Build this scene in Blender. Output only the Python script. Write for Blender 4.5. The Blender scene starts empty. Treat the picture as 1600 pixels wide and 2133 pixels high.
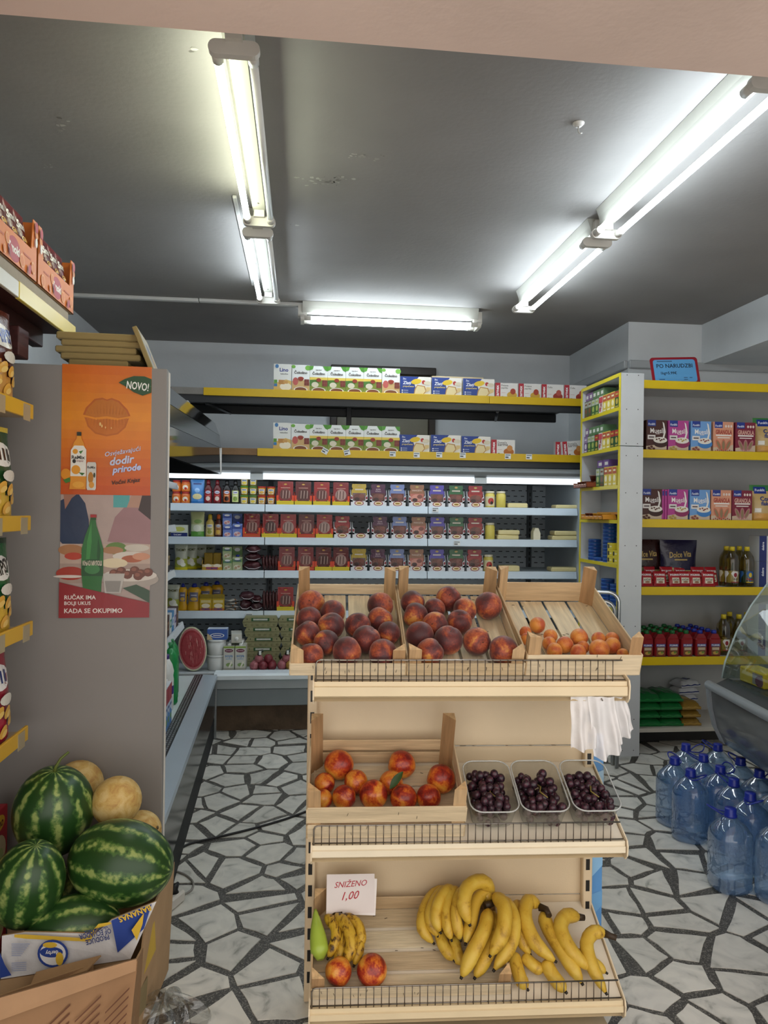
import bpy, math, random
import numpy as np
from mathutils import Vector, Matrix

# ------------------------------------------------------------------ camera, world, exposure
sc = bpy.context.scene
COL = sc.collection
FPX, YAW, ROLL, EYE = 1560.0, math.radians(6.3), math.radians(0.75), 1.5
cd = bpy.data.cameras.new('camera')
cam = bpy.data.objects.new('camera', cd)
COL.objects.link(cam)
cd.sensor_fit = 'HORIZONTAL'
cd.sensor_width = 36.0
cd.lens = 36.0 * FPX / 1600.0
cd.clip_start = 0.05
FW = Vector((math.sin(YAW), math.cos(YAW), 0))
RT = Vector((math.cos(YAW), -math.sin(YAW), 0))
UP = Vector((0, 0, 1))
_x = RT * math.cos(ROLL) + UP * math.sin(ROLL)
_y = -RT * math.sin(ROLL) + UP * math.cos(ROLL)
cam.matrix_world = Matrix(((_x.x, _y.x, -FW.x, 0), (_x.y, _y.y, -FW.y, 0), (_x.z, _y.z, -FW.z, EYE), (0, 0, 0, 1)))
sc.camera = cam

world = bpy.data.worlds.new('daylight')
sc.world = world
world.use_nodes = True
WB = world.node_tree.nodes['Background']
WB.inputs[0].default_value = (1.0, 0.955, 0.90, 1)
WB.inputs[1].default_value = 1.6
TUBE_POWER = 27.0

vs = sc.view_settings
vs.view_transform = 'Standard'
vs.look = 'None'
vs.gamma = 1.0
vs.use_curve_mapping = False
vs.exposure = 0.24

# ------------------------------------------------------------------ helpers
def ray(px, py):
    u, v = (px - 800) / FPX, (1067 - py) / FPX
    return FW + (u * math.cos(ROLL) - v * math.sin(ROLL)) * RT + (u * math.sin(ROLL) + v * math.cos(ROLL)) * UP
EYEP = Vector((0, 0, EYE))
def at(px, py, X=None, Y=None, Z=None):
    """point of the place seen at a pixel of the photograph, on the plane X=, Y= or Z="""
    d = ray(px, py)
    t = X / d.x if X is not None else Y / d.y if Y is not None else (Z - EYE) / d.z
    return EYEP + t * d

def hexc(h, a=1.0):
    if not isinstance(h, str):
        return tuple(h) if len(h) == 4 else (*h, 1.0)
    h = h.lstrip('#')
    c = [int(h[i:i + 2], 16) / 255 for i in (0, 2, 4)]
    return (*[x / 12.92 if x <= 0.04045 else ((x + 0.055) / 1.055) ** 2.4 for x in c], a)

_HC = {}
def hc(h):
    if isinstance(h, str):
        if h not in _HC:
            _HC[h] = hexc(h)
        return _HC[h]
    return hexc(h)

MATS = {}
def mat(name, rough=0.5, metal=0.0, noise=0.0, nscale=20.0, bump=0.0, bscale=60.0, spec=0.5, stretch=None, coat=0.0, trans=0.0, ior=1.45, alpha=1.0, sheen=0.0, detail=4.0):
    """procedural material whose base colour is the printed colour stored on the faces"""
    if name in MATS:
        return MATS[name]
    m = bpy.data.materials.new(name)
    m.use_nodes = True
    nt = m.node_tree
    b = nt.nodes['Principled BSDF']
    a = nt.nodes.new('ShaderNodeAttribute')
    a.attribute_name = 'Col'
    out = a.outputs['Color']
    tc = nt.nodes.new('ShaderNodeTexCoord')
    src = tc.outputs['Object']
    if stretch:
        mp = nt.nodes.new('ShaderNodeMapping')
        mp.inputs['Scale'].default_value = stretch
        nt.links.new(src, mp.inputs['Vector'])
        src = mp.outputs['Vector']
    if noise > 0:
        n = nt.nodes.new('ShaderNodeTexNoise')
        n.inputs['Scale'].default_value = nscale
        n.inputs['Detail'].default_value = detail
        nt.links.new(src, n.inputs['Vector'])
        mr = nt.nodes.new('ShaderNodeMapRange')
        mr.inputs['From Min'].default_value = 0.25
        mr.inputs['From Max'].default_value = 0.75
        mr.inputs['To Min'].default_value = 1 - noise
        mr.inputs['To Max'].default_value = 1 + noise * 0.4
        nt.links.new(n.outputs['Fac'], mr.inputs['Value'])
        mx = nt.nodes.new('ShaderNodeVectorMath')
        mx.operation = 'SCALE'
        nt.links.new(out, mx.inputs[0])
        nt.links.new(mr.outputs['Result'], mx.inputs['Scale'])
        out = mx.outputs['Vector']
    nt.links.new(out, b.inputs['Base Color'])
    if bump > 0:
        n2 = nt.nodes.new('ShaderNodeTexNoise')
        n2.inputs['Scale'].default_value = bscale
        nt.links.new(src, n2.inputs['Vector'])
        bp = nt.nodes.new('ShaderNodeBump')
        bp.inputs['Strength'].default_value = bump
        bp.inputs['Distance'].default_value = 0.01
        nt.links.new(n2.outputs['Fac'], bp.inputs['Height'])
        nt.links.new(bp.outputs['Normal'], b.inputs['Normal'])
    b.inputs['Roughness'].default_value = rough
    b.inputs['Metallic'].default_value = metal
    b.inputs['Specular IOR Level'].default_value = spec
    b.inputs['Coat Weight'].default_value = coat
    b.inputs['Transmission Weight'].default_value = trans
    b.inputs['IOR'].default_value = ior
    b.inputs['Alpha'].default_value = alpha
    b.inputs['Sheen Weight'].default_value = sheen
    MATS[name] = m
    return m

CARD = mat('printed_card', 0.45, noise=0.05, nscale=8)
FOIL = mat('printed_foil', 0.24, bump=0.25, bscale=35, noise=0.05, nscale=15)
PLASTIC = mat('coloured_plastic', 0.3, noise=0.04, nscale=12)
PAINT = mat('painted_metal', 0.38, noise=0.07, nscale=6, bump=0.03, bscale=200)
PLASTER = mat('wall_plaster', 0.85, noise=0.12, nscale=2.2, bump=0.09, bscale=45, detail=8)
WOODX = mat('poplar_wood_along', 0.65, noise=0.28, nscale=6, stretch=(1.2, 14, 14), bump=0.15, bscale=14, detail=6)
WOODY = mat('poplar_wood_across', 0.65, noise=0.28, nscale=6, stretch=(14, 1.2, 14), bump=0.15, bscale=14, detail=6)
WOODZ = mat('poplar_wood_upright', 0.65, noise=0.34, nscale=6, stretch=(14, 14, 1.2), bump=0.15, bscale=14, detail=6)
STEEL = mat('brushed_steel', 0.28, metal=1.0, noise=0.15, nscale=5, stretch=(1, 1, 20))
MIRROR = mat('mirror_steel', 0.07, metal=1.0, noise=0.05, nscale=4)
WIRE = mat('plated_wire', 0.3, metal=0.9, noise=0.35, nscale=30)
PAPER = mat('paper_print', 0.55, noise=0.04, nscale=12)
GLOSSPAPER = mat('poster_print', 0.32, noise=0.10, nscale=14, bump=0.05, bscale=40)
KRAFT = mat('corrugated_cardboard', 0.75, noise=0.14, nscale=10, bump=0.1, bscale=80)
RUBBER = mat('rubber_sheath', 0.5, noise=0.1, nscale=20)
CHEESE = mat('wrapped_cheese', 0.28, noise=0.08, nscale=20, bump=0.12, bscale=50)
MEAT = mat('vacuum_meat', 0.2, noise=0.4, nscale=45, bump=0.4, bscale=45)

def fix_rot(o):
    return o

class MB:
    """collects faces with a colour each; build() makes ONE mesh object"""
    def __init__(s):
        s.V, s.F, s.C, s.S, s.T = [], [], [], [], None
        s.MI, s.mi = [], 0
    def v(s, p):
        s.V.append(tuple(p) if s.T is None else tuple(s.T @ Vector(p)))
        return len(s.V) - 1
    def f(s, idx, col, smooth=False):
        s.F.append(tuple(idx)); s.C.append(hc(col)); s.S.append(smooth); s.MI.append(s.mi)
    def face(s, pts, col, smooth=False):
        s.f([s.v(p) for p in pts], col, smooth)
    def box(s, x0, x1, y0, y1, z0, z1, col, b=0.0, cols=None):
        """box, chamfered by b; cols may override per side: 'F','B','L','R','T','D'"""
        cols = cols or {}
        g = lambda k: cols.get(k, col)
        b = min(b, (x1 - x0) * .45, (y1 - y0) * .45, (z1 - z0) * .45)
        if b <= 0:
            i = [s.v(p) for p in ((x0, y0, z0), (x1, y0, z0), (x1, y1, z0), (x0, y1, z0), (x0, y0, z1), (x1, y0, z1), (x1, y1, z1), (x0, y1, z1))]
            s.f((i[0], i[1], i[5], i[4]), g('F')); s.f((i[2], i[3], i[7], i[6]), g('B'))
            s.f((i[3], i[0], i[4], i[7]), g('L')); s.f((i[1], i[2], i[6], i[5]), g('R'))
            s.f((i[4], i[5], i[6], i[7]), g('T')); s.f((i[3], i[2], i[1], i[0]), g('D'))
            return
        X, Y, Z = (x0, x1), (y0, y1), (z0, z1)
        sg = (1, -1)
        id = {}
        for i in (0, 1):
            for j in (0, 1):
                for k in (0, 1):
                    p = (X[i], Y[j], Z[k]); q = (X[i] + sg[i] * b, Y[j] + sg[j] * b, Z[k] + sg[k] * b)
                    id[i, j, k, 0] = s.v((p[0], q[1], q[2])); id[i, j, k, 1] = s.v((q[0], p[1], q[2])); id[i, j, k, 2] = s.v((q[0], q[1], p[2]))
        for a, lo, hi in ((0, 'L', 'R'), (1, 'F', 'B'), (2, 'D', 'T')):
            for e in (0, 1):
                o = [x for x in (0, 1, 2) if x != a]
                q = []
                for (m, n) in ((0, 0), (1, 0), (1, 1), (0, 1)):
                    t = [0, 0, 0]; t[a] = e; t[o[0]] = m; t[o[1]] = n
                    q.append(id[t[0], t[1], t[2], a])
                if (e == 0) ^ (a == 1):
                    q.reverse()
                s.f(q, g((lo, hi)[e]))
        for a in (0, 1, 2):
            o = [x for x in (0, 1, 2) if x != a]
            for m in (0, 1):
                for n in (0, 1):
                    t0 = [0, 0, 0]; t0[o[0]] = m; t0[o[1]] = n; t1 = list(t0); t1[a] = 1
                    q = [id[(*t0, o[0])], id[(*t1, o[0])], id[(*t1, o[1])], id[(*t0, o[1])]]
                    if (m ^ n) ^ (a == 1) ^ 0:
                        q.reverse()
                    s.f(q, col)
        for i in (0, 1):
            for j in (0, 1):
                for k in (0, 1):
                    q = [id[i, j, k, 0], id[i, j, k, 1], id[i, j, k, 2]]
                    if (i + j + k) % 2 == 0:
                        q.reverse()
                    s.f(q, col)
    def prism(s, poly, a, b, axis, col, endcol=None, smooth=False):
        """poly of 2-D points extruded from a to b along axis ('x': (y,z) points, 'y': (x,z), 'z': (x,y))"""
        def P(p, t):
            return (t, p[0], p[1]) if axis == 'x' else (p[0], t, p[1]) if axis == 'y' else (p[0], p[1], t)
        n = len(poly)
        i0 = [s.v(P(p, a)) for p in poly]; i1 = [s.v(P(p, b)) for p in poly]
        for k in range(n):
            c = col[k] if isinstance(col, list) else col
            s.f((i0[k], i0[(k + 1) % n], i1[(k + 1) % n], i1[k]), c, smooth)
        e = endcol or (col[0] if isinstance(col, list) else col)
        s.f(i0[::-1], e); s.f(i1, e)
    def lathe(s, prof, col, n=20, c=(0, 0, 0), sx=1.0, sy=1.0, close=True, smooth=True, sq=0.0):
        """profile [(r,z)] or [(r,z,colour)] turned round the z axis; sq>0 squares the section"""
        rings = []
        for p in prof:
            r = []
            for k in range(n):
                a = 2 * math.pi * k / n
                ca, sa = math.cos(a), math.sin(a)
                m = 1.0
                if sq:
                    m = 1 / ((abs(ca) ** (2 + sq * 6) + abs(sa) ** (2 + sq * 6)) ** (1 / (2 + sq * 6)))
                r.append(s.v((c[0] + p[0] * sx * ca * m, c[1] + p[0] * sy * sa * m, c[2] + p[1])))
            rings.append(r)
        for j in range(len(prof) - 1):
            cc = prof[j][2] if len(prof[j]) > 2 else col
            for k in range(n):
                s.f((rings[j][k], rings[j][(k + 1) % n], rings[j + 1][(k + 1) % n], rings[j + 1][k]), cc, smooth)
        if close:
            if prof[0][0] > 1e-5:
                s.f(rings[0][::-1], prof[0][2] if len(prof[0]) > 2 else col)
            if prof[-1][0] > 1e-5:
                s.f(rings[-1], prof[-2][2] if len(prof[-2]) > 2 else col)
    def ball(s, c, r, col, n=14, m=9, fn=None):
        """ellipsoid with radii r; fn(theta, phi) scales the radius"""
        r = (r, r, r) if not hasattr(r, '__len__') else r
        top = s.v((c[0], c[1], c[2] + r[2] * (fn(0, 0) if fn else 1)))
        rows = []
        for j in range(1, m):
            t = math.pi * j / m
            row = []
            for k in range(n):
                a = 2 * math.pi * k / n
                q = fn(t, a) if fn else 1
                row.append(s.v((c[0] + r[0] * q * math.sin(t) * math.cos(a), c[1] + r[1] * q * math.sin(t) * math.sin(a), c[2] + r[2] * q * math.cos(t))))
            rows.append(row)
        bot = s.v((c[0], c[1], c[2] - r[2] * (fn(math.pi, 0) if fn else 1)))
        for k in range(n):
            s.f((top, rows[0][k], rows[0][(k + 1) % n]), col, True)
            s.f((bot, rows[-1][(k + 1) % n], rows[-1][k]), col, True)
            for j in range(m - 2):
                s.f((rows[j][k], rows[j + 1][k], rows[j + 1][(k + 1) % n], rows[j][(k + 1) % n]), col, True)
    def tube(s, path, r, col, n=8, cap=True, smooth=True):
        """tube along points; r a number or one per point; col one colour or one per point"""
        P = [Vector(p) for p in path]
        R = r if hasattr(r, '__len__') else [r] * len(P)
        up = None
        rings = []
        for i, p in enumerate(P):
            d = (P[min(i + 1, len(P) - 1)] - P[max(i - 1, 0)]).normalized()
            if up is None:
                up = d.orthogonal().normalized()
            up = (up - d * up.dot(d))
            up = up.normalized() if up.length > 1e-6 else d.orthogonal().normalized()
            w = d.cross(up)
            rings.append([s.v(p + R[i] * (math.cos(2 * math.pi * k / n) * up + math.sin(2 * math.pi * k / n) * w)) for k in range(n)])
        for i in range(len(P) - 1):
            c = col[i] if isinstance(col, list) else col
            for k in range(n):
                s.f((rings[i][k], rings[i][(k + 1) % n], rings[i + 1][(k + 1) % n], rings[i + 1][k]), c, smooth)
        if cap:
            s.f(rings[0][::-1], col[0] if isinstance(col, list) else col)
            s.f(rings[-1], col[-1] if isinstance(col, list) else col)
    def grid(s, fn, nu, nv, col, smooth=True, two=False):
        """surface fn(u,v) for u,v in 0..1; col a colour or fn(u,v)"""
        I = [[s.v(fn(i / nu, j / nv)) for i in range(nu + 1)] for j in range(nv + 1)]
        for j in range(nv):
            for i in range(nu):
                c = col((i + .5) / nu, (j + .5) / nv) if callable(col) else col
                s.f((I[j][i], I[j][i + 1], I[j + 1][i + 1], I[j + 1][i]), c, smooth)
    def mesh(s, name):
        me = bpy.data.meshes.new(name)
        me.from_pydata(s.V, [], s.F)
        n = np.array([len(f) for f in s.F], dtype=np.int32)
        c = np.repeat(np.array(s.C, dtype=np.float32).reshape(-1, 4), n, axis=0)
        a = me.color_attributes.new('Col', 'FLOAT_COLOR', 'CORNER')
        a.data.foreach_set('color', c.ravel())
        me.polygons.foreach_set('use_smooth', np.array(s.S, dtype=bool))
        if any(s.MI):
            me.polygons.foreach_set('material_index', np.array(s.MI, dtype=np.int32))
        me.update()
        return me
    def build(s, name, m, parent=None, loc=None, rot=None, **tags):
        me = s.mesh(name)
        for x in (m if isinstance(m, (list, tuple)) else [m]):
            me.materials.append(x)
        return link(name, me, parent, loc, rot, **tags)

def tag(o, label=None, category=None, group=None, kind=None):
    for k, v in (('label', label), ('category', category), ('group', group), ('kind', kind)):
        if v:
            o[k] = v
    return o

def link(name, me, parent=None, loc=None, rot=None, **tags):
    o = bpy.data.objects.new(name, me)
    COL.objects.link(o)
    if parent is not None:
        o.parent = parent
    if loc is not None:
        o.location = loc
    if rot is not None:
        o.rotation_euler = rot if hasattr(rot, '__len__') else (0, 0, rot)
    return tag(o, **tags)

def empty(name, loc=(0, 0, 0), rot=0.0, **tags):
    o = link(name, None, None, loc, rot, **tags)
    o.empty_display_size = 0.05
    return o

# ---- lettering: outlines of the built-in font, triangulated and printed on a surface
_TXT = {}
def glyphs(txt, bold=0.0, shear=0.0):
    k = (txt, bold, shear)
    if k not in _TXT:
        c = bpy.data.curves.new('lettering', 'FONT')
        c.body = txt; c.resolution_u = 2; c.offset = bold; c.shear = shear
        c.align_x = 'CENTER'
        o = bpy.data.objects.new('lettering', c)
        me = o.to_mesh()
        V = [(v.co.x, v.co.y) for v in me.vertices]
        F = [tuple(p.vertices) for p in me.polygons]
        o.to_mesh_clear()
        bpy.data.objects.remove(o); bpy.data.curves.remove(c)
        if V:
            x0, x1 = min(p[0] for p in V), max(p[0] for p in V)
            y0, y1 = min(p[1] for p in V), max(p[1] for p in V)
            mx, my = (x0 + x1) / 2, (y0 + y1) / 2
            V = [(p[0] - mx, p[1] - my) for p in V]
            _TXT[k] = (V, F, x1 - x0, y1 - y0)
        else:
            _TXT[k] = ([], [], 1, 1)
    return _TXT[k]

class Pan:
    """a printed face: u to the right, v up, in metres; surf(u, v, off) gives the point on it"""
    def __init__(s, mb, w, h, surf, step=0.00025):
        s.mb, s.w, s.h, s.surf, s.k, s.step = mb, w, h, surf, 1, step
        s.curved = False
    def nx(s):
        s.k += 1
        return s.k * s.step
    def _p(s, x, y, o):
        return s.surf(x * s.w, y * s.h, o)
    def rect(s, x0, y0, x1, y1, col):
        o = s.nx()
        n = 6 if s.curved else 1
        m = s.mb
        for i in range(n):
            for j in range(n if s.curved else 1):
                a, b = x0 + (x1 - x0) * i / n, x0 + (x1 - x0) * (i + 1) / n
                c, d = (y0 + (y1 - y0) * j / n, y0 + (y1 - y0) * (j + 1) / n) if s.curved else (y0, y1)
                m.face([s._p(a, c, o), s._p(b, c, o), s._p(b, d, o), s._p(a, d, o)], col)
    def poly(s, pts, col):
        o = s.nx()
        s.mb.face([s._p(x, y, o) for x, y in pts], col)
    def ell(s, cx, cy, rx, ry, col, n=20, rot=0.0, fn=None):
        o = s.nx()
        ca, sa = math.cos(rot), math.sin(rot)
        asp = s.h / s.w
        def P(r, k):
            a = 2 * math.pi * k / n
            q = r * (fn(a) if fn else 1)
            x, y = rx * q * math.cos(a), ry * q * math.sin(a)
            return s._p(cx + x * ca - y * sa * asp, cy + (x * sa / asp + y * ca), o)
        if not s.curved:
            s.mb.face([P(1, k) for k in range(n)], col)
        else:
            for r0, r1 in ((0, .5), (.5, 1)):
                for k in range(n):
                    if r0 == 0:
                        s.mb.face([s._p(cx, cy, o), P(r1, k), P(r1, k + 1)], col)
                    else:
                        s.mb.face([P(r0, k), P(r1, k), P(r1, k + 1), P(r0, k + 1)], col)
    def text(s, t, cx, cy, hgt, col, maxw=0.94, bold=0.02, shear=0.0, rot=0.0, al='c', cap=None):
        V, F, w, h = glyphs(t, bold, shear)
        if not V:
            return
        sc_ = hgt * s.h / h
        if w * sc_ > maxw * s.w:
            sx_ = maxw * s.w / w
        else:
            sx_ = sc_
        o = s.nx()
        ca, sa = math.cos(rot), math.sin(rot)
        ox = cx * s.w + (w * sx_ / 2 if al == 'l' else -w * sx_ / 2 if al == 'r' else 0)
        oy = cy * s.h
        idx = []
        for x, y in V:
            X, Y = x * sx_, y * sc_
            idx.append(s.mb.v(s.surf(ox + X * ca - Y * sa, oy + X * sa + Y * ca, o)))
        for f in F:
            s.mb.f([idx[i] for i in f], col)

def front(mb, x0, y, z0, w, h, ny=-1):
    """printed face of a box that looks to -y (or +y)"""
    if ny < 0:
        return Pan(mb, w, h, lambda u, v, o: (x0 + u, y - o, z0 + v))
    return Pan(mb, w, h, lambda u, v, o: (x0 + w - u, y + o, z0 + v))

ORD = ['first', 'second', 'third', 'fourth', 'fifth', 'sixth', 'seventh', 'eighth', 'ninth', 'tenth', 'eleventh', 'twelfth', 'thirteenth', 'fourteenth', 'fifteenth', 'sixteenth']

PROTO = {}
def put(key, maker, name, loc, label, category, group=None, rot=0.0, scale=None):
    """a thing from a prototype: maker() -> [(part name or None for the body, mesh builder, material)]; later calls copy it"""
    if key not in PROTO:
        PROTO[key] = []
        for pn, mb, m in maker():
            me = mb.mesh(name if pn is None else pn)
            for x in (m if isinstance(m, (list, tuple)) else [m]):
                me.materials.append(x)
            PROTO[key].append((pn, me))
    parts = PROTO[key]
    if parts[0][0] is None:
        root = link(name, parts[0][1], None, loc, rot, label=label, category=category, group=group)
        rest = parts[1:]
    else:
        root = empty(name, loc, rot, label=label, category=category, group=group)
        rest = parts
    if scale:
        root.scale = scale
    for pn, me in rest:
        link(pn, me, root)
    return root
# ------------------------------------------------------------------ the room
XL, YB, XR, ZC = -1.68, 6.62, 4.2, 2.95
YF = -.3
def shell(name, x0, x1, y0, y1, z0, z1, col, m=PLASTER, **k):
    b = MB(); b.box(x0, x1, y0, y1, z0, z1, col)
    return b.build(name, m, kind='structure', **k)
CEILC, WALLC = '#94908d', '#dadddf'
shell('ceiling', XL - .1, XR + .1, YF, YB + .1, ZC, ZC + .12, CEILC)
shell('wall_left', XL - .12, XL, YF, YB + .1, 0, ZC, WALLC)
shell('wall_back', XL, 2.42, YB, YB + .12, 0, ZC, WALLC)
shell('wall_right', 2.42, 2.56, 5.38, YB + .1, 0, ZC, '#d4d7d8')
shell('wall_alcove', 2.56, XR, 5.38, 5.5, 0, ZC, '#d4d7d8')
shell('wall_side', XR, XR + .12, YF, 5.5, 0, ZC, WALLC)
shell('ceiling_lowered', 3.0, XR, 1.8, 5.38, 2.65, ZC, '#d4d7d8')
shell('ceiling_soffit', XL, XR, YF, 1.79, 2.62, ZC, '#ecd2c4')
b = MB(); b.box(2.42, XR, 5.35, 5.379, 2.6, 2.66, '#b3b6b7', .006); b.box(2.39, 2.419, 5.38, 6.61, 2.6, 2.66, '#b3b6b7', .006)
b.build('trim_1', PAINT, kind='structure')

# floor: dark terrazzo bed with pieces of pale marble laid in it
def terrazzo():
    m = bpy.data.materials.new('dark_terrazzo'); m.use_nodes = True
    nt = m.node_tree; p = nt.nodes['Principled BSDF']
    tc = nt.nodes.new('ShaderNodeTexCoord')
    vo = nt.nodes.new('ShaderNodeTexVoronoi'); vo.inputs['Scale'].default_value = 260
    nt.links.new(tc.outputs['Object'], vo.inputs['Vector'])
    r = nt.nodes.new('ShaderNodeValToRGB')
    e = r.color_ramp.elements
    e[0].position, e[0].color = 0.0, hexc('#3b3935')
    e[1].position, e[1].color = 1.0, hexc('#3b3935')
    x = r.color_ramp.elements.new(.55); x.color = hexc('#45433f')
    x = r.color_ramp.elements.new(.86); x.color = hexc('#86827b')
    nt.links.new(vo.outputs['Color'], r.inputs['Fac'])
    nt.links.new(r.outputs['Color'], p.inputs['Base Color'])
    p.inputs['Roughness'].default_value = .45
    return m
def marble():
    m = bpy.data.materials.new('pale_marble'); m.use_nodes = True
    nt = m.node_tree; p = nt.nodes['Principled BSDF']
    tc = nt.nodes.new('ShaderNodeTexCoord'); ob = nt.nodes.new('ShaderNodeObjectInfo')
    ad = nt.nodes.new('ShaderNodeVectorMath'); ad.operation = 'ADD'
    cb = nt.nodes.new('ShaderNodeVectorMath'); cb.operation = 'SCALE'; cb.inputs[0].default_value = (7, 13, 5)
    nt.links.new(ob.outputs['Random'], cb.inputs['Scale'])
    nt.links.new(tc.outputs['Object'], ad.inputs[0]); nt.links.new(cb.outputs['Vector'], ad.inputs[1])
    n = nt.nodes.new('ShaderNodeTexNoise'); n.inputs['Scale'].default_value = 9; n.inputs['Detail'].default_value = 8; n.inputs['Distortion'].default_value = 1.6
    nt.links.new(ad.outputs['Vector'], n.inputs['Vector'])
    r = nt.nodes.new('ShaderNodeValToRGB'); e = r.color_ramp.elements
    e[0].position, e[0].color = .27, hexc('#98988f')
    e[1].position, e[1].color = .60, hexc('#dedbd2')
    x = r.color_ramp.elements.new(.40); x.color = hexc('#cdcbc3')
    nt.links.new(n.outputs['Fac'], r.inputs['Fac'])
    mr = nt.nodes.new('ShaderNodeMapRange'); mr.inputs['To Min'].default_value = .84; mr.inputs['To Max'].default_value = 1.06
    nt.links.new(ob.outputs['Random'], mr.inputs['Value'])
    sc2 = nt.nodes.new('ShaderNodeVectorMath'); sc2.operation = 'SCALE'
    nt.links.new(r.outputs['Color'], sc2.inputs[0]); nt.links.new(mr.outputs['Result'], sc2.inputs['Scale'])
    nt.links.new(sc2.outputs['Vector'], p.inputs['Base Color'])
    p.inputs['Roughness'].default_value = .33
    return m
fb = MB(); fb.box(XL - .1, XR + .1, YF, YB + .1, -.1, -.0015, '#444444')
floor = fb.build('floor', terrazzo(), kind='structure')
MARBLE = marble()
rnd = random.Random(11)
def clip(poly, n, d):
    out = []
    for i, p in enumerate(poly):
        q = poly[(i + 1) % len(poly)]
        a, c = p[0] * n[0] + p[1] * n[1] - d, q[0] * n[0] + q[1] * n[1] - d
        if a <= 0:
            out.append(p)
        if (a < 0 < c) or (c < 0 < a):
            t = a / (a - c); out.append((p[0] + (q[0] - p[0]) * t, p[1] + (q[1] - p[1]) * t))
    return out
def area(p):
    return abs(sum(p[i][0] * p[(i + 1) % len(p)][1] - p[(i + 1) % len(p)][0] * p[i][1] for i in range(len(p)))) / 2
seeds = []
x0f, x1f, y0f, y1f = XL, 3.4, 1.3, 5.3
gx, gy = .185, .165
for j in range(int((y1f - y0f) / gy) + 1):
    for i in range(int((x1f - x0f) / gx) + 1):
        if rnd.random() < .03:
            continue
        seeds.append((x0f + (i + .5 * (j % 2)) * gx + rnd.uniform(-.095, .095), y0f + j * gy + rnd.uniform(-.083, .083)))
SA = np.array(seeds)
stones = []
for k, s0 in enumerate(seeds):
    d2 = ((SA - SA[k]) ** 2).sum(1)
    poly = [(s0[0] - .3, s0[1] - .3), (s0[0] + .3, s0[1] - .3), (s0[0] + .3, s0[1] + .3), (s0[0] - .3, s0[1] + .3)]
    w = rnd.uniform(.008, .0145)
    for q in np.argsort(d2)[1:16]:
        dx, dy = SA[q] - SA[k]
        L = math.hypot(dx, dy); n = (dx / L, dy / L)
        if L > .5:
            break
        a = rnd.uniform(-.13, .13)
        poly = clip(poly, n, (n[0] * (s0[0] + SA[q][0]) + n[1] * (s0[1] + SA[q][1])) / 2 - w * rnd.uniform(.55, 1.5))
        if len(poly) < 3:
            break
    if len(poly) < 3:
        continue
    pp = []
    for i, p in enumerate(poly):
        q = poly[(i + 1) % len(poly)]
        if math.hypot(p[0] - q[0], p[1] - q[1]) > .045 or len(poly) - i + len(pp) <= 4:
            pp.append(p)
    poly = pp
    if len(poly) < 3 or area(poly) < .0014:
        continue
    out = []
    for i, p in enumerate(poly):
        q = poly[(i + 1) % len(poly)]
        L = math.hypot(p[0] - q[0], p[1] - q[1])
        out.append((p[0] + rnd.uniform(-.003, .003), p[1] + rnd.uniform(-.003, .003)))
        if L > .06 and rnd.random() < .75:
            nn = ((q[1] - p[1]) / L, -(q[0] - p[0]) / L)
            for t in ((.35, .7) if L > .11 else (.5,)):
                o_ = rnd.uniform(-.0055, .002)
                out.append((p[0] + (q[0] - p[0]) * t + nn[0] * o_, p[1] + (q[1] - p[1]) * t + nn[1] * o_))
    stones.append(out)
def cenf(p):
    return sum(a for a, _ in p) / len(p), sum(c for _, c in p) / len(p)
def seen(p):
    cx, cy = cenf(p)
    v = Vector((cx, cy, 0)) - EYEP
    z = v.dot(FW); px = 800 + FPX * v.dot(RT) / z; py = 1067 + FPX * EYE / z
    if not (270 < px < 1640 and py < 2170):
        return 9
    if 660 < px < 1215 or (cx < -.5) or (px > 1500 and py < 1640) or cy > 5.15 or (cx > 2.1 and cy > 4.2):
        return 8
    return cy / 10
stones.sort(key=seen)
rest = MB()
def stone(b, p, cx, cy):
    top = [b.v((x - cx, y - cy, .0015)) for x, y in p]; bot = [b.v((x - cx, y - cy, -.012)) for x, y in p]
    b.f(top, '#cccccc')
    for i in range(len(p)):
        j = (i + 1) % len(p)
        b.f((bot[i], bot[j], top[j], top[i]), '#cccccc')
for i, p in enumerate(stones):
    cx, cy = cenf(p)
    if i < 300:
        b = MB(); stone(b, p, cx, cy)
        b.build('paving_stone', MARBLE, floor, (cx, cy, 0))
    else:
        stone(rest, p, 0, 0)
rest.build('paving_stones_beyond', MARBLE, floor, kind='stuff')

# back door behind the rack, ceiling duct, hook
b = MB()
dx0, dx1, dz = .24, 1.17, 2.78
door = MB(); door.box(dx0 + .06, dx1 - .06, 6.575, 6.61, 0, dz - .06, '#76715f', .004)
d1 = door.build('door_1', PAINT, kind='structure')
b.box(dx0, dx0 + .06, 6.54, 6.615, 0, dz, '#332a24', .006); b.box(dx1 - .06, dx1, 6.54, 6.615, 0, dz, '#332a24', .006)
b.box(dx0, dx1, 6.53, 6.615, dz - .07, dz, '#332a24', .006)
b.build('door_frame', PAINT, d1)
q0 = at(140, 631, Z=2.935); q1 = at(640, 652, Z=2.935)
b = MB(); b.box(XL + .005, -.72, 5.24, 5.28, 2.925, 2.949, '#d8d6d2', .004); b.box(-.715, .0, 5.235, 5.275, 2.925, 2.949, '#d8d6d2', .004)
b.box(-.25, -.19, 4.84, 5.24, 2.925, 2.949, '#d8d6d2', .004); b.box(-.335, -.315, 3.5, 4.85, 2.935, 2.949, '#cfcdc9', .003)
b.build('cable_duct', PLASTIC, label='thin white cable duct running along the ceiling to the tube lamps', category='cable duct')
p = at(1205, 262, Z=2.94)
b = MB(); b.lathe([(.0, -.004), (.012, -.004), (.022, .006), (.022, .0095)], '#d6d2cc', 14); b.tube([(0, 0, -.004), (0, 0, -.022), (.006, 0, -.03), (.014, 0, -.026)], .003, '#b9b5af', 6)
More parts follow.
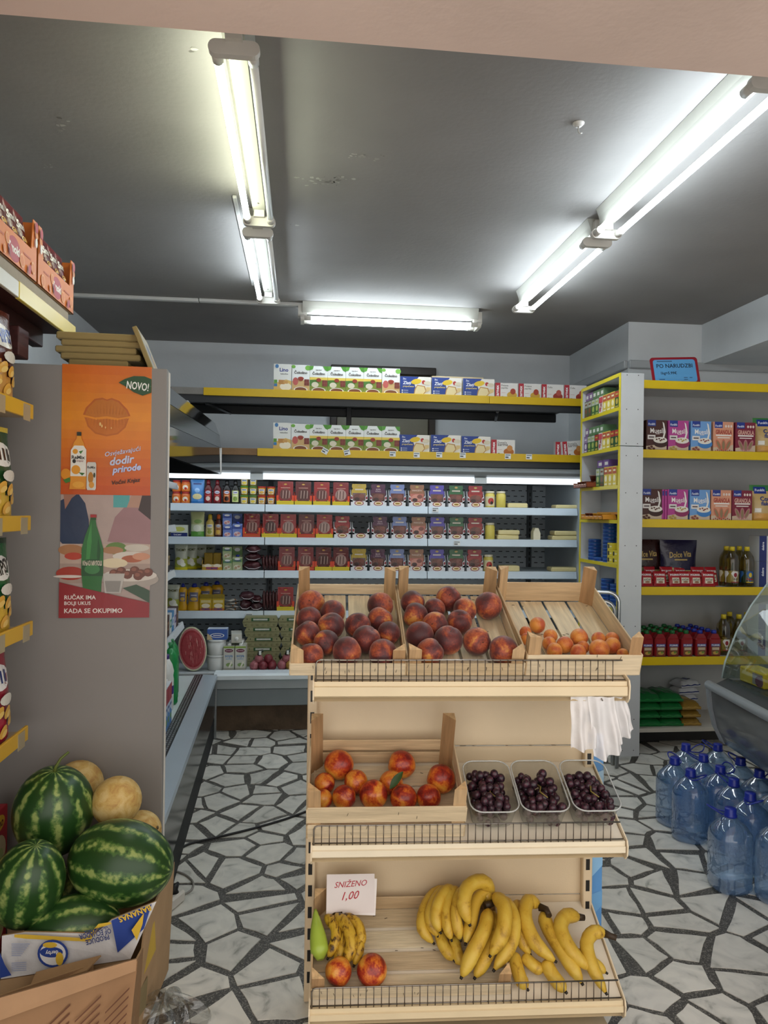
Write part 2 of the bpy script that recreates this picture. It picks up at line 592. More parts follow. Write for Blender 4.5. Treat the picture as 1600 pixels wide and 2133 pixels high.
b.build('ceiling_hook', PLASTIC, None, (p.x, p.y, 2.94), label='small white hook screwed into the ceiling', category='hook')

fk = MB(); rf_ = random.Random(2)
for (px, py, n, sx, sy) in ((660, 378, 26, 45, 9), (765, 328, 14, 40, 7), (700, 372, 14, 40, 6), (132, 262, 8, 10, 16), (100, 345, 6, 10, 5), (400, 102, 3, 6, 6), (560, 470, 8, 60, 3)):
    for _ in range(n):
        q = at(px + rf_.uniform(-sx, sx), py + rf_.uniform(-sy, sy), Z=ZC - .001); r_ = rf_.uniform(.004, .014)
        fk.face([(q.x + r_ * rf_.uniform(.5, 1.2) * math.cos(-a), q.y + r_ * rf_.uniform(.3, .9) * math.sin(-a), ZC - .0012) for a in np.linspace(0, 6.28, 7)[:-1]], rf_.choice(['#b5b0aa', '#a39e99', '#77726e', '#bdb9b4']))
fk.build('paint_flake', PLASTER, bpy.data.objects['ceiling'], kind='stuff')

# ------------------------------------------------------------------ tube lamps
def emis(name, col, power):
    m = bpy.data.materials.new(name); m.use_nodes = True
    p = m.node_tree.nodes['Principled BSDF']
    p.inputs['Base Color'].default_value = (.9, .9, .9, 1)
    p.inputs['Emission Color'].default_value = (*col, 1)
    p.inputs['Emission Strength'].default_value = power
    return m
COOL = emis('lit_tube_cool', (.80, .92, 1.0), TUBE_POWER)
GREENISH = emis('lit_tube_warm', (.93, 1.0, .78), TUBE_POWER)
def lamp(x, y0, y1, lit, m, label, rot=0.0, zc=ZC):
    L = y1 - y0
    root = empty('tube_lamp', (x, (y0 + y1) / 2, zc) if not rot else (x, y0, zc), rot, label=label, category='ceiling lamp', group='tube lamps on the ceiling')
    h = L / 2
    b = MB()
    b.prism([(-.05, -.002), (.05, -.002), (.036, -.04), (.028, -.075), (-.028, -.075), (-.036, -.04)], -h, h, 'y', '#a3a197')
    b.build('channel', PAINT, root)
    for k in (-.9, .9):
        b = MB(); b.lathe([(.0, -.079), (.004, -.079), (.005, -.0755)], '#8a867f', 8, (0, k * h * .93, 0))
        b.build('screw', STEEL, root)
    for s in (-1, 1):
        b = MB()
        e = s * h
        b.prism([(-.02, -.02), (.02, -.02), (.024, -.105), (-.024, -.105)], e - .03, e + .03, 'y', '#cfcbc2')
        pts = []
        for k in range(9):
            a = -math.pi / 2 - math.pi * k / 8
            pts.append((-.052 + .022 * math.cos(a), -.12 + .022 * math.sin(a)))
        pts = [(-.052 + .022 * math.cos(math.pi / 2 + math.pi * k / 8), -.12 + .022 * math.sin(math.pi / 2 + math.pi * k / 8)) for k in range(9)]
        pts += [(.052 + .022 * math.cos(-math.pi / 2 + math.pi * k / 8), -.12 + .022 * math.sin(-math.pi / 2 + math.pi * k / 8)) for k in range(9)]
        b.prism(pts, e - .012, e + .012, 'y', '#d4d0c8')
        for q in (-.052, .052):
            b.tube([(q, e - s * .012, -.12), (q, e - s * .06, -.12)], .0165, '#d4d0c8', 12)
        b.build('tube_holder', PLASTIC, root)
    for q, on in zip((-.052, .052), lit):
        b = MB(); b.tube([(q, -h + .055, -.12), (q, h - .055, -.12)], .0135, '#e9e9e4', 14)
        b.build('tube', m if on else PLASTIC, root)
    return root
lamp(-.21, 2.20, 3.50, (1, 0), GREENISH, 'tube lamp over the left aisle with only its greenish left tube lit, nearest the soffit')
lamp(-.225, 3.64, 4.80, (1, 0), COOL, 'tube lamp in line beyond the greenish one, only one bluish tube lit')
lamp(1.42, 2.16, 3.42, (1, 1), COOL, 'long tube lamp at upper right with both white tubes lit')
lamp(1.42, 3.53, 4.75, (1, 1), COOL, 'shorter-looking tube lamp at the right, second in its line, both tubes lit')
lamp(.61, 5.24, 6.48, (1, 1), COOL, 'tube lamp set crosswise above the back chiller', rot=math.pi / 2)

# ------------------------------------------------------------------ back chiller
WHITE, GREYM = '#d5dde2', '#8b9196'
YS = 5.45
SH = [1.515, 1.277, 1.038, .747]
XA, XZ = -1.25, 2.085
cuts = [XA, at(552, 1060, Y=YS).x, at(892, 1064, Y=YS).x, XZ - .012]
ch = empty('display_chiller', (0, 0, 0), label='long open display chiller with white shelves across the back of the shop', category='chiller')
b = MB(); b.box(-.56, XZ, 5.17, 5.19, 0, .19, '#5a4a3a', .002); b.build('kick_plate', mat('dirty_kick', .8, noise=.5, nscale=9, bump=.3, bscale=60), ch)
b = MB(); b.box(-.56, XZ, 5.10, 5.14, .185, .30, '#7d878c', .004); b.build('lower_panel', PAINT, ch)
b = MB(); b.box(-.56, XZ, 5.085, 5.14, .302, .372, '#aab4b9', .004); b.build('front_panel', PAINT, ch)
b = MB(); b.prism([(5.03, .378), (5.03, .402), (5.045, .415), (5.16, .415), (5.16, .372), (5.04, .372)], -.56, XZ, 'x', '#dfe9ef'); b.build('bumper', PAINT, ch)
b = MB(); b.box(XA, XZ, 5.14, 6.22, .36, .40, '#c8ced2', .002); b.build('deck', PAINT, ch)
b = MB(); b.box(XA, XZ, 6.22, 6.30, 0, 1.825, '#b3bcc2', .002); b.build('back_panel', PAINT, ch)
b = MB(); b.box(XZ - .01, XZ + .03, 5.3, 6.3, 0, 1.825, '#aab4bb', .002); b.build('side_panel', PAINT, ch)
b = MB()
for z in np.arange(.47, 1.74, .047):
    if min(abs(z - q) for q in SH) < .03:
        continue
    for x in np.arange(-1.2, 2.03, .062):
        b.box(x + (.02 if int(round(z / .047)) % 2 else 0), x + .03 + (.02 if int(round(z / .047)) % 2 else 0), 6.2185, 6.2195, z, z + .007, '#171a1c')
b.build('slot', PAINT, ch, kind='stuff')
for x in (cuts[1] + .01, 1.93):
    b = MB(); b.box(x - .02, x + .02, 6.19, 6.218, .4, 1.75, '#4c5358', .002)
    for z in np.arange(.45, 1.7, .05):
        b.box(x - .006, x + .006, 6.188, 6.1895, z, z + .03, '#111315')
    b.build('slotted_upright', PAINT, ch)
for i, z in enumerate(SH):
    for k in range(3):
        a, c = cuts[k] + .003, cuts[k + 1] - .003
        b = MB(); b.box(a, c, YS + .012, 5.98, z + .012, z + .026, '#c3ccd2', .002)
        s_ = b.build('shelf', PAINT, ch)
        b = MB(); b.prism([(YS, z - .022), (YS + .006, z - .026), (YS + .016, z + .0), (YS + .016, z + .03), (YS + .008, z + .03), (YS + .006, z + .012)], a, c, 'x', '#d3e2ee')
        b.build('price_rail', PAINT, s_)
# canopy
b = MB(); b.prism([(5.34, 1.750), (5.28, 1.760), (5.245, 1.775), (5.23, 1.795), (5.24, 1.812), (5.29, 1.828), (6.2, 1.828), (6.2, 1.74), (5.5, 1.74)], XA, XZ, 'x', '#868b8e', smooth=False)
b.build('canopy', mat('grey_enamel', .3, noise=.06, nscale=5), ch)
b = MB(); b.prism([(5.30, 1.722), (5.285, 1.745), (5.30, 1.752), (5.42, 1.752), (5.42, 1.722)], XA, XZ, 'x', '#eef5fa'); b.build('light_strip', emis('chiller_strip_light', (.86, .94, 1.0), 2.2), ch)
for xx in (at(535, 995, Y=5.3).x, at(1000, 1005, Y=5.3).x):
    b = MB(); b.box(xx - .045, xx + .045, 5.275, 5.30, 1.712, 1.757, '#dbe6ee', .003); b.build('strip_joint', PLASTIC, ch)

# ------------------------------------------------------------------ rack above the chiller
YR = 5.34
YEL = '#d8b21f'
rk = empty('steel_rack', (0, 0, 0), label='dark steel rack with two shelves and yellow price strips above the back chiller', category='rack')
xr = 2.06
for z, xs in ((2.335, at(424, 812, Y=YR).x), (1.918, at(536, 940, Y=YR).x)):
    b = MB(); b.box(-1.3, xr, YR + .02, 5.95, z - .02, z - .004, '#3d4043', .002); sh_ = b.build('rack_shelf', PAINT, rk)
    b = MB(); b.box(-1.3, xr, YR + .016, YR + .04, z - .085, z - .02, '#33363a', .004); b.build('shelf_beam', PAINT, sh_)
    b = MB(); b.box(-1.3, xr, 5.93, 5.96, z - .085, z - .02, '#2b2e31', .004); b.build('shelf_beam', PAINT, sh_)
    b = MB(); b.box(-1.3, xs, YR, YR + .015, z - .03, z + .018, '#8f8b86' if z > 2 else '#8a6b4c', .002); b.build('bare_edge', KRAFT, sh_)
    xm = at(1019, 830, Y=YR).x
    for a, c in (((xs, xm), (xm + .002, xr)) if z > 2 else ((xs, xr),)):
        a, c = (a if isinstance(a, tuple) else (a, c)), None
        break
    segs = [(xs, xm), (xm + .002, xr)] if z > 2 else [(xs, xr)]
    for a, c in segs:
        b = MB(); b.box(a, c, YR - .004, YR + .012, z - .035, z + .02, YEL, .002); b.build('price_strip', PLASTIC, sh_)
for x in (at(727, 858, Y=5.9).x, -1.2):
    for yy in ((5.9,) if x > -.5 and x < 1.5 else (YR + .05, 5.9)):
        b = MB(); b.box(x - .02, x + .02, yy - .012, yy + .02, 1.832, 2.32, '#34373b', .003); b.build('rack_post', PAINT, rk)
for (x, w) in ((at(428, 829, Y=YR).x, .04), (at(1040, 860, Y=YR).x, .05)):
    b = MB(); b.T = Matrix.Translation((x, 0, 0)); b.tube([(0, YR + .05, 2.25), (.12, 5.9, 2.25)], .012, '#303337', 6); b.build('cross_brace', PAINT, rk)
# price tags clipped on the lower strip
def tagm():
    b = MB(); b.box(-.022, .022, -.002, 0, -.019, .019, '#eceff0', .0)
    P = front(b, -.022, -.002, -.019, .044, .038)
    P.rect(.08, .62, .92, .86, '#8f9aa0'); P.rect(.08, .2, .6, .42, '#3b3f42')
    return [(None, b, PAPER)]
for i, (px, py, r) in enumerate([(677, 940, .5), (723, 943, -.25), (818, 946, 0), (868, 948, 0), (915, 948, 0), (964, 949, 0), (1058, 951, 0), (1102, 952, 0)]):
    q = at(px, py, Y=YR - .006)
    o = put('tag', tagm, 'price_tag', (q.x, YR - .006, q.z), f'{ORD[i]} white price tag along the yellow strip of the lower rack shelf', 'price tag', 'price tags on the rack')
    o.rotation_euler = (0, r, 0)
for i, (px, py) in enumerate([(519, 1283), (907, 1062), (952, 1132)]):
    q = at(px, py, Y=YS - .003)
    o = put('tag', tagm, 'price_tag', (q.x, YS - .003, q.z), ['white price tag on the chiller shelf above the egg boxes', 'white price tag on the top chiller shelf rail', 'white price tag on the second chiller shelf rail'][i], 'price tag', 'price tags on the chiller')
    o.scale = (1.1, 1, .9)

# ------------------------------------------------------------------ side chiller along the left wall (faces +x), turned a little
LO = Vector((-.462, 2.63, 0)); LR = math.radians(1.85)
lc = empty('display_chiller', LO, LR, label='open display chiller along the left wall with a grey end panel and mirrored canopy', category='chiller')
LLEN = 2.36
def lw(x, y, z):           # local -> world
    c, s = math.cos(LR), math.sin(LR)
    return Vector((LO.x + x * c - y * s, LO.y + x * s + y * c, z))
b = MB(); b.box(-1.19, .0, .0, .035, .055, 1.98, '#8a8683', .003); b.build('end_panel', mat('end_panel_paint', .5, noise=.06, nscale=3), lc)
b = MB(); b.box(-.016, .004, .034, .05, .03, 1.975, '#d9d6cf', .003); b.build('edge_trim', PAINT, lc)
b = MB(); b.box(-.07, -.0, -.012, -.001, .0, .125, '#9a9a98', .002); b.build('foot_bracket', STEEL, lc)
b = MB(); b.box(-1.17, -.051, .05, LLEN, .02, .399, '#45494c', .004); b.build('base', PAINT, lc)
b = MB(); b.prism([(-.03, .16), (-.004, .17), (.0, .405), (-.03, .405)], .05, LLEN, 'y', '#34383b'); b.build('front_panel', mat('dark_gloss_panel', .16, noise=.25, nscale=5, spec=.3), lc)
b = MB(); b.box(-.05, -.012, .05, LLEN, .002, .16, '#2b2d2e', .003); b.build('kick_plate', mat('dull_kick', .6, noise=.3, nscale=6, spec=.2), lc)
b = MB(); b.prism([(-.085, .425), (.002, .418), (.006, .40), (-.085, .40)], .05, LLEN, 'y', '#b9c6d2'); b.build('bumper', mat('satin_aluminium', .3, metal=.35, noise=.05, nscale=4), lc)
b = MB(); b.box(-.138, -.087, .05, LLEN, .40, .424, '#1b1d1e', .001)
for x in (-.128, -.113, -.098):
    for y in np.arange(.06, LLEN - .03, .03):
        b.box(x - .004, x + .004, y, y + .022, .4242, .4262, '#77797a')
b.build('air_grille', PAINT, lc)
b = MB(); b.box(-1.1, -.139, .05, LLEN, .40, .418, '#d3dedd', .002); b.build('deck', PAINT, lc)
b = MB(); b.box(-1.19, -1.1, .04, LLEN, .4, 1.95, '#666d72', .002); b.build('back_panel', PAINT, lc)
b = MB(); b.box(.0 - .012, .003, LLEN, LLEN + .012, .0, .42, '#a9adb0', .002); b.box(-.4, -.02, LLEN, LLEN + .01, .0, .41, '#3d4144'); b.build('end_cap', STEEL, lc)
LSH = [1.655, 1.39, 1.10, .765]
LSX = [-.263, -.272, -.272, -.215]
for z, xx in zip(LSH, LSX):
    b = MB(); b.box(-1.1, xx, .06, LLEN - .04, z - .012, z + .004, '#ccd2d6', .002); s_ = b.build('shelf', PAINT, lc)
    b = MB(); b.prism([(xx, z - .03), (xx + .012, z - .028), (xx + .002, z + .012), (xx - .008, z + .012)], .06, LLEN - .04, 'y', '#dfe6ea'); b.build('price_rail', PAINT, s_)
def fascia(name, pa, pb, col, m):
    """sheet lofted from the near profile pa to the far profile pb, given thickness"""
    b = MB()
    for k in range(len(pa) - 1):
        q = [(pa[k][0], .04, pa[k][1]), (pb[k][0], LLEN, pb[k][1]), (pb[k + 1][0], LLEN, pb[k + 1][1]), (pa[k + 1][0], .04, pa[k + 1][1])]
        b.face(q, col); b.face([(x - .006, y, z - .002) for x, y, z in q][::-1], '#3a3d3f')
    return b.build(name, m, lc)
fascia('canopy_glass', [(-.02, 1.69), (-.02, 1.80)], [(.012, 1.735), (.008, 1.905)], '#101214', mat('black_gloss', .06, noise=.05, spec=.8))
fascia('canopy_fascia', [(-.018, 1.80), (-.03, 1.885)], [(.01, 1.905), (.0, 1.985)], '#6f7477', mat('satin_steel', .22, metal=.8, noise=.1, nscale=4))
fascia('canopy_fascia', [(-.03, 1.887), (-.06, 1.972)], [(.0, 1.987), (-.03, 2.067)], '#8d9194', MIRROR)
b = MB(); b.box(-1.19, -.07, .036, LLEN, 1.9, 1.975, '#6f7275', .003); b.build('canopy', PAINT, lc)
b = MB(); b.prism([(-.35, 1.733), (.012, 1.733), (.008, 1.905), (.0, 1.985), (-.03, 2.067), (-.06, 2.067), (-.08, 1.98), (-.35, 1.98)], LLEN, LLEN + .006, 'y', '#2a2d30'); b.build('canopy_end', MATS['black_gloss'], lc)
b = MB(); b.box(.008, .016, LLEN - .002, LLEN + .008, 1.733, 1.905, '#b9c0c4', .001); b.build('canopy_edge', STEEL, lc)
# small things on top of the side chiller
q = lw(-.2, LLEN - .25, 1.977)
b = MB(); b.box(-.035, .035, -.05, .05, 0, .19, '#a9b0b4', .004); b.build('control_box', PLASTIC, None, q, LR, label='upright grey plastic box on top of the side chiller', category='box')
q = lw(-.2, LLEN - .12, 1.977)
b = MB(); b.tube([(0, 0, 0), (0, 0, .09)], .014, '#1d1e20', 10); b.tube([(0, 0, .09), (0, 0, .12), (.02, 0, .125)], .011, '#1d1e20', 8); b.build('cable_socket', RUBBER, None, q, LR, label='small black socket standing beside the grey box on the side chiller', category='socket')

# ------------------------------------------------------------------ corner shelf with the white end board
XT, YT0, YT1 = 1.935, 4.415, 5.03
ct = empty('corner_shelf', (0, 0, 0), label='tall narrow white shelf with yellow edges beside the back chiller', category='shelf')
EW, EY = '#c9ccce', '#d6c32a'
for z0, z1 in ((0.02, 1.922), (1.926, 2.372)):
    b = MB(); b.box(XT, XT + .148, YT0 - .018, YT0, z0, z1, EW, .002)
    P = front(b, XT, YT0 - .018, z0, .148, z1 - z0)
    for zz in ([.03, .5, .97] if z1 > 2 else [.02, .12, .3, .42, .55, .68, .85, .97]):
        for u in (.25, .74):
            P.ell(u, zz, .022, .022 * .148 / (z1 - z0), '#2a2522', 8)
    b.build('end_board', PAINT, ct)
    b = MB(); b.box(XT - .004, XT, YT0 - .018, YT0 + .004, z0, z1, EY); b.build('edge_strip', PLASTIC, ct)
b = MB(); b.box(XT, XT + .148, YT1, YT1 + .018, .02, 2.372, EW, .002); b.build('far_board', PAINT, ct)
b = MB(); b.box(XT - .004, XT, YT1 - .002, YT1 + .018, .02, 2.372, EY); b.build('edge_strip', PLASTIC, ct)
TZ = [2.372, 2.163, 1.922, 1.682, 1.468, 1.194, .92, .62]
for z in TZ:
    b = MB(); b.box(XT, XT + .148, YT0, YT1, z - .018, z, EW, .001); s_ = b.build('shelf_board', PAINT, ct)
    b = MB(); b.box(XT - .004, XT, YT0, YT1, z - .02, z + .002, EY); b.build('edge_strip', PLASTIC, s_)
b = MB(); b.box(XT + .142, XT + .148, YT0 + .33, YT1, .02, 2.36, '#aeb2b5'); b.build('back_sheet', PAINT, ct)
b = MB(); b.box(XT + .142, XT + .148, YT0 + .005, YT0 + .33, 1.66, 2.36, '#aeb2b5'); b.build('back_sheet', PAINT, ct)

# ------------------------------------------------------------------ cereal shelf on the right
YM, XM0, XM1 = 4.56, 2.125, 3.6
ms = empty('wall_shelf', (0, 0, 0), label='wide shelf unit with bright yellow board edges holding cereals and oil', category='shelf')
b = MB(); b.box(XM0 - .03, XM0, YM - .03, 4.98, .02, 2.32, '#7b654b', .002); b.build('chipboard_side', mat('chipboard', .85, noise=.35, nscale=60, bump=.2, bscale=90), ms)
b = MB(); b.box(XM0, XM1, 4.98, 5.0, .1, 2.36, '#a5a6a6', .001); b.build('back_board', PAINT, ms)
b = MB(); b.box(XM1, XM1 + .02, YM, 5.0, .02, 2.36, EW, .002); b.build('side_board', PAINT, ms)
MZ = [2.358, 1.917, 1.474, 1.043, .596, .145]
for i, z in enumerate(MZ):
    b = MB(); b.box(XM0, XM1, YM + .002, 4.98, z - .03, z - .004, '#d2d2cf' if i < 5 else '#c5bfb2', .002); s_ = b.build('shelf_board', PAINT, ms)
    if i < 5:
        b = MB(); b.box(XM0 + .002, XM1, YM - .012, YM, z - .05, z + .003, '#dcbb12', .002); b.build('edge_board', PLASTIC, s_)
b = MB(); b.box(XM0, XM1, 4.75, 4.77, .0, .12, '#2b2926'); b.build('plinth', PAINT, ms)

# sign on the cereal shelf
q = at(1412, 793, Y=4.62)
b = MB(); w_, h_ = .325, .185
out = [(0.0, 1.0), (.93, 1.0), (1.0, .0), (.07, .0)]
def rrect(w, h, r, n=5):
    pts = []
    for cx, cy, a0 in ((w - r, r, -90), (w - r, h - r, 0), (r, h - r, 90), (r, r, 180)):
        for k in range(n):
            a = math.radians(a0 + 90 * k / (n - 1)); pts.append((cx + r * math.cos(a), cy + r * math.sin(a)))
    return pts
b.prism([(x - w_ / 2, y) for x, y in rrect(w_, h_, .02)], -.002, .002, 'y', '#8d1f2b')
P = front(b, -w_ / 2, -.002, 0, w_, h_)
P.poly([((x + .018) / w_, (y + .014) / h_) for x, y in rrect(w_ - .036, h_ - .03, .018)], '#5f9fd0')
P.text('PO NARUDZBI', .5, .68, .15, '#20242e', .8, .012); P.text('1kg=5.99€', .36, .4, .14, '#20242e', .5, .012)
P.rect(.14, .84, .46, .865, '#31455c'); P.rect(.14, .17, .26, .19, '#31455c'); P.rect(.66, .22, .74, .24, '#31455c'); P.rect(.66, .15, .74, .17, '#31455c'); P.rect(.78, .22, .84, .24, '#31455c')
o = b.build('order_sign', PLASTIC, None, (q.x, 4.63, 2.356), label='blue order sign with a dark red rounded frame on the cereal shelf', category='sign')
o.rotation_euler = (math.radians(-12), math.radians(-3), 0)

# ------------------------------------------------------------------ serving counter at the right edge, its axis along the view
ca_, sa_ = math.cos(-YAW), math.sin(-YAW)
CP = at(1476, 1428, Z=.66)
dc = empty('serving_counter', (CP.x, CP.y, 0), -YAW, label='grey serving counter with curved front and slanted glass at the right edge', category='counter')
CL = 2.2       # local: y=0 far end, runs to -y; x to the right (inside)
prof = [(.0, .665), (.0, .62), (.008, .55), (.03, .46), (.07, .38), (.14, .345), (.25, .325), (.34, .30), (.37, .22), (.375, .13)]
b = MB(); n = len(prof)
i0 = [b.v((x, -.035, z)) for x, z in prof]; i1 = [b.v((x, -CL, z)) for x, z in prof]
for k in range(n - 1):
    b.f((i0[k], i0[k + 1], i1[k + 1], i1[k]), '#63676b', True)
b.build('front_panel', mat('counter_gloss', .12, noise=.15, nscale=5, spec=.8), dc)
b = MB(); b.prism([(x - .012, z + .006) for x, z in prof] + [(x + .05, z) for x, z in prof[::-1]], -.035, .0, 'y', '#8c9399'); b.build('end_rim', PLASTIC, dc)
b = MB(); b.prism([(x + .03, z) for x, z in prof] + [(.9, .13), (.9, .665)], -.03, -.012, 'y', '#70767a'); b.build('end_panel', PAINT, dc)
b = MB(); b.box(.39, .9, -CL, -.03, 0, .13, '#2e3133'); b.build('plinth', PAINT, dc)
b = MB(); b.tube([(-.008, -.02, .668), (-.008, -CL, .668)], .022, '#c3c9ce', 14); b.build('bumper_rail', mat('satin_aluminium2', .3, metal=.5), dc)
b = MB(); b.prism([(.01, .66), (.09, .70), (.12, .69), (.9, .69), (.9, .64), (.01, .64)], -CL, -.01, 'y', '#3a3e41'); b.build('display_deck', PAINT, dc)
GLASS = mat('clear_glass', .02, trans=1.0, ior=1.02, noise=0.01)
gp = [(.06, .70), (.075, .78), (.13, .93), (.20, 1.06), (.28, 1.17), (.36, 1.25)]
b = MB()
for k in range(len(gp) - 1):
    (xa, za), (xb, zb) = gp[k], gp[k + 1]
    b.face([(xa, -.02, za), (xa, -CL, za), (xb, -CL, zb), (xb, -.02, zb)], '#dfe9e6', True)
b.build('front_glass', GLASS, dc)
b = MB(); b.prism([(x, z) for x, z in gp] + [(.85, 1.25), (.85, .70)], -.016, -.010, 'y', '#dfe9e6'); b.build('side_glass', GLASS, dc)
b = MB(); b.tube([(x, -.013, z) for x, z in gp], .0045, '#9fb0b0', 6); b.build('glass_edge', mat('glass_edge', .2, noise=.05), dc)
b = MB(); b.box(.36, .85, -CL, -.02, 1.25, 1.27, '#b9bfc3', .002); b.build('glass_top', GLASS, dc)
def crot(x, y, z):
    return Vector((CP.x + x * ca_ - y * sa_, CP.y + x * sa_ + y * ca_, z))
def ycheese(w, d, h):
    def mk():
        b = MB(); b.box(-w / 2, w / 2, -d / 2, d / 2, 0, h, '#d6b92c', .006)
        P = Pan(b, d, h, lambda u, v, o: (-w / 2 - o, d / 2 - u, v))
        P.rect(.55, .15, .95, .85, '#8d8a86'); P.ell(.82, .4, .16, .35, '#6b3a4a'); P.rect(.05, .1, .5, .2, '#e6cf63')
        return [(None, b, FOIL)]
    return mk
for i, (x, y, w, d, h, r) in enumerate([(.20, -.12, .10, .20, .075, .1), (.27, -.36, .13, .22, .08, -.12), (.24, -.62, .12, .18, .07, .06), (.50, -.2, .14, .24, .09, .2)]):
    put(f'ych{i}', ycheese(w, d, h), 'cheese_block', crot(x, y, .692), ['yellow wrapped cheese block at the far end inside the counter', 'larger yellow wrapped cheese block lying nearer in the counter', 'yellow cheese block cut by the picture edge in the counter', 'yellow cheese block at the back of the counter deck'][i], 'cheese', 'cheese blocks in the counter', rot=-YAW + r)

# ------------------------------------------------------------------ clear materials
def clearm(name, tint, gloss=.12, rough=.05, refr=0.0, ior=1.33, noise=0.0, body=None):
    m = bpy.data.materials.new(name); m.use_nodes = True
    nt = m.node_tree; nt.nodes.remove(nt.nodes['Principled BSDF'])
    out = nt.nodes['Material Output']
    tr = nt.nodes.new('ShaderNodeBsdfTransparent'); tr.inputs[0].default_value = hexc(tint)
    gl = nt.nodes.new('ShaderNodeBsdfGlossy'); gl.inputs['Roughness'].default_value = rough
    lw_ = nt.nodes.new('ShaderNodeLayerWeight'); lw_.inputs[0].default_value = .35
    mr = nt.nodes.new('ShaderNodeMapRange'); mr.inputs['To Min'].default_value = gloss * .4; mr.inputs['To Max'].default_value = min(1, gloss * 4)
    nt.links.new(lw_.outputs['Facing'], mr.inputs['Value'])
    base = tr.outputs[0]
    if refr:
        rf = nt.nodes.new('ShaderNodeBsdfRefraction'); rf.inputs['Color'].default_value = hexc(tint); rf.inputs['IOR'].default_value = ior; rf.inputs['Roughness'].default_value = .02
        m1 = nt.nodes.new('ShaderNodeMixShader'); m1.inputs[0].default_value = refr
        nt.links.new(tr.outputs[0], m1.inputs[1]); nt.links.new(rf.outputs[0], m1.inputs[2]); base = m1.outputs[0]
    if body:
        df = nt.nodes.new('ShaderNodeBsdfDiffuse'); df.inputs[0].default_value = hexc(body[0]); tl = nt.nodes.new('ShaderNodeBsdfTranslucent'); tl.inputs[0].default_value = hexc(body[0])
        m0 = nt.nodes.new('ShaderNodeMixShader'); m0.inputs[0].default_value = .5; nt.links.new(df.outputs[0], m0.inputs[1]); nt.links.new(tl.outputs[0], m0.inputs[2])
        m2 = nt.nodes.new('ShaderNodeMixShader'); m2.inputs[0].default_value = body[1]; nt.links.new(base, m2.inputs[1]); nt.links.new(m0.outputs[0], m2.inputs[2]); base = m2.outputs[0]
    if noise:
        n = nt.nodes.new('ShaderNodeTexNoise'); n.inputs['Scale'].default_value = noise
        bp = nt.nodes.new('ShaderNodeBump'); bp.inputs['Strength'].default_value = .5; bp.inputs['Distance'].default_value = .01
        tc = nt.nodes.new('ShaderNodeTexCoord'); nt.links.new(tc.outputs['Object'], n.inputs['Vector'])
        nt.links.new(n.outputs['Fac'], bp.inputs['Height']); nt.links.new(bp.outputs['Normal'], gl.inputs['Normal'])
        if refr:
            nt.links.new(bp.outputs['Normal'], rf.inputs['Normal'])
    mx = nt.nodes.new('ShaderNodeMixShader')
    nt.links.new(mr.outputs['Result'], mx.inputs[0]); nt.links.new(base, mx.inputs[1]); nt.links.new(gl.outputs[0], mx.inputs[2])
    nt.links.new(mx.outputs[0], out.inputs['Surface'])
    return m
CLEAR = clearm('clear_plastic', '#eef1f0', .14, .12, noise=30)
for o_ in bpy.data.objects:
    if o_.type == 'MESH' and o_.name.split('.')[0] in ('front_glass', 'side_glass', 'glass_top'):
        o_.data.materials[0] = MATS.setdefault('counter_glass', clearm('counter_glass', '#dfe8e5', .09, .02))

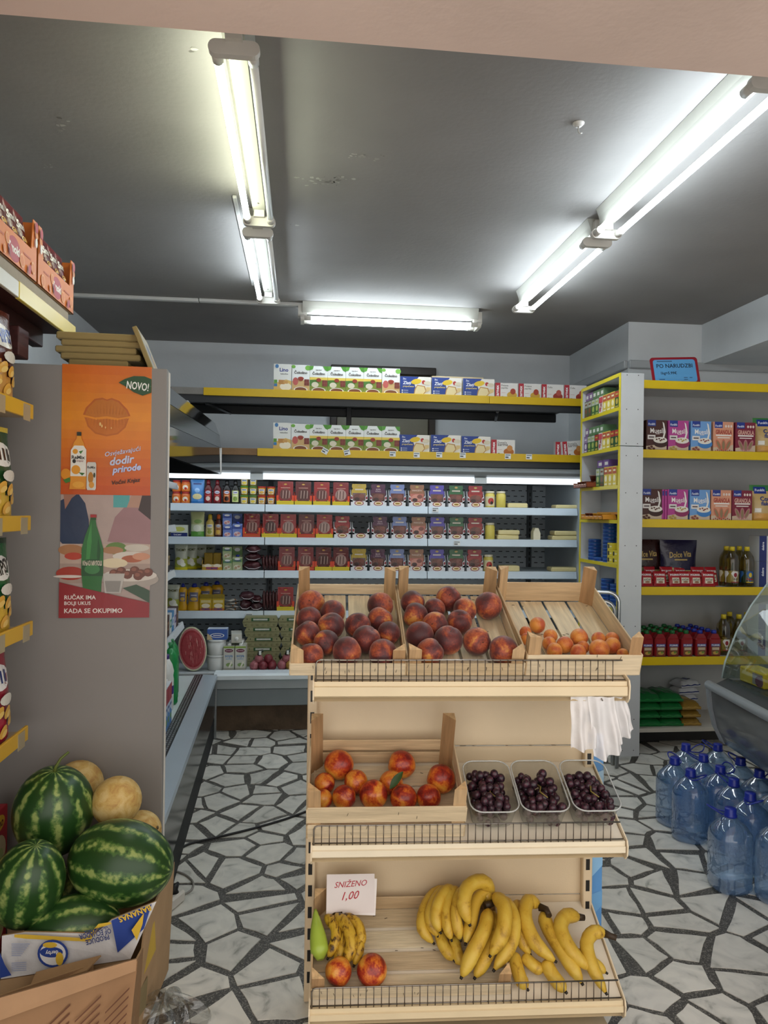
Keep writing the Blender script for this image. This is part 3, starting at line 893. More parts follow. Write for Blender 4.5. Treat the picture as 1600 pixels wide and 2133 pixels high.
def fruitmat(name, stops, scale=6.0, dist=.6, rough=.42, sheen=0.0, speck=None, bump=0.0, side=.55):
    """skin whose colour runs from one blush to another by noise and by side of the fruit, different on each fruit"""
    m = bpy.data.materials.new(name); m.use_nodes = True
    nt = m.node_tree; p = nt.nodes['Principled BSDF']
    tc = nt.nodes.new('ShaderNodeTexCoord'); ob = nt.nodes.new('ShaderNodeObjectInfo')
    cb = nt.nodes.new('ShaderNodeVectorMath'); cb.operation = 'SCALE'; cb.inputs[0].default_value = (31, 17, 23)
    ad = nt.nodes.new('ShaderNodeVectorMath'); ad.operation = 'ADD'
    nt.links.new(ob.outputs['Random'], cb.inputs['Scale'])
    gsc = nt.nodes.new('ShaderNodeVectorMath'); gsc.operation = 'SCALE'; gsc.inputs['Scale'].default_value = scale
    nt.links.new(tc.outputs['Generated'], gsc.inputs[0])
    nt.links.new(gsc.outputs['Vector'], ad.inputs[0]); nt.links.new(cb.outputs['Vector'], ad.inputs[1])
    n = nt.nodes.new('ShaderNodeTexNoise'); n.inputs['Scale'].default_value = .55; n.inputs['Detail'].default_value = 3; n.inputs['Distortion'].default_value = dist
    nt.links.new(ad.outputs['Vector'], n.inputs['Vector'])
    n2 = nt.nodes.new('ShaderNodeTexNoise'); n2.inputs['Scale'].default_value = 6; n2.inputs['Detail'].default_value = 6
    nt.links.new(ad.outputs['Vector'], n2.inputs['Vector'])
    mm = nt.nodes.new('ShaderNodeMath'); mm.operation = 'MULTIPLY_ADD'; mm.inputs[1].default_value = .22; 
    nt.links.new(n2.outputs['Fac'], mm.inputs[0]); nt.links.new(n.outputs['Fac'], mm.inputs[2])
    r = nt.nodes.new('ShaderNodeValToRGB'); e = r.color_ramp.elements
    e[0].position, e[0].color = stops[0][0], hexc(stops[0][1]); e[1].position, e[1].color = stops[-1][0], hexc(stops[-1][1])
    for q in stops[1:-1]:
        x = r.color_ramp.elements.new(q[0]); x.color = hexc(q[1])
    nt.links.new(mm.outputs[0], r.inputs['Fac'])
    nt.links.new(r.outputs['Color'], p.inputs['Base Color'])
    p.inputs['Roughness'].default_value = rough
    p.inputs['Sheen Weight'].default_value = sheen
    p.inputs['Sheen Tint'].default_value = (1, .85, .75, 1)
    p.inputs['Subsurface Weight'].default_value = 0.0
    if bump:
        bp = nt.nodes.new('ShaderNodeBump'); bp.inputs['Strength'].default_value = bump; bp.inputs['Distance'].default_value = .004
        nt.links.new(n2.outputs['Fac'], bp.inputs['Height']); nt.links.new(bp.outputs['Normal'], p.inputs['Normal'])
    return m
PEACH = fruitmat('peach_skin', [(.48, '#451c20'), (.60, '#6c2722'), (.70, '#a84d2a'), (.80, '#cc8a3a')], scale=2.3, rough=.55, sheen=.22)
NECT = fruitmat('nectarine_skin', [(.42, '#6e1a1c'), (.54, '#a8341f'), (.63, '#d4702a'), (.76, '#e6a440')], scale=2.6, rough=.28)
APRI = fruitmat('apricot_skin', [(.45, '#b5502c'), (.6, '#d07a35'), (.72, '#dc9440')], scale=2.4, rough=.5, sheen=.15)
MELON = fruitmat('melon_skin', [(.4, '#b98c4c'), (.55, '#cba75f'), (.75, '#d8bd80')], scale=9, rough=.6, bump=.25)
GRAPE = fruitmat('grape_skin', [(.42, '#1d161d'), (.6, '#33202b'), (.75, '#552a38')], rough=.3)
BANANA = fruitmat('banana_skin', [(.34, '#6b4a1e'), (.40, '#a98226'), (.52, '#cda536'), (.75, '#d6b547')], scale=5, rough=.45)
BANANA2 = fruitmat('overripe_banana_skin', [(.45, '#3d2913'), (.53, '#a57c22'), (.62, '#c9a02d'), (.78, '#d2ad38')], scale=6, dist=1.4, rough=.5)

def melonstripe():
    m = bpy.data.materials.new('watermelon_rind'); m.use_nodes = True
    nt = m.node_tree; p = nt.nodes['Principled BSDF']
    tc = nt.nodes.new('ShaderNodeTexCoord'); sp = nt.nodes.new('ShaderNodeSeparateXYZ')
    ob = nt.nodes.new('ShaderNodeObjectInfo')
    nt.links.new(tc.outputs['Object'], sp.inputs[0])
    M = lambda op, a, b=None: (lambda n: ([nt.links.new(x, n.inputs[i]) if hasattr(x, 'links') else setattr(n.inputs[i], 'default_value', x) for i, x in enumerate((a, b)) if x is not None], n.outputs[0])[1])(((lambda n: (setattr(n, 'operation', op), n)[1])(nt.nodes.new('ShaderNodeMath'))))
    ang = M('ARCTAN2', sp.outputs['Y'], sp.outputs['X'])
    def noise(scale, det, stretch=(1, 1, 1)):
        mp = nt.nodes.new('ShaderNodeMapping'); mp.inputs['Scale'].default_value = stretch
        nt.links.new(tc.outputs['Object'], mp.inputs['Vector'])
        n = nt.nodes.new('ShaderNodeTexNoise'); n.noise_dimensions = '4D'; n.inputs['Scale'].default_value = scale; n.inputs['Detail'].default_value = det
        nt.links.new(mp.outputs['Vector'], n.inputs['Vector']); nt.links.new(M('MULTIPLY', ob.outputs['Random'], 37.0), n.inputs['W'])
        return n.outputs['Fac']
    n1, n2, n3 = noise(22, 5), noise(60, 5), noise(7, 2)
    w = M('SINE', M('ADD', M('MULTIPLY', ang, 11.0), M('ADD', M('MULTIPLY', n1, 3.2), M('MULTIPLY', n3, 4.0))))
    v = M('ADD', M('MULTIPLY', w, .5), .5)
    v = M('MULTIPLY', v, M('ADD', M('MULTIPLY', n2, 2.6), -.62))
    r = nt.nodes.new('ShaderNodeValToRGB'); e = r.color_ramp.elements
    e[0].position, e[0].color = .26, hexc('#21431b'); e[1].position, e[1].color = .85, hexc('#93a35c')
    x = r.color_ramp.elements.new(.5); x.color = hexc('#456a2e')
    nt.links.new(v, r.inputs['Fac']); nt.links.new(r.outputs['Color'], p.inputs['Base Color'])
    p.inputs['Roughness'].default_value = .36
    return m
RIND = melonstripe()

# ------------------------------------------------------------------ fruit stand
SO, SR_ = Vector((.041, 2.033, 0)), math.radians(-2.704)
SM = Matrix.Translation(SO) @ Matrix.Rotation(SR_, 4, 'Z')
SMI = SM.inverted()
def hit(px, py, M, z=0.0):
    """where the pixel's line of sight meets the plane z of a frame, in that frame"""
    I = M.inverted(); o = I @ EYEP; d = I.to_3x3() @ ray(px, py)
    t = (z - o.z) / d.z
    return o + d * t
def sfront(px, py, ly=0.0):
    o = SMI @ EYEP; d = SMI.to_3x3() @ ray(px, py)
    return o + d * ((ly - o.y) / d.y)
BEI = '#dcc7a6'
st = empty('fruit_stand', SO, SR_, label='beige metal fruit stand with three slanted shelves and wire guards', category='stand')
SW = .869
TILT = math.radians(24)
for z0, z1 in ((.02, .3), (.303, .62), (.623, .77), (.773, .92), (.923, 1.13)):
    b = MB(); b.box(.0, SW - .03, .287, .297, z0, z1, BEI, .003); b.build('back_panel', PAINT, st)
for x in (-.027, SW - .032):
    b = MB(); b.box(x, x + .03, .262, .3, 0.0, 1.13, BEI, .003)
    b.build('upright', PAINT, st)
    up_ = bpy.data.objects[[o.name for o in st.children][-1]]
    b = MB()
    for z in np.arange(.06, 1.1, .066):
        b.box(x + .009, x + .021, .2608, .2618, z, z + .034, '#15120f')
    b.build('slot', PAINT, up_, kind='stuff')
SZ = [(.997, 1.040), (.563, .598), (.122, .157)]
for k, (za, zb) in enumerate(SZ):
    tl = math.radians(19.5) if k == 0 else TILT
    b = MB()
    b.prism([(.0, zb - .004), (.285, zb - .004 + .285 * math.tan(tl)), (.285, zb - .012 + .285 * math.tan(tl)), (.0, zb - .012)], .0, SW - .006, 'x', '#e7ddc9')
    tray = b.build('shelf_tray', PAINT, st)
    b = MB(); b.prism([(-.004, za), (-.012, za + .005), (-.012, zb - .014), (-.007, zb - .012), (-.007, zb), (.004, zb), (.004, za)], -.002, SW - .006, 'x', '#e6d3ae' if k != 1 else '#ece0c6'); b.build('shelf_lip', PAINT, tray)
    b = MB(); b.prism([(.0, za - .012), (.004, za - .012), (.02, za + .002), (.02, za - .002)], -.002, SW - .006, 'x', '#cdb894'); b.build('lip_return', PAINT, tray)
    for x in (-.004, SW - .004):
        b = MB(); b.prism([(-.014, za - .004), (-.018, zb - .012), (-.012, zb + .004), (.27, zb + .285 * math.tan(tl)), (.27, zb + .07 * 0 - .06 + .12), (.03, za - .014), (.0, za - .018)], x, x + .004, 'x', '#e3d2b4'); b.build('side_bracket', PAINT, tray)
    # wire guard
    g0, g1 = ((1.044, 1.098), (.602, .650), (.162, .212))[k]
    b = MB(); y_ = -.004
    n_ = 40
    b.tube([(.004, y_, g0 - .004), (.004, y_, g1 - .01), (.008, y_, g1 - .002), (.016, y_, g1), (SW - .02, y_, g1)], .0024, '#a09a92', 6)
    b.tube([(.0, y_ + .002, g0), (SW - .01, y_ + .002, g0)], .002, '#8b857d', 6)
    for i in range(1, n_):
        x = .004 + (SW - .03) * i / n_
        b.tube([(x, y_ - .002, g0 - .004), (x, y_ - .002, g1 + .001)], .0013, '#6e655c', 5)
    b.build('wire_guard', WIRE, tray)
b = MB(); b.box(.0, SW - .03, .02, .29, .0, .045, BEI, .003); b.box(.0, SW - .03, .03, .285, .045, .06, '#cbb896', .002); b.build('base_deck', PAINT, st)
b = MB(); b.box(SW + .0, SW + .045, .305, .325, .0, .80, '#5b94cf', .002)
P = front(b, SW, .305, 0, .045, .8)
for i, c in enumerate(['#3f7fc0', '#6ea6d8', '#8fbfe6', '#7fb2de', '#a6cbe8']):
    P.poly([(0, .1 + i * .16), (1, .16 + i * .16), (1, .22 + i * .16), (0, .2 + i * .16)], c)
b.build('blue_side_strip', PLASTIC, st)
b = MB(); b.box(-.0, SW - .03, .3, .6, .0, .05, BEI, .003); b.build('rear_base', PAINT, st)

# ---- wooden crates
WD = ['#d8c3a0', '#d1b993', '#e0cdac', '#c9ad86']
def crate(M, W, L, label, fb, rb, sb, pf, pr, slats, along='y', pw=.034, dark='#a8794d', fl='#dccba8'):
    """M: frame of the crate (x across the front, y to the rear, z up from its floor)"""
    root = empty('wooden_crate', M.to_translation(), 0, label=label, category='crate', group='wooden fruit crates')
    root.rotation_euler = M.to_euler()
    r = random.Random(label)
    t = .005
    for a, c in fb:
        b = MB(); b.box(-.002, W + .002, -t, 0, a, c, r.choice(WD), .0012); b.build('front_board', WOODX, root)
    for a, c in rb:
        b = MB(); b.box(0, W, L, L + t, a, c, r.choice(WD), .0012); b.build('rear_board', WOODX, root)
    for a, c in sb:
        for x in (-t, W):
            b = MB(); b.box(x, x + t, -t, L + t, a, c, r.choice(WD), .0012); b.build('side_board', WOODY, root)
    n = slats
    if along == 'y':
        g = W / n
        for i in range(n):
            b = MB(); b.box(i * g + .004 * (i > 0), (i + 1) * g - .004 * (i < n - 1), 0, L, -.004, 0, fl if i % 2 else '#e2d4b4', .001); b.build('floor_slat', WOODY, root)
    else:
        g = L / n
        for i in range(n):
            b = MB(); b.box(0, W, i * g + .006 * (i > 0), (i + 1) * g - .006 * (i < n - 1), -.004, 0, fl if i % 2 else '#e2d4b4', .001); b.build('floor_slat', WOODX, root)
    for x, sx in ((0, 1), (W, -1)):
        for y, sy, h in ((0, 1, pf), (L, -1, pr)):
            b = MB()
            b.prism([(x, y), (x + sx * pw, y), (x, y + sy * pw)] if sx * sy > 0 else [(x, y), (x, y + sy * pw), (x + sx * pw, y)], .0005, h, 'z', r.choice(['#bd9a70', '#b28c62', '#cbaa80']), endcol='#dcb888')
            b.build('corner_post', WOODZ, root)
    # staples
    b = MB()
    for i in range(8):
        x, z = r.uniform(.02, W - .02), r.uniform(fb[0][0] + .005, fb[-1][1] - .005)
        b.tube([(x, -t - .0006, z), (x + r.uniform(-.003, .003), -t - .0006, z + .009)], .0006, '#4a4038', 4)
    for i in range(14):
        x, y = r.uniform(.02, W - .02), r.choice([.02, L / 2, L - .03]) + r.uniform(-.006, .006)
        b.tube([(x, y, .0008), (x + .008, y + r.uniform(-.004, .004), .0008)], .0007, '#4a4038', 4)
    b.build('staple', WIRE, root, kind='stuff')
    return root
def cframe(lx, ly, lz, tilt):
    return SM @ Matrix.Translation((lx, ly, lz)) @ Matrix.Rotation(tilt, 4, 'X')
T1 = math.radians(23)
C1 = cframe(-.064, .024, 1.053, T1); C2 = cframe(.257, .024, 1.053, T1); C3 = cframe(.586, .024, 1.053, math.radians(20.5))
crate(C1, .310, .44, 'wooden crate of dark peaches, first on the top shelf of the stand', [(0, .038)], [(.004, .04)], [(.0, .04)], .078, .105, 4)
crate(C2, .318, .44, 'wooden crate of dark peaches in the middle of the top shelf', [(0, .038)], [(.004, .042)], [(.0, .04)], .08, .11, 4)
crate(C3, .318, .44, 'wooden crate with a few apricots at the end of the top shelf', [(0, .064)], [(.002, .07)], [(.0, .066)], .118, .13, 4)
C4 = cframe(-.012, .020, .609, TILT)
crate(C4, .425, .272, 'wooden crate of nectarines on the middle shelf of the stand', [(.0, .048), (.056, .11)], [(.012, .05), (.06, .098)], [(.0, .045), (.055, .105)], .165, .20, 3, along='x')
C5 = cframe(.004, .022, .169, TILT)
crate(C5, .545, .268, 'wide wooden crate with bananas on the lowest shelf of the stand', [(.0, .04)], [(.0, .05)], [(.0, .04)], .078, .095, 4, along='x', fl='#cbb795')

# ---- fruit in the crates
def fruit_mesh(key, cleft, dip, pts, m, asym=0.0):
    def fn(t, a):
        d = math.atan2(math.sin(a), math.cos(a))
        g = cleft * math.exp(-(d / .22) ** 2) * math.sin(t) ** .7
        s = dip * math.exp(-(t / .38) ** 2)
        tip = -.04 * math.exp(-((math.pi - t) / .3) ** 2)
        return 1 - g - s - tip + asym * math.cos(a * 2) * math.sin(t) * .03
    b = MB(); b.ball((0, 0, 0), 1.0, '#ffffff', 28, 18, fn)
    me = b.mesh(key); me.materials.append(m)
    return me
FM = {'peach': fruit_mesh('peach', .075, .16, 0, PEACH), 'nectarine': fruit_mesh('nectarine', .04, .12, 0, NECT), 'apricot': fruit_mesh('apricot', .05, .08, 0, APRI)}
cav = {}
def cavity(kind):
    if kind not in cav:
        b = MB(); b.lathe([(.0, .80, '#2e1a10'), (.07, .815, '#2e1a10'), (.12, .845, '#4a2a14')], '#3a2212', 10)
        me = b.mesh('stem_scar'); me.materials.append(RUBBER); cav[kind] = me
    return cav[kind]
frnd = random.Random(5)
def place_fruit(M, W, L, kind, items, where, relax=30, lift=0.0, squash=(.97, 1.0)):
    P3 = []
    for px, py, rp in items:
        q = hit(px, py, M, .035)
        dep = (M @ q - EYEP).dot(FW)
        r = rp * dep / FPX
        q = hit(px, py, M, r + .004)
        P3.append([q.x, q.y, r * .985])
    for _ in range(relax):
        for i in range(len(P3)):
            for j in range(i):
                dx, dy = P3[i][0] - P3[j][0], P3[i][1] - P3[j][1]
                d = math.hypot(dx, dy) or 1e-4
                ov = (P3[i][2] + P3[j][2]) * .99 - d
                if ov > 0:
                    dx, dy = dx / d, dy / d
                    P3[i][0] += dx * ov * .4; P3[i][1] += dy * ov * .4; P3[j][0] -= dx * ov * .4; P3[j][1] -= dy * ov * .4
        for p in P3:
            p[0] = min(max(p[0], p[2] + .001), W - p[2] - .001); p[1] = min(max(p[1], p[2] + .002), L - p[2] - .002)
    order = sorted(range(len(P3)), key=lambda i: items[i][1])
    rows, cur = [], []
    for i in order:
        if cur and items[i][1] - items[cur[0]][1] > 20:
            rows.append(cur); cur = []
        cur.append(i)
    rows.append(cur)
    rn = ['back', 'second', 'third', 'fourth', 'front', 'foremost']
    for ri, row in enumerate(rows):
        for ci, i in enumerate(sorted(row, key=lambda i: items[i][0])):
            x, y, r = P3[i]
            c = M @ Vector((x, y, r + .002))
            lab = f'{ORD[ci]} {kind} from the left in the {rn[ri] if ri < len(rows) - 1 or ri == 0 else "front"} row of {where}'
            o = link(kind, FM[kind], None, c, None, label=lab, category=kind, group=f'{kind}s in {where}')
            o.scale = (r * .995, r * .995, r * frnd.uniform(*squash))
            o.rotation_euler = (frnd.uniform(.2, 1.5), frnd.uniform(-.6, .6), frnd.uniform(0, 6.28))
            link('stem_scar', cavity(kind), o)
CP1 = [(640, 1260, 29), (632, 1285, 27), (629, 1317, 27), (649, 1362, 26), (686, 1277, 27), (684, 1305, 29), (675, 1335, 27), (721, 1354, 31), (742, 1307, 28), (792, 1265, 28), (790, 1287, 27), (809, 1316, 25), (766, 1332, 30), (790, 1358, 30)]
CP2 = [(852, 1257, 26), (861, 1282, 27), (900, 1262, 23), (927, 1250, 27), (907, 1300, 28), (874, 1320, 30), (904, 1353, 29), (936, 1336, 31), (950, 1294, 27), (976, 1270, 26), (1015, 1262, 29), (992, 1337, 30), (1041, 1351, 31)]
CP3 = [(1095, 1316, 13), (1120, 1301, 17), (1097, 1330, 13), (1147, 1324, 15), (1146, 1340, 15), (1155, 1354, 17), (1180, 1344, 18), (1209, 1330, 19), (1200, 1355, 17), (1215, 1345, 14), (1245, 1351, 22), (1251, 1330, 15), (1281, 1330, 15), (1289, 1349, 18), (1304, 1357, 13)]
CP4 = [(707, 1598, 31), (682, 1628, 22), (730, 1630, 25), (712, 1652, 25), (684, 1660, 21), (777, 1651, 30), (831, 1599, 29), (828, 1628, 25), (840, 1648, 28), (918, 1630, 30), (894, 1651, 26)]
place_fruit(C1, .310, .44, 'peach', CP1, 'the first peach crate')
place_fruit(C2, .318, .44, 'peach', CP2, 'the middle peach crate')
place_fruit(C3, .318, .44, 'apricot', CP3, 'the apricot crate')
place_fruit(C4, .425, .272, 'nectarine', CP4, 'the nectarine crate', squash=(1.0, 1.05))
place_fruit(C5, .545, .268, 'nectarine', [(705, 2022, 28), (775, 2022, 32)], 'the banana crate', squash=(1.0, 1.04))
# a nectarine leaf
b = MB()
def leaf(u, v):
    return ((u - .5) * .022 * math.sin(math.pi * min(max(v, .02), .98)) ** .7, (v - .5) * .06, .006 * math.sin(math.pi * v) + .003 * abs(u - .5))
b.grid(leaf, 4, 8, '#2f4a1d')
q = C4 @ hit(826, 1626, C4, .075)
o = b.build('fruit_leaf', mat('leaf_green', .5, noise=.25, nscale=40), None, q, None, label='dark green leaf stuck between the nectarines', category='leaf'); o.rotation_euler = (1.0, .5, -.6)

# ---- bananas and pepper on the lowest shelf
def banana(path_px, zs, r, M=C5, tipc='#2b2114', n=12):
    """a banana through pixels of the photograph at heights zs over the shelf"""
    ctrl = [M @ hit(px, py, M, z) for (px, py), z in zip(path_px, zs)]
    pts = []
    m = len(ctrl) - 1
    for i in range(n + 1):
        t = i / n * m; k = min(int(t), m - 1); f = t - k
        p0, p1, p2, p3 = ctrl[max(k - 1, 0)], ctrl[k], ctrl[k + 1], ctrl[min(k + 2, m)]
        pts.append(.5 * ((2 * p1) + (p2 - p0) * f + (2 * p0 - 5 * p1 + 4 * p2 - p3) * f * f + (3 * p1 - p0 - 3 * p2 + p3) * f ** 3))
    R = []
    for i in range(n + 1):
        s = i / n
        R.append(r * (.30 + .70 * min(1, (s / .16)) ** .8 if s < .16 else 1.0 if s < .74 else max(.22, 1 - ((s - .74) / .26) ** 1.8 * .80)))
    return pts, R
def banana_thing(label, fingers, m=BANANA, M=C5, stem=None, mbase=None):
    base = M @ hit(*mbase[:2], M, mbase[2])
    root = empty('banana_bunch' if len(fingers) > 1 else 'banana', base, 0, label=label, category='bananas' if len(fingers) > 1 else 'banana', group='bananas on the stand')
    for path, zs, r in fingers:
        pts, R = banana(path, zs, r, M)
        b = MB(); b.tube([p - base for p in pts], R, '#ffffff', 7 if False else 10)
        k = b.build('banana' if len(fingers) > 1 else 'peel', m, root)
        e = pts[-1] - base; d = (pts[-1] - pts[-2]).normalized()
        b = MB(); b.tube([e - d * .001, e + d * .007], [r * .24, r * .18], '#1f1811', 8); b.build('tip', RUBBER, k)
    if stem:
        pts = [M @ hit(px, py, M, z) - base for px, py, z in stem]
        b = MB(); b.tube(pts, [.012] + [.009] * (len(pts) - 1), '#3a2b1a', 8); b.build('bunch_stem', RUBBER, root)
    return root
F = .018
banana_thing('small overripe spotted banana bunch at the left end of the lowest shelf', [
    ([(678, 1908), (698, 1930), (700, 1960), (684, 1995)], (.055, .06, .05, .03), .0165),
    ([(690, 1905), (708, 1940), (712, 1975), (698, 2010)], (.045, .045, .04, .025), .0165),
    ([(700, 1905), (725, 1935), (732, 1975), (716, 2008)], (.065, .075, .06, .035), .0175),
    ([(708, 1905), (738, 1932), (748, 1970), (738, 2010)], (.045, .05, .045, .025), .0165),
    ([(712, 1908), (742, 1922), (752, 1950), (749, 1972)], (.06, .065, .055, .04), .0155)], m=BANANA2, mbase=(712, 1990, .0), stem=[(694, 1904, .05), (714, 1903, .055)])
banana_thing('banana bunch in the crate with seven fruit, left of the biggest one', [
    ([(935, 1852), (905, 1862), (884, 1895), (880, 1935), (902, 1964)], (.05, .06, .06, .05, .03), .0175),
    ([(938, 1850), (916, 1862), (898, 1895), (898, 1925), (912, 1950)], (.075, .085, .08, .065, .05), .0170),
    ([(945, 1850), (928, 1858), (912, 1885), (908, 1915), (917, 1941)], (.10, .112, .105, .09, .075), .0175),
    ([(955, 1852), (940, 1862), (930, 1895), (932, 1930), (940, 1957)], (.10, .11, .10, .085, .07), .0165),
    ([(968, 1850), (955, 1870), (950, 1905), (954, 1935), (959, 1957)], (.11, .12, .11, .09, .07), .0165),
    ([(915, 1940), (924, 1970), (945, 2000)], (.04, .035, .025), .0170),
    ([(945, 1950), (952, 1985), (962, 2010)], (.04, .03, .02), .0170)], mbase=(935, 1990, .0))
banana_thing('biggest banana bunch with thick arched fruit rising over the crate rim', [
    ([(1028, 1860), (1005, 1836), (975, 1848), (966, 1885), (978, 1925)], (.10, .14, .15, .14, .11), .0215),
    ([(1022, 1880), (1010, 1862), (990, 1880), (980, 1925), (970, 1965)], (.09, .10, .10, .09, .08), .0195),
    ([(1018, 1895), (1010, 1935), (985, 1985), (962, 2035)], (.10, .10, .08, .05), .0215),
    ([(1028, 1900), (1030, 1950), (1012, 1995), (990, 2036)], (.075, .07, .05, .03), .0205),
    ([(1030, 1865), (1050, 1890), (1048, 1940), (1022, 1990)], (.11, .135, .12, .085), .0215),
    ([(1040, 1868), (1068, 1905), (1066, 1960), (1030, 2020)], (.09, .10, .08, .05), .0205)], mbase=(1005, 1990, .0), stem=[(1010, 1888, .10), (1030, 1880, .10)])
TR = SM @ Matrix.Translation((0, 0, .157)) @ Matrix.Rotation(TILT, 4, 'X')
banana_thing('banana bunch lying between the crate and the loose bananas on the lowest shelf', [
    ([(1085, 1882), (1075, 1900), (1082, 1945), (1104, 1988)], (.06, .07, .06, .04), .0205),
    ([(1125, 1888), (1100, 1878), (1094, 1915), (1116, 1965), (1156, 2002)], (.07, .09, .09, .075, .06), .0210),
    ([(1130, 1900), (1145, 1940), (1180, 1995), (1212, 2048)], (.06, .055, .045, .025), .0215),
    ([(1070, 1985), (1075, 2010), (1085, 2040), (1098, 2060)], (.03, .03, .025, .02), .0190),
    ([(1090, 1990), (1110, 2010), (1132, 2024)], (.03, .03, .025), .0175),
    ([(1135, 2000), (1150, 2030), (1178, 2066)], (.04, .03, .02), .0200)], mbase=(1110, 2000, .0), M=TR, stem=[(1124, 1890, .075), (1138, 1894, .08), (1144, 1908, .085)])
banana_thing('loose pair of bananas lying near the end of the lowest shelf', [
    ([(1208, 1912), (1180, 1908), (1168, 1935), (1192, 1985), (1232, 2020)], (.05, .07, .075, .06, .04), .0215),
    ([(1195, 1985), (1225, 2000), (1262, 2026)], (.03, .03, .025), .0175)], mbase=(1200, 1985, .0), M=TR, stem=[(1200, 1910, .055), (1217, 1912, .05)])
banana_thing('single banana with a long black stalk at the far end of the lowest shelf', [
    ([(1262, 1946), (1238, 1942), (1222, 1965), (1232, 2010), (1262, 2068)], (.06, .065, .06, .045, .02), .0200)], mbase=(1240, 1998, .0), M=TR, stem=[(1258, 1944, .06), (1272, 1950, .065), (1284, 1954, .065)])
b = MB()
pp = [C5 @ hit(px, py, C5, z) for px, py, z in ((657, 1895, .07), (660, 1930, .06), (664, 1965, .045), (668, 2000, .03))]
base = pp[-1]
pts, R = [], []
for i in range(13):
    t = i / 12 * 3; k = min(int(t), 2); f = t - k
    pts.append(pp[k].lerp(pp[k + 1], f) - base); R.append(.004 + .0225 * math.sin(math.pi * min(1, i / 12 * .62 + .0)) if i < 11 else .018 - (i - 11) * .008)
b.tube(pts, R, '#a9c24a', 12)
b.build('green_pepper', mat('pepper_skin', .3, noise=.15, nscale=15), None, base, label='pale green pointed pepper leaning at the left end of the lowest shelf', category='pepper')

# ---- handwritten price note
NM = SM @ Matrix.Translation(sfront(730, 1903, .19)) @ Matrix.Rotation(math.radians(-12), 4, 'X')
nw, nh = .143, .108
b = MB(); b.box(-nw / 2, nw / 2, 0, .0012, 0, nh, '#e7ddda')
b.T = Matrix.Rotation(.05, 4, 'Y'); b.box(-nw / 2 + .004, nw / 2 + .003, .0016, .0024, -.004, nh * .9, '#efe8e4'); b.T = None
P = front(b, -nw / 2, 0, 0, nw, nh)
P.text('SNIŽENO', .5, .77, .19, '#b5293a', .84, .004, .35, .06); P.text('1,00', .5, .44, .24, '#b5293a', .58, .004, .45, .08)
o = b.build('price_note', PAPER); o.matrix_world = NM
tag(o, 'handwritten price note in red marker leaning on the banana crate', 'note')

# ---- grape punnets
def tub():
    b = MB()
    def ring(hw, hd, z, r):
        return [(x - hw, y - hd, z) for x, y in rrect(hw * 2, hd * 2, r, 6)]
    lv = [ring(.052, .078, .001, .02), ring(.058, .085, .01, .026), ring(.064, .093, .06, .03), ring(.067, .097, .078, .033)]
    I = [[b.v(p) for p in l] for l in lv]
    n = len(I[0])
    for j in range(len(I) - 1):
        for k in range(n):
            b.f((I[j][k], I[j][(k + 1) % n], I[j + 1][(k + 1) % n], I[j + 1][k]), '#ffffff', True)
    b.f(I[0][::-1], '#ffffff')
    rim = MB(); pr = ring(.0685, .0985, .078, .034); rim.tube(pr + [pr[0]], .0022, '#e8eceb', 6, cap=False)
    return [(None, b, CLEAR), ('rim', rim, mat('milky_rim', .25, noise=.02, trans=.5))]
gm = MB(); gm.ball((0, 0, 0), 1.0, '#ffffff', 14, 9); GME = gm.mesh('grape'); GME.materials.append(GRAPE)
for k, (px, lab) in enumerate([(1028, 'fullest, beside the nectarine crate'), (1133, 'middle of the three'), (1240, 'at the shelf end')]):
    q = sfront(px, 1720, .03)
    M = SM @ Matrix.Translation((q.x, .0, .600)) @ Matrix.Rotation(TILT, 4, 'X') @ Matrix.Translation((0, .125, .001))
    o = put('tub', tub, 'punnet', (0, 0, 0), f'clear plastic punnet of dark grapes, {lab}', 'punnet', 'grape punnets on the middle shelf'); o.matrix_world = M
    g = empty('grape_bunch', M @ Vector((0, 0, .01)), 0, label=f'bunch of dark purple grapes in the punnet, {lab}', category='grapes', group='grape bunches in the punnets')
    r = random.Random(k + 3); placed = []
    tries = 0
    while len(placed) < (95, 85, 78)[k] and tries < 20000:
        tries += 1
        rr = r.uniform(.0095, .0132)
        z = r.uniform(.013, .088 - .012 * k)
        sh_ = .75 if z < .04 else 1
        x, y = r.uniform(-.047, .047), r.uniform(-.078, .055 if z > .05 else .078)
        if z > .075 and abs(x) > .03:
            continue
        if all((x - a) ** 2 + (y - c) ** 2 + (z - d) ** 2 > ((rr + e) * .74) ** 2 for a, c, d, e in placed):
            placed.append((x, y, z, rr))
    Mr = M.to_3x3()
    for x, y, z, rr in placed:
        c = link('grape', GME, g, Mr @ Vector((x, y, z - .01)), None); c.scale = (rr, rr, rr * 1.06)
    b = MB(); pts = [Mr @ Vector((.0, .05, .03)), Mr @ Vector((.005, 0, .06)), Mr @ Vector((-.006, -.03, .072)), Mr @ Vector((.012, -.05, .07))]
    b.tube(pts, [.003, .0025, .002, .0016], '#8a7a3a', 6); b.build('stalk', RUBBER, g)

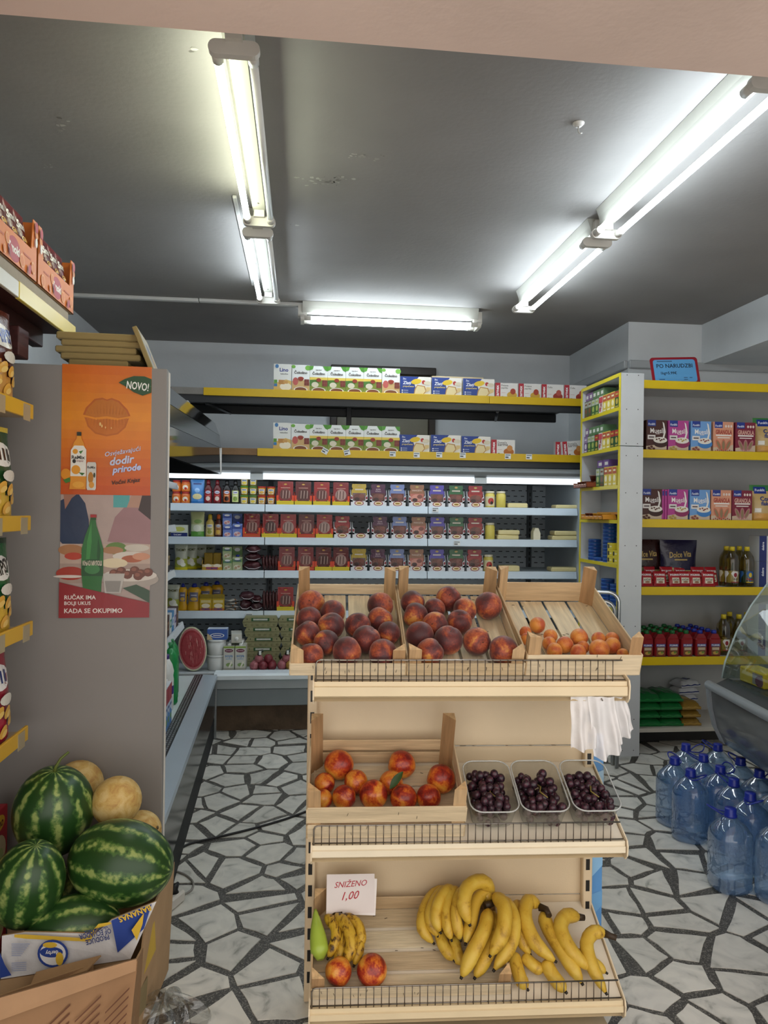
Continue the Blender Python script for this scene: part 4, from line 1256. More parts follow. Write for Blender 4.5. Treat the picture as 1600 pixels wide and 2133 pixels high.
# ---- hanging carrier bags
def bagf(k):
    pts = [[(1189, 1452), (1240, 1452), (1246, 1556), (1190, 1560)], [(1226, 1452), (1280, 1452), (1300, 1566), (1240, 1580)], [(1264, 1452), (1305, 1452), (1322, 1522), (1284, 1548)]][k]
    ly = (-.0, -.012, .012)[k]
    c = [sfront(px, py, ly) for px, py in pts]
    r = random.Random(k)
    def fn(u, v):
        a = c[0].lerp(c[1], u); d = c[3].lerp(c[2], u)
        p = a.lerp(d, v)
        p.y += .011 * math.sin(u * 13 + k) * (.25 + v) + .004 * math.sin(v * 9 + u * 5 + k)
        p.z += .003 * math.sin(u * 9 + 2 * k) * v ** 3 - .008 * v * (1 - (2 * u - 1) ** 2)
        return SM @ p
    return fn
BAG = mat('carrier_bag_film', .35, noise=.06, nscale=15, bump=.35, bscale=35, alpha=.82)
bg = empty('carrier_bags', SM @ sfront(1250, 1575, 0), 0, label='bunch of thin white carrier bags hanging under the top shelf', category='bags')
for k in range(3):
    b = MB(); f_ = bagf(k); b.grid(lambda u, v: f_(u, 1 - v) - bg.location, 22, 14, '#f4f2f2'); b.build('bag', BAG, bg)
b = MB(); q = sfront(1250, 1450, .0)
b.tube([SM @ (q + Vector((0, 0, .03))) - bg.location, SM @ q - bg.location, SM @ (q + Vector((0, -.02, -.008))) - bg.location], .002, '#8f8a84', 6); b.build('hook', WIRE, bg)

# folded step ladder in front of the corner shelf, behind the stand
q = at(1250, 1598, Z=0)
la = empty('step_ladder', (q.x, q.y, 0), math.radians(-20), label='folded aluminium step ladder with a rounded top bow behind the stand', category='ladder')
for k, (w_, top, y_) in enumerate(((.19, 1.04, 0.0), (.15, .98, .05))):
    pts = [(-w_ / 2, y_, .004), (-w_ / 2, y_, top - .06)] + [(-w_ / 2 + .06 - .06 * math.cos(a), y_, top - .06 + .06 * math.sin(a)) for a in np.linspace(.2, 1.57, 5)] + [(w_ / 2 - .06 + .06 * math.sin(a), y_, top - .06 + .06 * math.cos(a)) for a in np.linspace(0, 1.4, 5)] + [(w_ / 2, y_, top - .06), (w_ / 2, y_, .004)]
    b = MB(); b.tube(pts, .012, '#c3c6c8', 10); b.build('frame_bow', STEEL, la)
for z in (.25, .5, .75):
    b = MB(); b.box(-.085, .085, .008, .04, z, z + .02, '#a9acae', .003); b.build('tread', STEEL, la)

# ------------------------------------------------------------------ water bottles on the floor
WATER = clearm('blue_bottle_water', '#d9eafb', .19, .05, refr=.22, ior=1.30, noise=14, body=('#96c6f7', .17))
def bottle6():
    b = MB()
    pr = [(.0, .012), (.045, .004), (.066, .0), (.077, .012), (.079, .03), (.076, .042), (.079, .052), (.079, .085), (.076, .093), (.079, .102), (.079, .15), (.079, .205), (.075, .228), (.062, .25), (.044, .268), (.029, .281), (.0225, .286), (.0225, .292)]
    b.lathe(pr, '#ffffff', 28, sq=.12)
    cap = MB(); cap.lathe([(.0255, .287), (.0255, .295), (.0225, .298), (.0225, .318), (.021, .322), (.0, .322)], '#1c2d93', 20)
    h = MB(); pts = [(.026 * math.cos(a), .026 * math.sin(a), .29) for a in np.linspace(-2.2, -.95, 3)]
    loop = [(.026, -.01, .291)] + [(.026 + .05 * math.sin(a) * 1.0, -.01 + .03 * math.cos(a) - .03, .291 + .028 * math.sin(a)) for a in np.linspace(.25, 2.9, 9)] + [(.02, -.06, .29), (.0, -.045, .291), (-.01, -.026, .291)]
    h.tube(loop, .0032, '#1d2f8f', 6)
    return [(None, b, WATER), ('cap', cap, PLASTIC), ('carry_handle', h, PLASTIC)]
caps = [(1433, 1553), (1492, 1553), (1411, 1582), (1475, 1577), (1446, 1604), (1505, 1602), (1535, 1583), (1567, 1604), (1540, 1628), (1563, 1652), (1535, 1690), (1602, 1640), (1606, 1704)]
labs = ['at the back corner of the group, beside the shelf', 'at the back next to the counter end', 'leftmost behind the foremost left one', 'second row, between the two left ones', 'standing out at the front left of the group', 'in the middle of the left half', 'against the counter, far row', 'against the counter, second from the far row', 'in the middle of the group', 'just behind the foremost bottle', 'foremost and standing alone', 'partly cut at the picture edge, farther one', 'partly cut at the picture edge, nearer one']
BP = []
for c in caps:
    q = at(*c, Z=.315); BP.append([q.x, q.y])
for _ in range(60):
    for i in range(len(BP)):
        for j in range(i):
            dx, dy = BP[i][0] - BP[j][0], BP[i][1] - BP[j][1]; d = math.hypot(dx, dy); ov = .168 - d
            if ov > 0:
                for k, s in ((i, .5), (j, -.5)):
                    BP[k][0] += dx / d * ov * s; BP[k][1] += dy / d * ov * s
for i, (x, y) in enumerate(BP):
    put('b6', bottle6, 'water_bottle', (x, y, .0016), f'large blue water bottle, {labs[i]}', 'bottle', 'large water bottles on the floor', rot=[.4, 2.6, 1.9, 2.9, 5.6, 1.2, 2.2, .3, 2.4, 5.2, 3.1, .2, 1.0][i])

# ------------------------------------------------------------------ melons and boxes at the left
def wm(px, py, Y, rx, rz, axis, label, spin=0.0, stem=False):
    q = at(px, py, Y=Y)
    b = MB(); b.ball((0, 0, 0), (rx, rx, rz), '#ffffff', 40, 26)
    o = b.build('watermelon', RIND, None, q, None, label=label, category='watermelon', group='watermelons in the banana box')
    o.rotation_mode = 'QUATERNION'
    o.rotation_quaternion = Vector(axis).to_track_quat('Z', 'Y') @ Matrix.Rotation(spin, 3, 'Z').to_quaternion()
    if stem:
        s = MB(); s.tube([(0, 0, rz - .003), (.004, 0, rz + .015), (.018, .0, rz + .036), (.042, .0, rz + .05)], [.006, .0042, .004, .0036], '#5d6a2d', 8); s.build('stalk', RUBBER, o)
    return o
wm(112, 1690, 2.37, .117, .142, (.10, -.30, 1), 'striped watermelon with a curved stalk standing on top of the pile', .4, True)
wm(252, 1797, 2.24, .118, .152, (1, -.2, -.12), 'largest watermelon lying on its side at the edge of the box', .9)
wm(58, 1842, 2.15, .096, .125, (.25, -.25, 1), 'watermelon at the picture edge, in front of the one with the stalk', 2.0)
wm(152, 1930, 2.15, .082, .125, (1, .1, .05), 'watermelon low in the box behind the printed flap', 3.0)
wm(180, 1850, 2.44, .09, .11, (.5, .5, .6), 'dark watermelon deep in the box between the others', 1.0)
def mel(px, py, Y, r, label, sq=1.0, spin=0):
    q = at(px, py, Y=Y); b = MB(); b.ball((0, 0, 0), (r, r, r * sq), '#ffffff', 30, 20)
    o = b.build('yellow_melon', MELON, None, q, None, label=label, category='melon', group='yellow melons behind the watermelons'); o.rotation_euler = (1.2, .4, spin)
    s = MB(); s.lathe([(.0, r * sq * .985), (.006, r * sq + .002), (.0, r * sq + .004)], '#6b5634', 10); s.build('stalk_scar', RUBBER, o)
mel(163, 1637, 2.545, .080, 'yellow melon behind the stalked watermelon', 1.0, 0)
mel(243, 1669, 2.40, .074, 'yellow melon resting between the two largest watermelons', 1.02, 2.2)
mel(293, 1733, 2.50, .066, 'small yellow melon half hidden behind the largest watermelon', 1.0, 1)

# banana carton, opened, melons inside
def quadbox(b, pts, th, col, back=None):
    """thin board through 4 points"""
    p = [Vector(x) for x in pts]; n = (p[1] - p[0]).cross(p[3] - p[0]).normalized() * th
    b.face(p, col); b.face([x - n for x in p][::-1], back or '#a98963')
    for i in range(4):
        j = (i + 1) % 4
        b.face([p[j], p[i], p[i] - n, p[j] - n], back or '#a98963')
bx = empty('banana_box', (-.63, 2.25, 0), 0, label='white, blue and yellow banana carton holding the watermelons', category='box')
def W2(px, py, Y):
    return at(px, py, Y=Y) - bx.location
FY = 2.035
fl = [(8, 2034), (276, 1996), (324, 1884), (205, 1922), (178, 1950), (55, 1945), (5, 1942)]
g = {n: W2(*p) for n, p in dict(a=(2, 2040, 2.06), b=(272, 1998, 2.05), c=(326, 1878, 2.10), d=(232, 1916, 2.075), e=(200, 1945, 2.06), f=(52, 1942, 2.06), h=(4, 1950, 2.06)).items()}
b = MB()
front_pts = [g['a'], g['b'], g['c'], g['d'], g['e'], g['f'], g['h']]
b.face(front_pts, '#d9d7d6'); b.face([p + Vector((0, .006, 0)) for p in front_pts][::-1], '#b08f66')
for i in range(7):
    j = (i + 1) % 7
    b.face([front_pts[i], front_pts[i] + Vector((0, .006, 0)), front_pts[j] + Vector((0, .006, 0)), front_pts[j]], '#b08f66')
A_, B_ = g['a'], g['b']
def SF(u, v, o):
    px, py = u * 1000, v * 1000
    return W2(px, py, 2.05 + max(0, (px - 272)) * .0009 - o - .0035)
P = Pan(b, 1.0, 1.0, SF, .0004)
k_ = lambda px, py: (px / 1000, py / 1000)
P.poly([k_(52, 1947), k_(180, 1955), k_(205, 1925), k_(230, 1921), k_(232, 1925), k_(205, 1934), k_(186, 1962), k_(54, 1956), k_(30, 1953), k_(30, 1947)][::-1], '#d9b338')
P.poly([k_(232, 1918), k_(316, 1884), k_(300, 1935), k_(245, 1985)][::-1], '#26418f')
P.poly([k_(274, 1938), k_(300, 1902), k_(297, 1925), k_(285, 1960)][::-1], '#e2b93a')
P.poly([k_(0, 1985), k_(10, 2010), k_(24, 2032), k_(0, 2038)][::-1], '#26418f')
def txt(t, px, py, h, col, w, rot=0.0, bold=.02):
    V, F_, ww, hh = glyphs(t, bold, 0)
    s = h / hh; sx = min(s, w / ww); o_ = P.nx(); ca, sa = math.cos(rot), math.sin(rot); idx = []
    for x, y in V:
        X, Y = -x * sx, -y * s          # printed upside down
        idx.append(b.v(SF((px + X * ca - Y * sa) / 1000, (py - X * sa - Y * ca) / 1000, o_)))
    for f in F_:
        b.f([idx[i] for i in f], col)
txt('BANANAS', 281, 1904, 12, '#e2b93a', 80, .38, .03)
txt('PRODUCE', 203, 1958, 11, '#2f3f7a', 50, .25); txt('OF ECUADOR', 198, 1946, 11, '#2f3f7a', 68, .2); txt('VACUUM PACK', 200, 1937, 6, '#2f3f7a', 52, .22)
# the printed disc: only its plain shapes and lettering
def disc(px, py, rx, ry, col):
    o_ = P.nx(); b.face([SF((px + rx * math.cos(-a)) / 1000, (py + ry * math.sin(-a)) / 1000, o_) for a in np.linspace(0, 2 * math.pi, 24, endpoint=False)], col)
disc(110, 1987, 32, 29, '#26418f'); disc(110, 1987, 27, 24, '#e0dfdd'); disc(107, 1984, 24, 11, '#26418f'); disc(104, 1969, 15, 6, '#d9b338'); disc(124, 1998, 8, 14, '#d9b338')
txt('derby', 108, 1984, 11, '#e8e8e8', 40, .08)
for i in range(7):
    o_ = P.nx(); b.face([SF(x / 1000, y / 1000, o_) for x, y in ((24, 1966 + i * 4), (24, 1968 + i * 4), (62 - i * 3, 1968 + i * 4), (62 - i * 3, 1966 + i * 4))], '#9aa3bd')
for i in range(5):
    o_ = P.nx(); b.face([SF(x / 1000, y / 1000, o_) for x, y in ((24, 2006 + i * 4), (24, 2008 + i * 4), (55, 2006 + i * 4), (55, 2004 + i * 4))], '#9aa3bd')

b.build('printed_flap', KRAFT, bx)
b = MB(); quadbox(b, [W2(2, 2040, 2.065), W2(272, 1998, 2.06), (W2(272, 1998, 2.06).x, W2(272, 1998, 2.06).y, .012), (W2(2, 2040, 2.065).x, W2(2, 2040, 2.065).y, .012)], .005, '#c3b9a8'); b.build('front_wall', KRAFT, bx)
fr = W2(272, 1998, 2.06)
b = MB(); quadbox(b, [(fr.x, fr.y, .012), (fr.x + .03, fr.y + .42, .012), (fr.x + .045, fr.y + .42, .36), (fr.x + .028, fr.y + .05, .36), ], .005, '#b1916b')
P2 = Pan(b, 1, 1, lambda u, v, o: (fr.x + .03 * u + .016 * v + .002 + o, fr.y + .02 + .38 * u, .02 + .3 * v), .0005)
P2.poly([(.1, .6), (.5, .6), (.4, .95), (.1, .95)], '#c9a83e'); P2.poly([(.0, .3), (.3, .2), (.3, .5), (0, .55)], '#8a7a55')
b.build('side_wall', KRAFT, bx)
b = MB(); b.box(-.2, .2, -.17, .22, .0025, .012, '#a98963'); b.build('bottom', KRAFT, bx)
b = MB(); quadbox(b, [(-.28, .24, .012), (.2, .25, .012), (.2, .25, .33), (-.28, .24, .33)], .005, '#b1916b'); b.build('rear_wall', KRAFT, bx)

# brown carton in front
cb_ = empty('cardboard_carton', (-.62, 1.85, 0), 0, label='open brown cardboard carton with folded edges in the near corner', category='box')
def W3(px, py, Y):
    return at(px, py, Y=Y) - cb_.location
R1, R2 = W3(285, 1998, 1.93), W3(-60, 2096, 1.78)
S1, S2 = W3(283, 2023, 1.915), W3(-60, 2148, 1.765)
b = MB(); quadbox(b, [S2, S1, R1, R2], .012, '#b08a66', '#a5805c'); b.build('folded_rim', KRAFT, cb_)
b = MB(); quadbox(b, [(R2.x, R2.y + .01, .003), (R1.x - .035, R1.y + .012, .003), (R1.x, R1.y + .012, R1.z - .012), (R2.x, R2.y + .01, R2.z - .015)], .005, '#a17a57'); 
fx = lambda u, v, o: Vector((R2.x, R2.y - o + .009, .003)).lerp(Vector((R1.x - .035, R1.y - o + .011, .003)), u).lerp(Vector((R2.x, R2.y - o + .009, R2.z - .02)).lerp(Vector((R1.x, R1.y - o + .011, R1.z - .015)), u), v)
P3_ = Pan(b, 1, 1, fx, .0006)
for (u0, u1) in ((.42, .58), (.62, .78), (.82, .97)):
    for k in range(9):
        v = .25 + k * .06
        P3_.poly([(u0, v), (u1, v + .12), (u1, v + .135), (u0, v + .012)], '#6b4430')
b.build('front_wall', KRAFT, cb_)
in1, in2 = W3(178, 2010, 2.0), W3(-60, 2075, 1.93)
b = MB(); quadbox(b, [(R2.x, R2.y + .14, .003), (in1.x + .02, in1.y, .003), (in1.x + .02, in1.y, in1.z + .0), (R2.x, R2.y + .14, in2.z)], .005, '#9c7b58'); b.build('inner_flap', KRAFT, cb_)
b = MB(); quadbox(b, [(R1.x - .03, R1.y + .012, .003), (R1.x - .02, R1.y + .10, .003), (R1.x - .004, R1.y + .10, R1.z - .03), (R1.x - .002, R1.y + .014, R1.z - .01)], .005, '#8f6f4e'); b.build('side_wall', KRAFT, cb_)
b = MB(); b.box(R2.x, R1.x - .05, R2.y + .03, R2.y + .13, .0025, .008, '#8f6f4e'); b.build('bottom', KRAFT, cb_)
tq = [W3(75, 2025, 2.02), W3(210, 1990, 2.02), W3(180, 2022, 1.98), W3(60, 2060, 1.97)]
b = MB(); quadbox(b, tq[::-1], .004, '#a58560'); b.build('torn_flap', KRAFT, cb_)

# clear bag on the floor, power strip, cables
def crumple(u, v):
    a = u * 2 * math.pi; t = v * math.pi / 2
    r = .10 + .018 * math.sin(a * 5 + v * 4) + .012 * math.sin(a * 9 + 1)
    return (r * math.cos(a) * math.cos(t) * 1.05, r * math.sin(a) * math.cos(t) * .8, .004 + .085 * math.sin(t) * (1 + .22 * math.sin(a * 4 + 2) + .12 * math.sin(a * 11)))
b = MB(); b.grid(crumple, 40, 10, '#ffffff', smooth=False)
q = at(345, 2145, Z=0)
b.build('clear_bag', clearm('clear_film', '#f2f3f2', .2, .1, noise=25), None, (q.x, q.y, .002), label='crumpled clear plastic bag lying on the floor beside the carton', category='plastic bag')
q = at(343, 1885, Z=.03)
b = MB(); b.box(-.026, .026, -.10, .10, 0, .045, '#cfcac2', .008)
for y in (-.06, .0, .06):
    b.lathe([(.018, .0452), (.016, .0405), (.0, .0402)], '#3a3733', 14, (0, y, 0))
PW = b.build('power_strip', PLASTIC, None, (q.x, q.y, .0016), math.radians(-25), label='grimy white power strip with round sockets on the floor by the box', category='power strip')
b = MB(); b.tube([(0, .06, .044), (0, .06, .062), (.0, .085, .07)], [.017, .015, .006], '#1a1a1b', 10); b.build('plug', RUBBER, PW)
def cable(pxs, r, col, label, z=None):
    pts = [at(px, py, Z=r + .0016) for px, py in pxs]
    out = []
    m = len(pts) - 1
    for i in range(m * 6 + 1):
        t = i / 6; k = min(int(t), m - 1); f = t - k
        p0, p1, p2, p3 = pts[max(k - 1, 0)], pts[k], pts[k + 1], pts[min(k + 2, m)]
        out.append(.5 * ((2 * p1) + (p2 - p0) * f + (2 * p0 - 5 * p1 + 4 * p2 - p3) * f * f + (3 * p1 - p0 - 3 * p2 + p3) * f ** 3))
    o0 = out[0]; b = MB(); b.tube([p - o0 for p in out], r, col, 8)
    b.build('cable', RUBBER, None, o0, label=label, category='cable', group='cables on the floor')
cable([(358, 1784), (390, 1760), (450, 1745), (520, 1728), (590, 1708), (640, 1690)], .0055, '#1b1b1c', 'black cable stretched across the paving to the fruit stand')
cable([(356, 1812), (385, 1822), (402, 1838), (398, 1855), (375, 1866), (352, 1868)], .004, '#8b8781', 'grey looped cable beside the power strip')

# ------------------------------------------------------------------ posters on the chiller's end panel
def poster(name, px0, px1, py0, py1, label, draw):
    a, c = at(px0, py1, Y=2.622), at(px1, py0, Y=2.622)
    w, h = c.x - a.x, c.z - a.z
    b = MB(); b.box(0, w, -.0012, 0, 0, h, '#dddddd')
    P = front(b, 0, -.0012, 0, w, h); P.step = .00012
    draw(P, b)
    q = lw((a.x - LO.x), -.0006, a.z)
    o = b.build(name, GLOSSPAPER, None, q, LR, label=label, category='poster')
    return o
def dr1(P, b):
    n = 14
    for i in range(n):
        t = (i + .5) / n
        m = 1 - abs(t - .62) / .62
        c = [int(x + (y - x) * max(0, m)) for x, y in zip((196, 78, 18), (226, 140, 28))]
        P.k = 1; P.rect(0, i / n, 1, (i + 1) / n, '#%02x%02x%02x' % tuple(c))
    P.k = 2
    def lips(cx, cy, s, col):
        up = [(-.25, 0), (-.22, .035), (-.13, .078), (-.05, .085), (0, .077), (.05, .085), (.13, .072), (.22, .03), (.25, 0), (.12, -.012), (0, -.004), (-.12, -.012)]
        lo = [(-.235, -.012), (-.12, -.026), (0, -.018), (.12, -.026), (.235, -.012), (.2, -.06), (.12, -.096), (0, -.108), (-.12, -.096), (-.2, -.06)]
        P.poly([(cx + x * s, cy + y * s * 1.5) for x, y in up][::-1], col[0]); P.poly([(cx + x * s, cy + y * s * 1.42) for x, y in lo][::-1], col[1])
    lips(.5, .615, 1.06, ('#b85c12', '#bb620f')); lips(.5, .614, .97, ('#c06f1a', '#c66c14'))
    for k in range(13):
        x = .5 + (k - 6) * .034
        P.poly([(x, .624), (x + .004, .624), (.5 + (k - 6) * .038 + .002, .728 - abs(k - 6) * .010)], '#b0611a')
        P.poly([(x, .586), (.5 + (k - 6) * .036, .475 + abs(k - 6) * .012), (x + .004, .586)], '#b0611a')
    for x, y, r in ((.43, .545, .012), (.45, .53, .01), (.49, .52, .007), (.555, .517, .006)):
        P.ell(x, y, r, r * 1.2, '#efc27a', 10)
    lf = [(.63, .87), (.70, .9), (.8, .925), (.92, .925), (1.0, .905), (1.0, .80), (.9, .775), (.8, .80), (.70, .845)]
    P.poly(lf[::-1], '#1e4a25'); P.poly([(.63, .87), (.8, .868), (1.0, .845), (1.0, .85), (.8, .876)][::-1], '#3a6c3a')
    P.text('NOVO!', .845, .848, .062, '#f2f2ee', .25, .02, 0, -.1)
    P.text('Osvježavajući', .69, .335, .05, '#c3cde8', .52, .012, .3, .2); P.text('dodir', .68, .27, .062, '#c3cde8', .36, .03, .3, .16); P.text('prirode', .73, .2, .068, '#b9c8f0', .5, .035, .3, .14)
    P.text('Voćni Knjaz', .73, .105, .045, '#2c1a10', .44, .02, .3, .14)
    # bottle, can, orange
    P.ell(.06, .155, .055, .042, '#df8f20', 18); P.poly([(.03, .11), (.10, .13), (.12, .10), (.06, .085)], '#3f7a2d')
    P.poly([(.10, .04), (.28, .04), (.285, .1), (.28, .33), (.25, .40), (.225, .43), (.225, .455), (.175, .455), (.175, .43), (.145, .40), (.112, .33), (.11, .1)][::-1][::-1], '#e0932a')
    P.rect(.175, .45, .225, .48, '#252a1e'); P.poly([(.11, .14), (.282, .14), (.282, .345), (.25, .375), (.15, .375), (.112, .34)], '#e9e6dd')
    P.ell(.16, .33, .03, .02, '#df9a2a', 12); P.poly([(.2, .33), (.25, .34), (.22, .31)], '#3f7a2d')
    P.text('ReMix', .195, .285, .028, '#23201c', .16, .03); P.text('KNJAZ', .215, .255, .016, '#7d2530', .08); P.ell(.15, .255, .02, .016, '#2a2620', 12); P.ell(.17, .19, .05, .035, '#e39a2c', 14); P.poly([(.2, .17), (.27, .165), (.24, .145)], '#3a6c2a'); P.ell(.2, .075, .065, .025, '#e9a63c', 14)
    P.poly([(.30, .035), (.385, .035), (.395, .05), (.395, .235), (.385, .25), (.30, .25), (.29, .235), (.29, .05)], '#cfcdc6'); P.text('ReMix', .342, .21, .02, '#23201c', .09, .03); P.ell(.335, .13, .03, .045, '#b8791f', 14); P.ell(.375, .15, .012, .02, '#2e3a20', 10); P.ell(.345, .075, .03, .025, '#d89636', 12)
poster('drink_poster', 127, 316, 765, 1030, 'orange poster with fruit lips, a juice bottle and a leaf saying NOVO', dr1)
def dr2(P, b):
    P.rect(0, 0, 1, 1, '#b09c95')
    P.poly([(0, .62), (0, .95), (.12, 1), (.2, 1), (.27, .93), (.31, .80), (.33, .6), (.05, .58)], '#263552'); P.poly([(.05, .88), (.12, .97), (.17, 1), (.03, 1)], '#a3725f')
    P.rect(.58, .9, .76, 1, '#4fa0a0')
    P.poly([(.52, .62), (.6, .82), (.7, .9), (.86, .9), (1, .82), (1, .6)], '#9a7477'); P.poly([(.73, .9), (.78, 1), (.92, 1), (.9, .9)], '#b08874'); P.poly([(.86, .88), (.9, 1), (1, 1), (1, .8)], '#3a2a28')
    P.rect(0, .28, 1, .6, '#b9a294'); P.poly([(0, .28), (1, .28), (1, .44), (0, .44)], '#a58f84')
    for x, y, rx, ry, c in ((.12, .55, .14, .045, '#a9764f'), (.15, .5, .1, .03, '#b6412f'), (.12, .36, .16, .055, '#a3392c'), (.1, .335, .17, .012, '#d5cbc3'), (.62, .565, .12, .05, '#5f7f3a'), (.58, .55, .12, .03, '#a77a55'), (.85, .57, .14, .03, '#c5bdb0'), (.78, .5, .2, .04, '#d0c8bd'), (.8, .48, .12, .03, '#a85a3a'), (.9, .5, .1, .03, '#c78d70'), (.6, .445, .15, .04, '#d8c9a8')):
        P.ell(x, y, rx, ry, c, 18)
    P.ell(.78, .315, .32, .075, '#a79d94', 24)
    P.ell(.78, .345, .3, .05, '#cfc7be', 24)
    for x, y in ((.6, .36), (.68, .38), (.75, .35), (.83, .385), (.9, .36), (.98, .37), (.66, .345), (.87, .34)):
        P.ell(x, y, .055, .035, '#6a3a2c', 12); P.ell(x - .01, y + .01, .03, .016, '#8b5544', 10)
    P.poly([(.7, .24), (1, .12), (1, .22), (.85, .27)], '#36503c')
    P.poly([(.5, .2), (.68, .2), (.72, .36), (.48, .36)], '#b9b4ae'); P.poly([(.52, .21), (.66, .21), (.68, .3), (.5, .3)], '#8f8b86')
    P.poly([(.265, .21), (.46, .21), (.465, .30), (.48, .36), (.48, .56), (.44, .66), (.40, .75), (.385, .82), (.335, .82), (.32, .75), (.275, .66), (.24, .56), (.24, .36), (.25, .3)], '#2c6b34')
    P.poly([(.285, .40), (.30, .62), (.345, .78), (.35, .62), (.32, .4)], '#418a46'); P.poly([(.43, .4), (.45, .55), (.42, .66), (.41, .5)], '#1d5226')
    P.rect(.332, .815, .40, .84, '#a32a2e'); P.rect(.335, .795, .395, .815, '#22522a')
    P.poly([(.245, .34), (.475, .34), (.475, .45), (.42, .475), (.3, .475), (.245, .45)], '#204f2a'); P.ell(.36, .395, .085, .04, '#3f7d48', 16)
    P.text('КЊАЗ МИЛОШ', .36, .445, .04, '#e6d9c8', .21, .015)
    P.poly([(0, 0), (1, 0), (1, .12), (.6, .185), (.25, .245), (0, .29)], '#8f2129')
    P.text('RUČAK IMA', .06, .172, .045, '#e9e2dd', .6, .015, al='l'); P.text('BOLJI UKUS', .06, .115, .038, '#e9e2dd', .6, .015, al='l'); P.text('KADA SE OKUPIMO', .06, .058, .038, '#e9e2dd', .66, .015, al='l')
poster('mineral_water_poster', 124, 314, 1033, 1287, 'poster of a green mineral water bottle on a laid table', dr2)

# straw boards and leaning board on top of the side chiller
def brd(w, d, h):
    def mk():
        b = MB(); b.box(-w / 2, w / 2, -d / 2, d / 2, 0, h, '#a08c5c', .004, cols={'T': '#c9bb98', 'D': '#c9bb98'})
        return [(None, b, mat('straw_edge', .8, noise=.35, nscale=30, stretch=(30, 30, 90), bump=.3, bscale=30))]
    return mk
z = 1.982
for i, (px, w, h, lab) in enumerate([(225, .20, .034, 'pale block under the stacked straw boards'), (228, .268, .022, 'lowest straw board of the stack on the side chiller'), (217, .272, .022, 'second straw board from the bottom on the side chiller'), (226, .268, .021, 'third straw board from the bottom on the side chiller'), (218, .278, .025, 'topmost straw board of the stack on the side chiller')]):
    q = at(px, 740, Y=2.83)
    put(f'brd{i}', brd(w, .26, h), 'straw_board', (q.x, 2.83 + .004 * i, z), lab, 'board', 'straw boards on the side chiller', rot=.01 * i)
    z += h + .002
b = MB(); b.box(-.008, .008, -.13, .13, 0, .165, '#a08c5c', .002); P = Pan(b, .26, .165, lambda u, v, o: (.008 + o, -.13 + u, v)); P.rect(.03, .05, .97, .95, '#b9b2a6'); P.ell(.5, .5, .2, .25, '#8d93a8', 14); P.ell(.62, .35, .12, .2, '#c3a383', 12)
q = at(330, 766, Y=2.80)
o = b.build('leaning_board', MATS['straw_edge'], None, (q.x - .01, 2.82, 1.982), label='printed straw board leaning against the stack on the side chiller', category='board'); o.rotation_euler = (0, -.38, .06)

# ------------------------------------------------------------------ snack shelf at the left edge
XS = -.86
sn = empty('snack_shelf', (0, 0, 0), label='snack shelf with yellow price rails at the left picture edge', category='shelf')
SNZ = [1.815, 1.462, 1.124, .796]
for i, z in enumerate(SNZ):
    ye = (2.50, 2.49, 2.52, 2.49)[i]
    b = MB(); b.box(XS - .4, XS - .004, 1.0, ye, z - .03, z - .008, '#b7a489', .002); s_ = b.build('shelf_board', PAINT, sn)
    b = MB(); b.box(XS - .004, XS + .006, 1.0, ye, z - .035, z + .012, '#d9a92c', .002); b.build('price_rail', PLASTIC, s_)
    for k, yy in enumerate((ye - .06, ye - .26, ye - .5)):
        b = MB(); b.box(XS + .006, XS + .0075, yy - .028, yy + .028, z - .045, z + .006, '#a99a7a'); b.build('clear_pocket', PLASTIC, s_)
b = MB(); b.box(XS - .36, XS - .1, 2.1, 2.42, 1.70, 1.785, '#c79a2a', .003); b.build('bracket', PAINT, sn)
for y in (1.05, 2.44):
    b = MB(); b.box(XS - .44, XS - .40, y, y + .05, 0, 1.97, '#8c8780', .003); b.build('upright', PAINT, sn)
b = MB(); b.box(XS - .75, XS - .44, 1.0, 2.60, .05, 1.97, '#8a8580', .003); b.build('back_panel', PAINT, sn)
q = at(45, 1190, Y=2.0)
# top wooden shelf
tp = empty('wooden_top_shelf', (0, 0, 0), label='dark red wooden shelf with yellow front strip above the snacks', category='shelf')
WOODR = mat('dark_red_wood', .55, noise=.4, nscale=5, stretch=(14, 1.2, 14))
ZT = 2.155
b = MB(); b.box(-1.6, XS - .012, .9, 2.95, ZT + .0, ZT + .02, '#4a2522', .002); b.build('shelf_board', WOODR, tp)
b = MB(); b.box(-1.55, XS - .02, .9, 2.93, ZT + .021, ZT + .08, '#a89c8e', .003); b.build('pale_board', KRAFT, tp)
b = MB(); b.box(XS - .012, XS, .9, 2.38, ZT - .02, ZT + .03, '#bdb7a4', .002); b.build('bare_strip', PLASTIC, tp)
b = MB(); b.box(XS - .012, XS + .0015, 2.381, 2.95, ZT - .022, ZT + .032, '#dcc55a', .002); b.build('price_strip', PLASTIC, tp)
for x in (XS - .10, XS - .45):
    b = MB(); b.box(x - .04, x, .9, 2.9, ZT - .062, ZT, '#42201e', .003); b.build('shelf_beam', WOODR, tp)
for k, y in enumerate((1.3, 1.75, 2.2, 2.55)):
    b = MB(); b.box(-1.6, XS - .06, y, y + .09, ZT - .16, ZT - .064, '#4e2826', .003); b.build('cross_plank', WOODR, tp)
b = MB(); b.box(-1.6, XS - .3, .9, 2.6, ZT - .175, ZT - .162, '#2d1615', .002); b.build('lower_board', WOODR, tp)

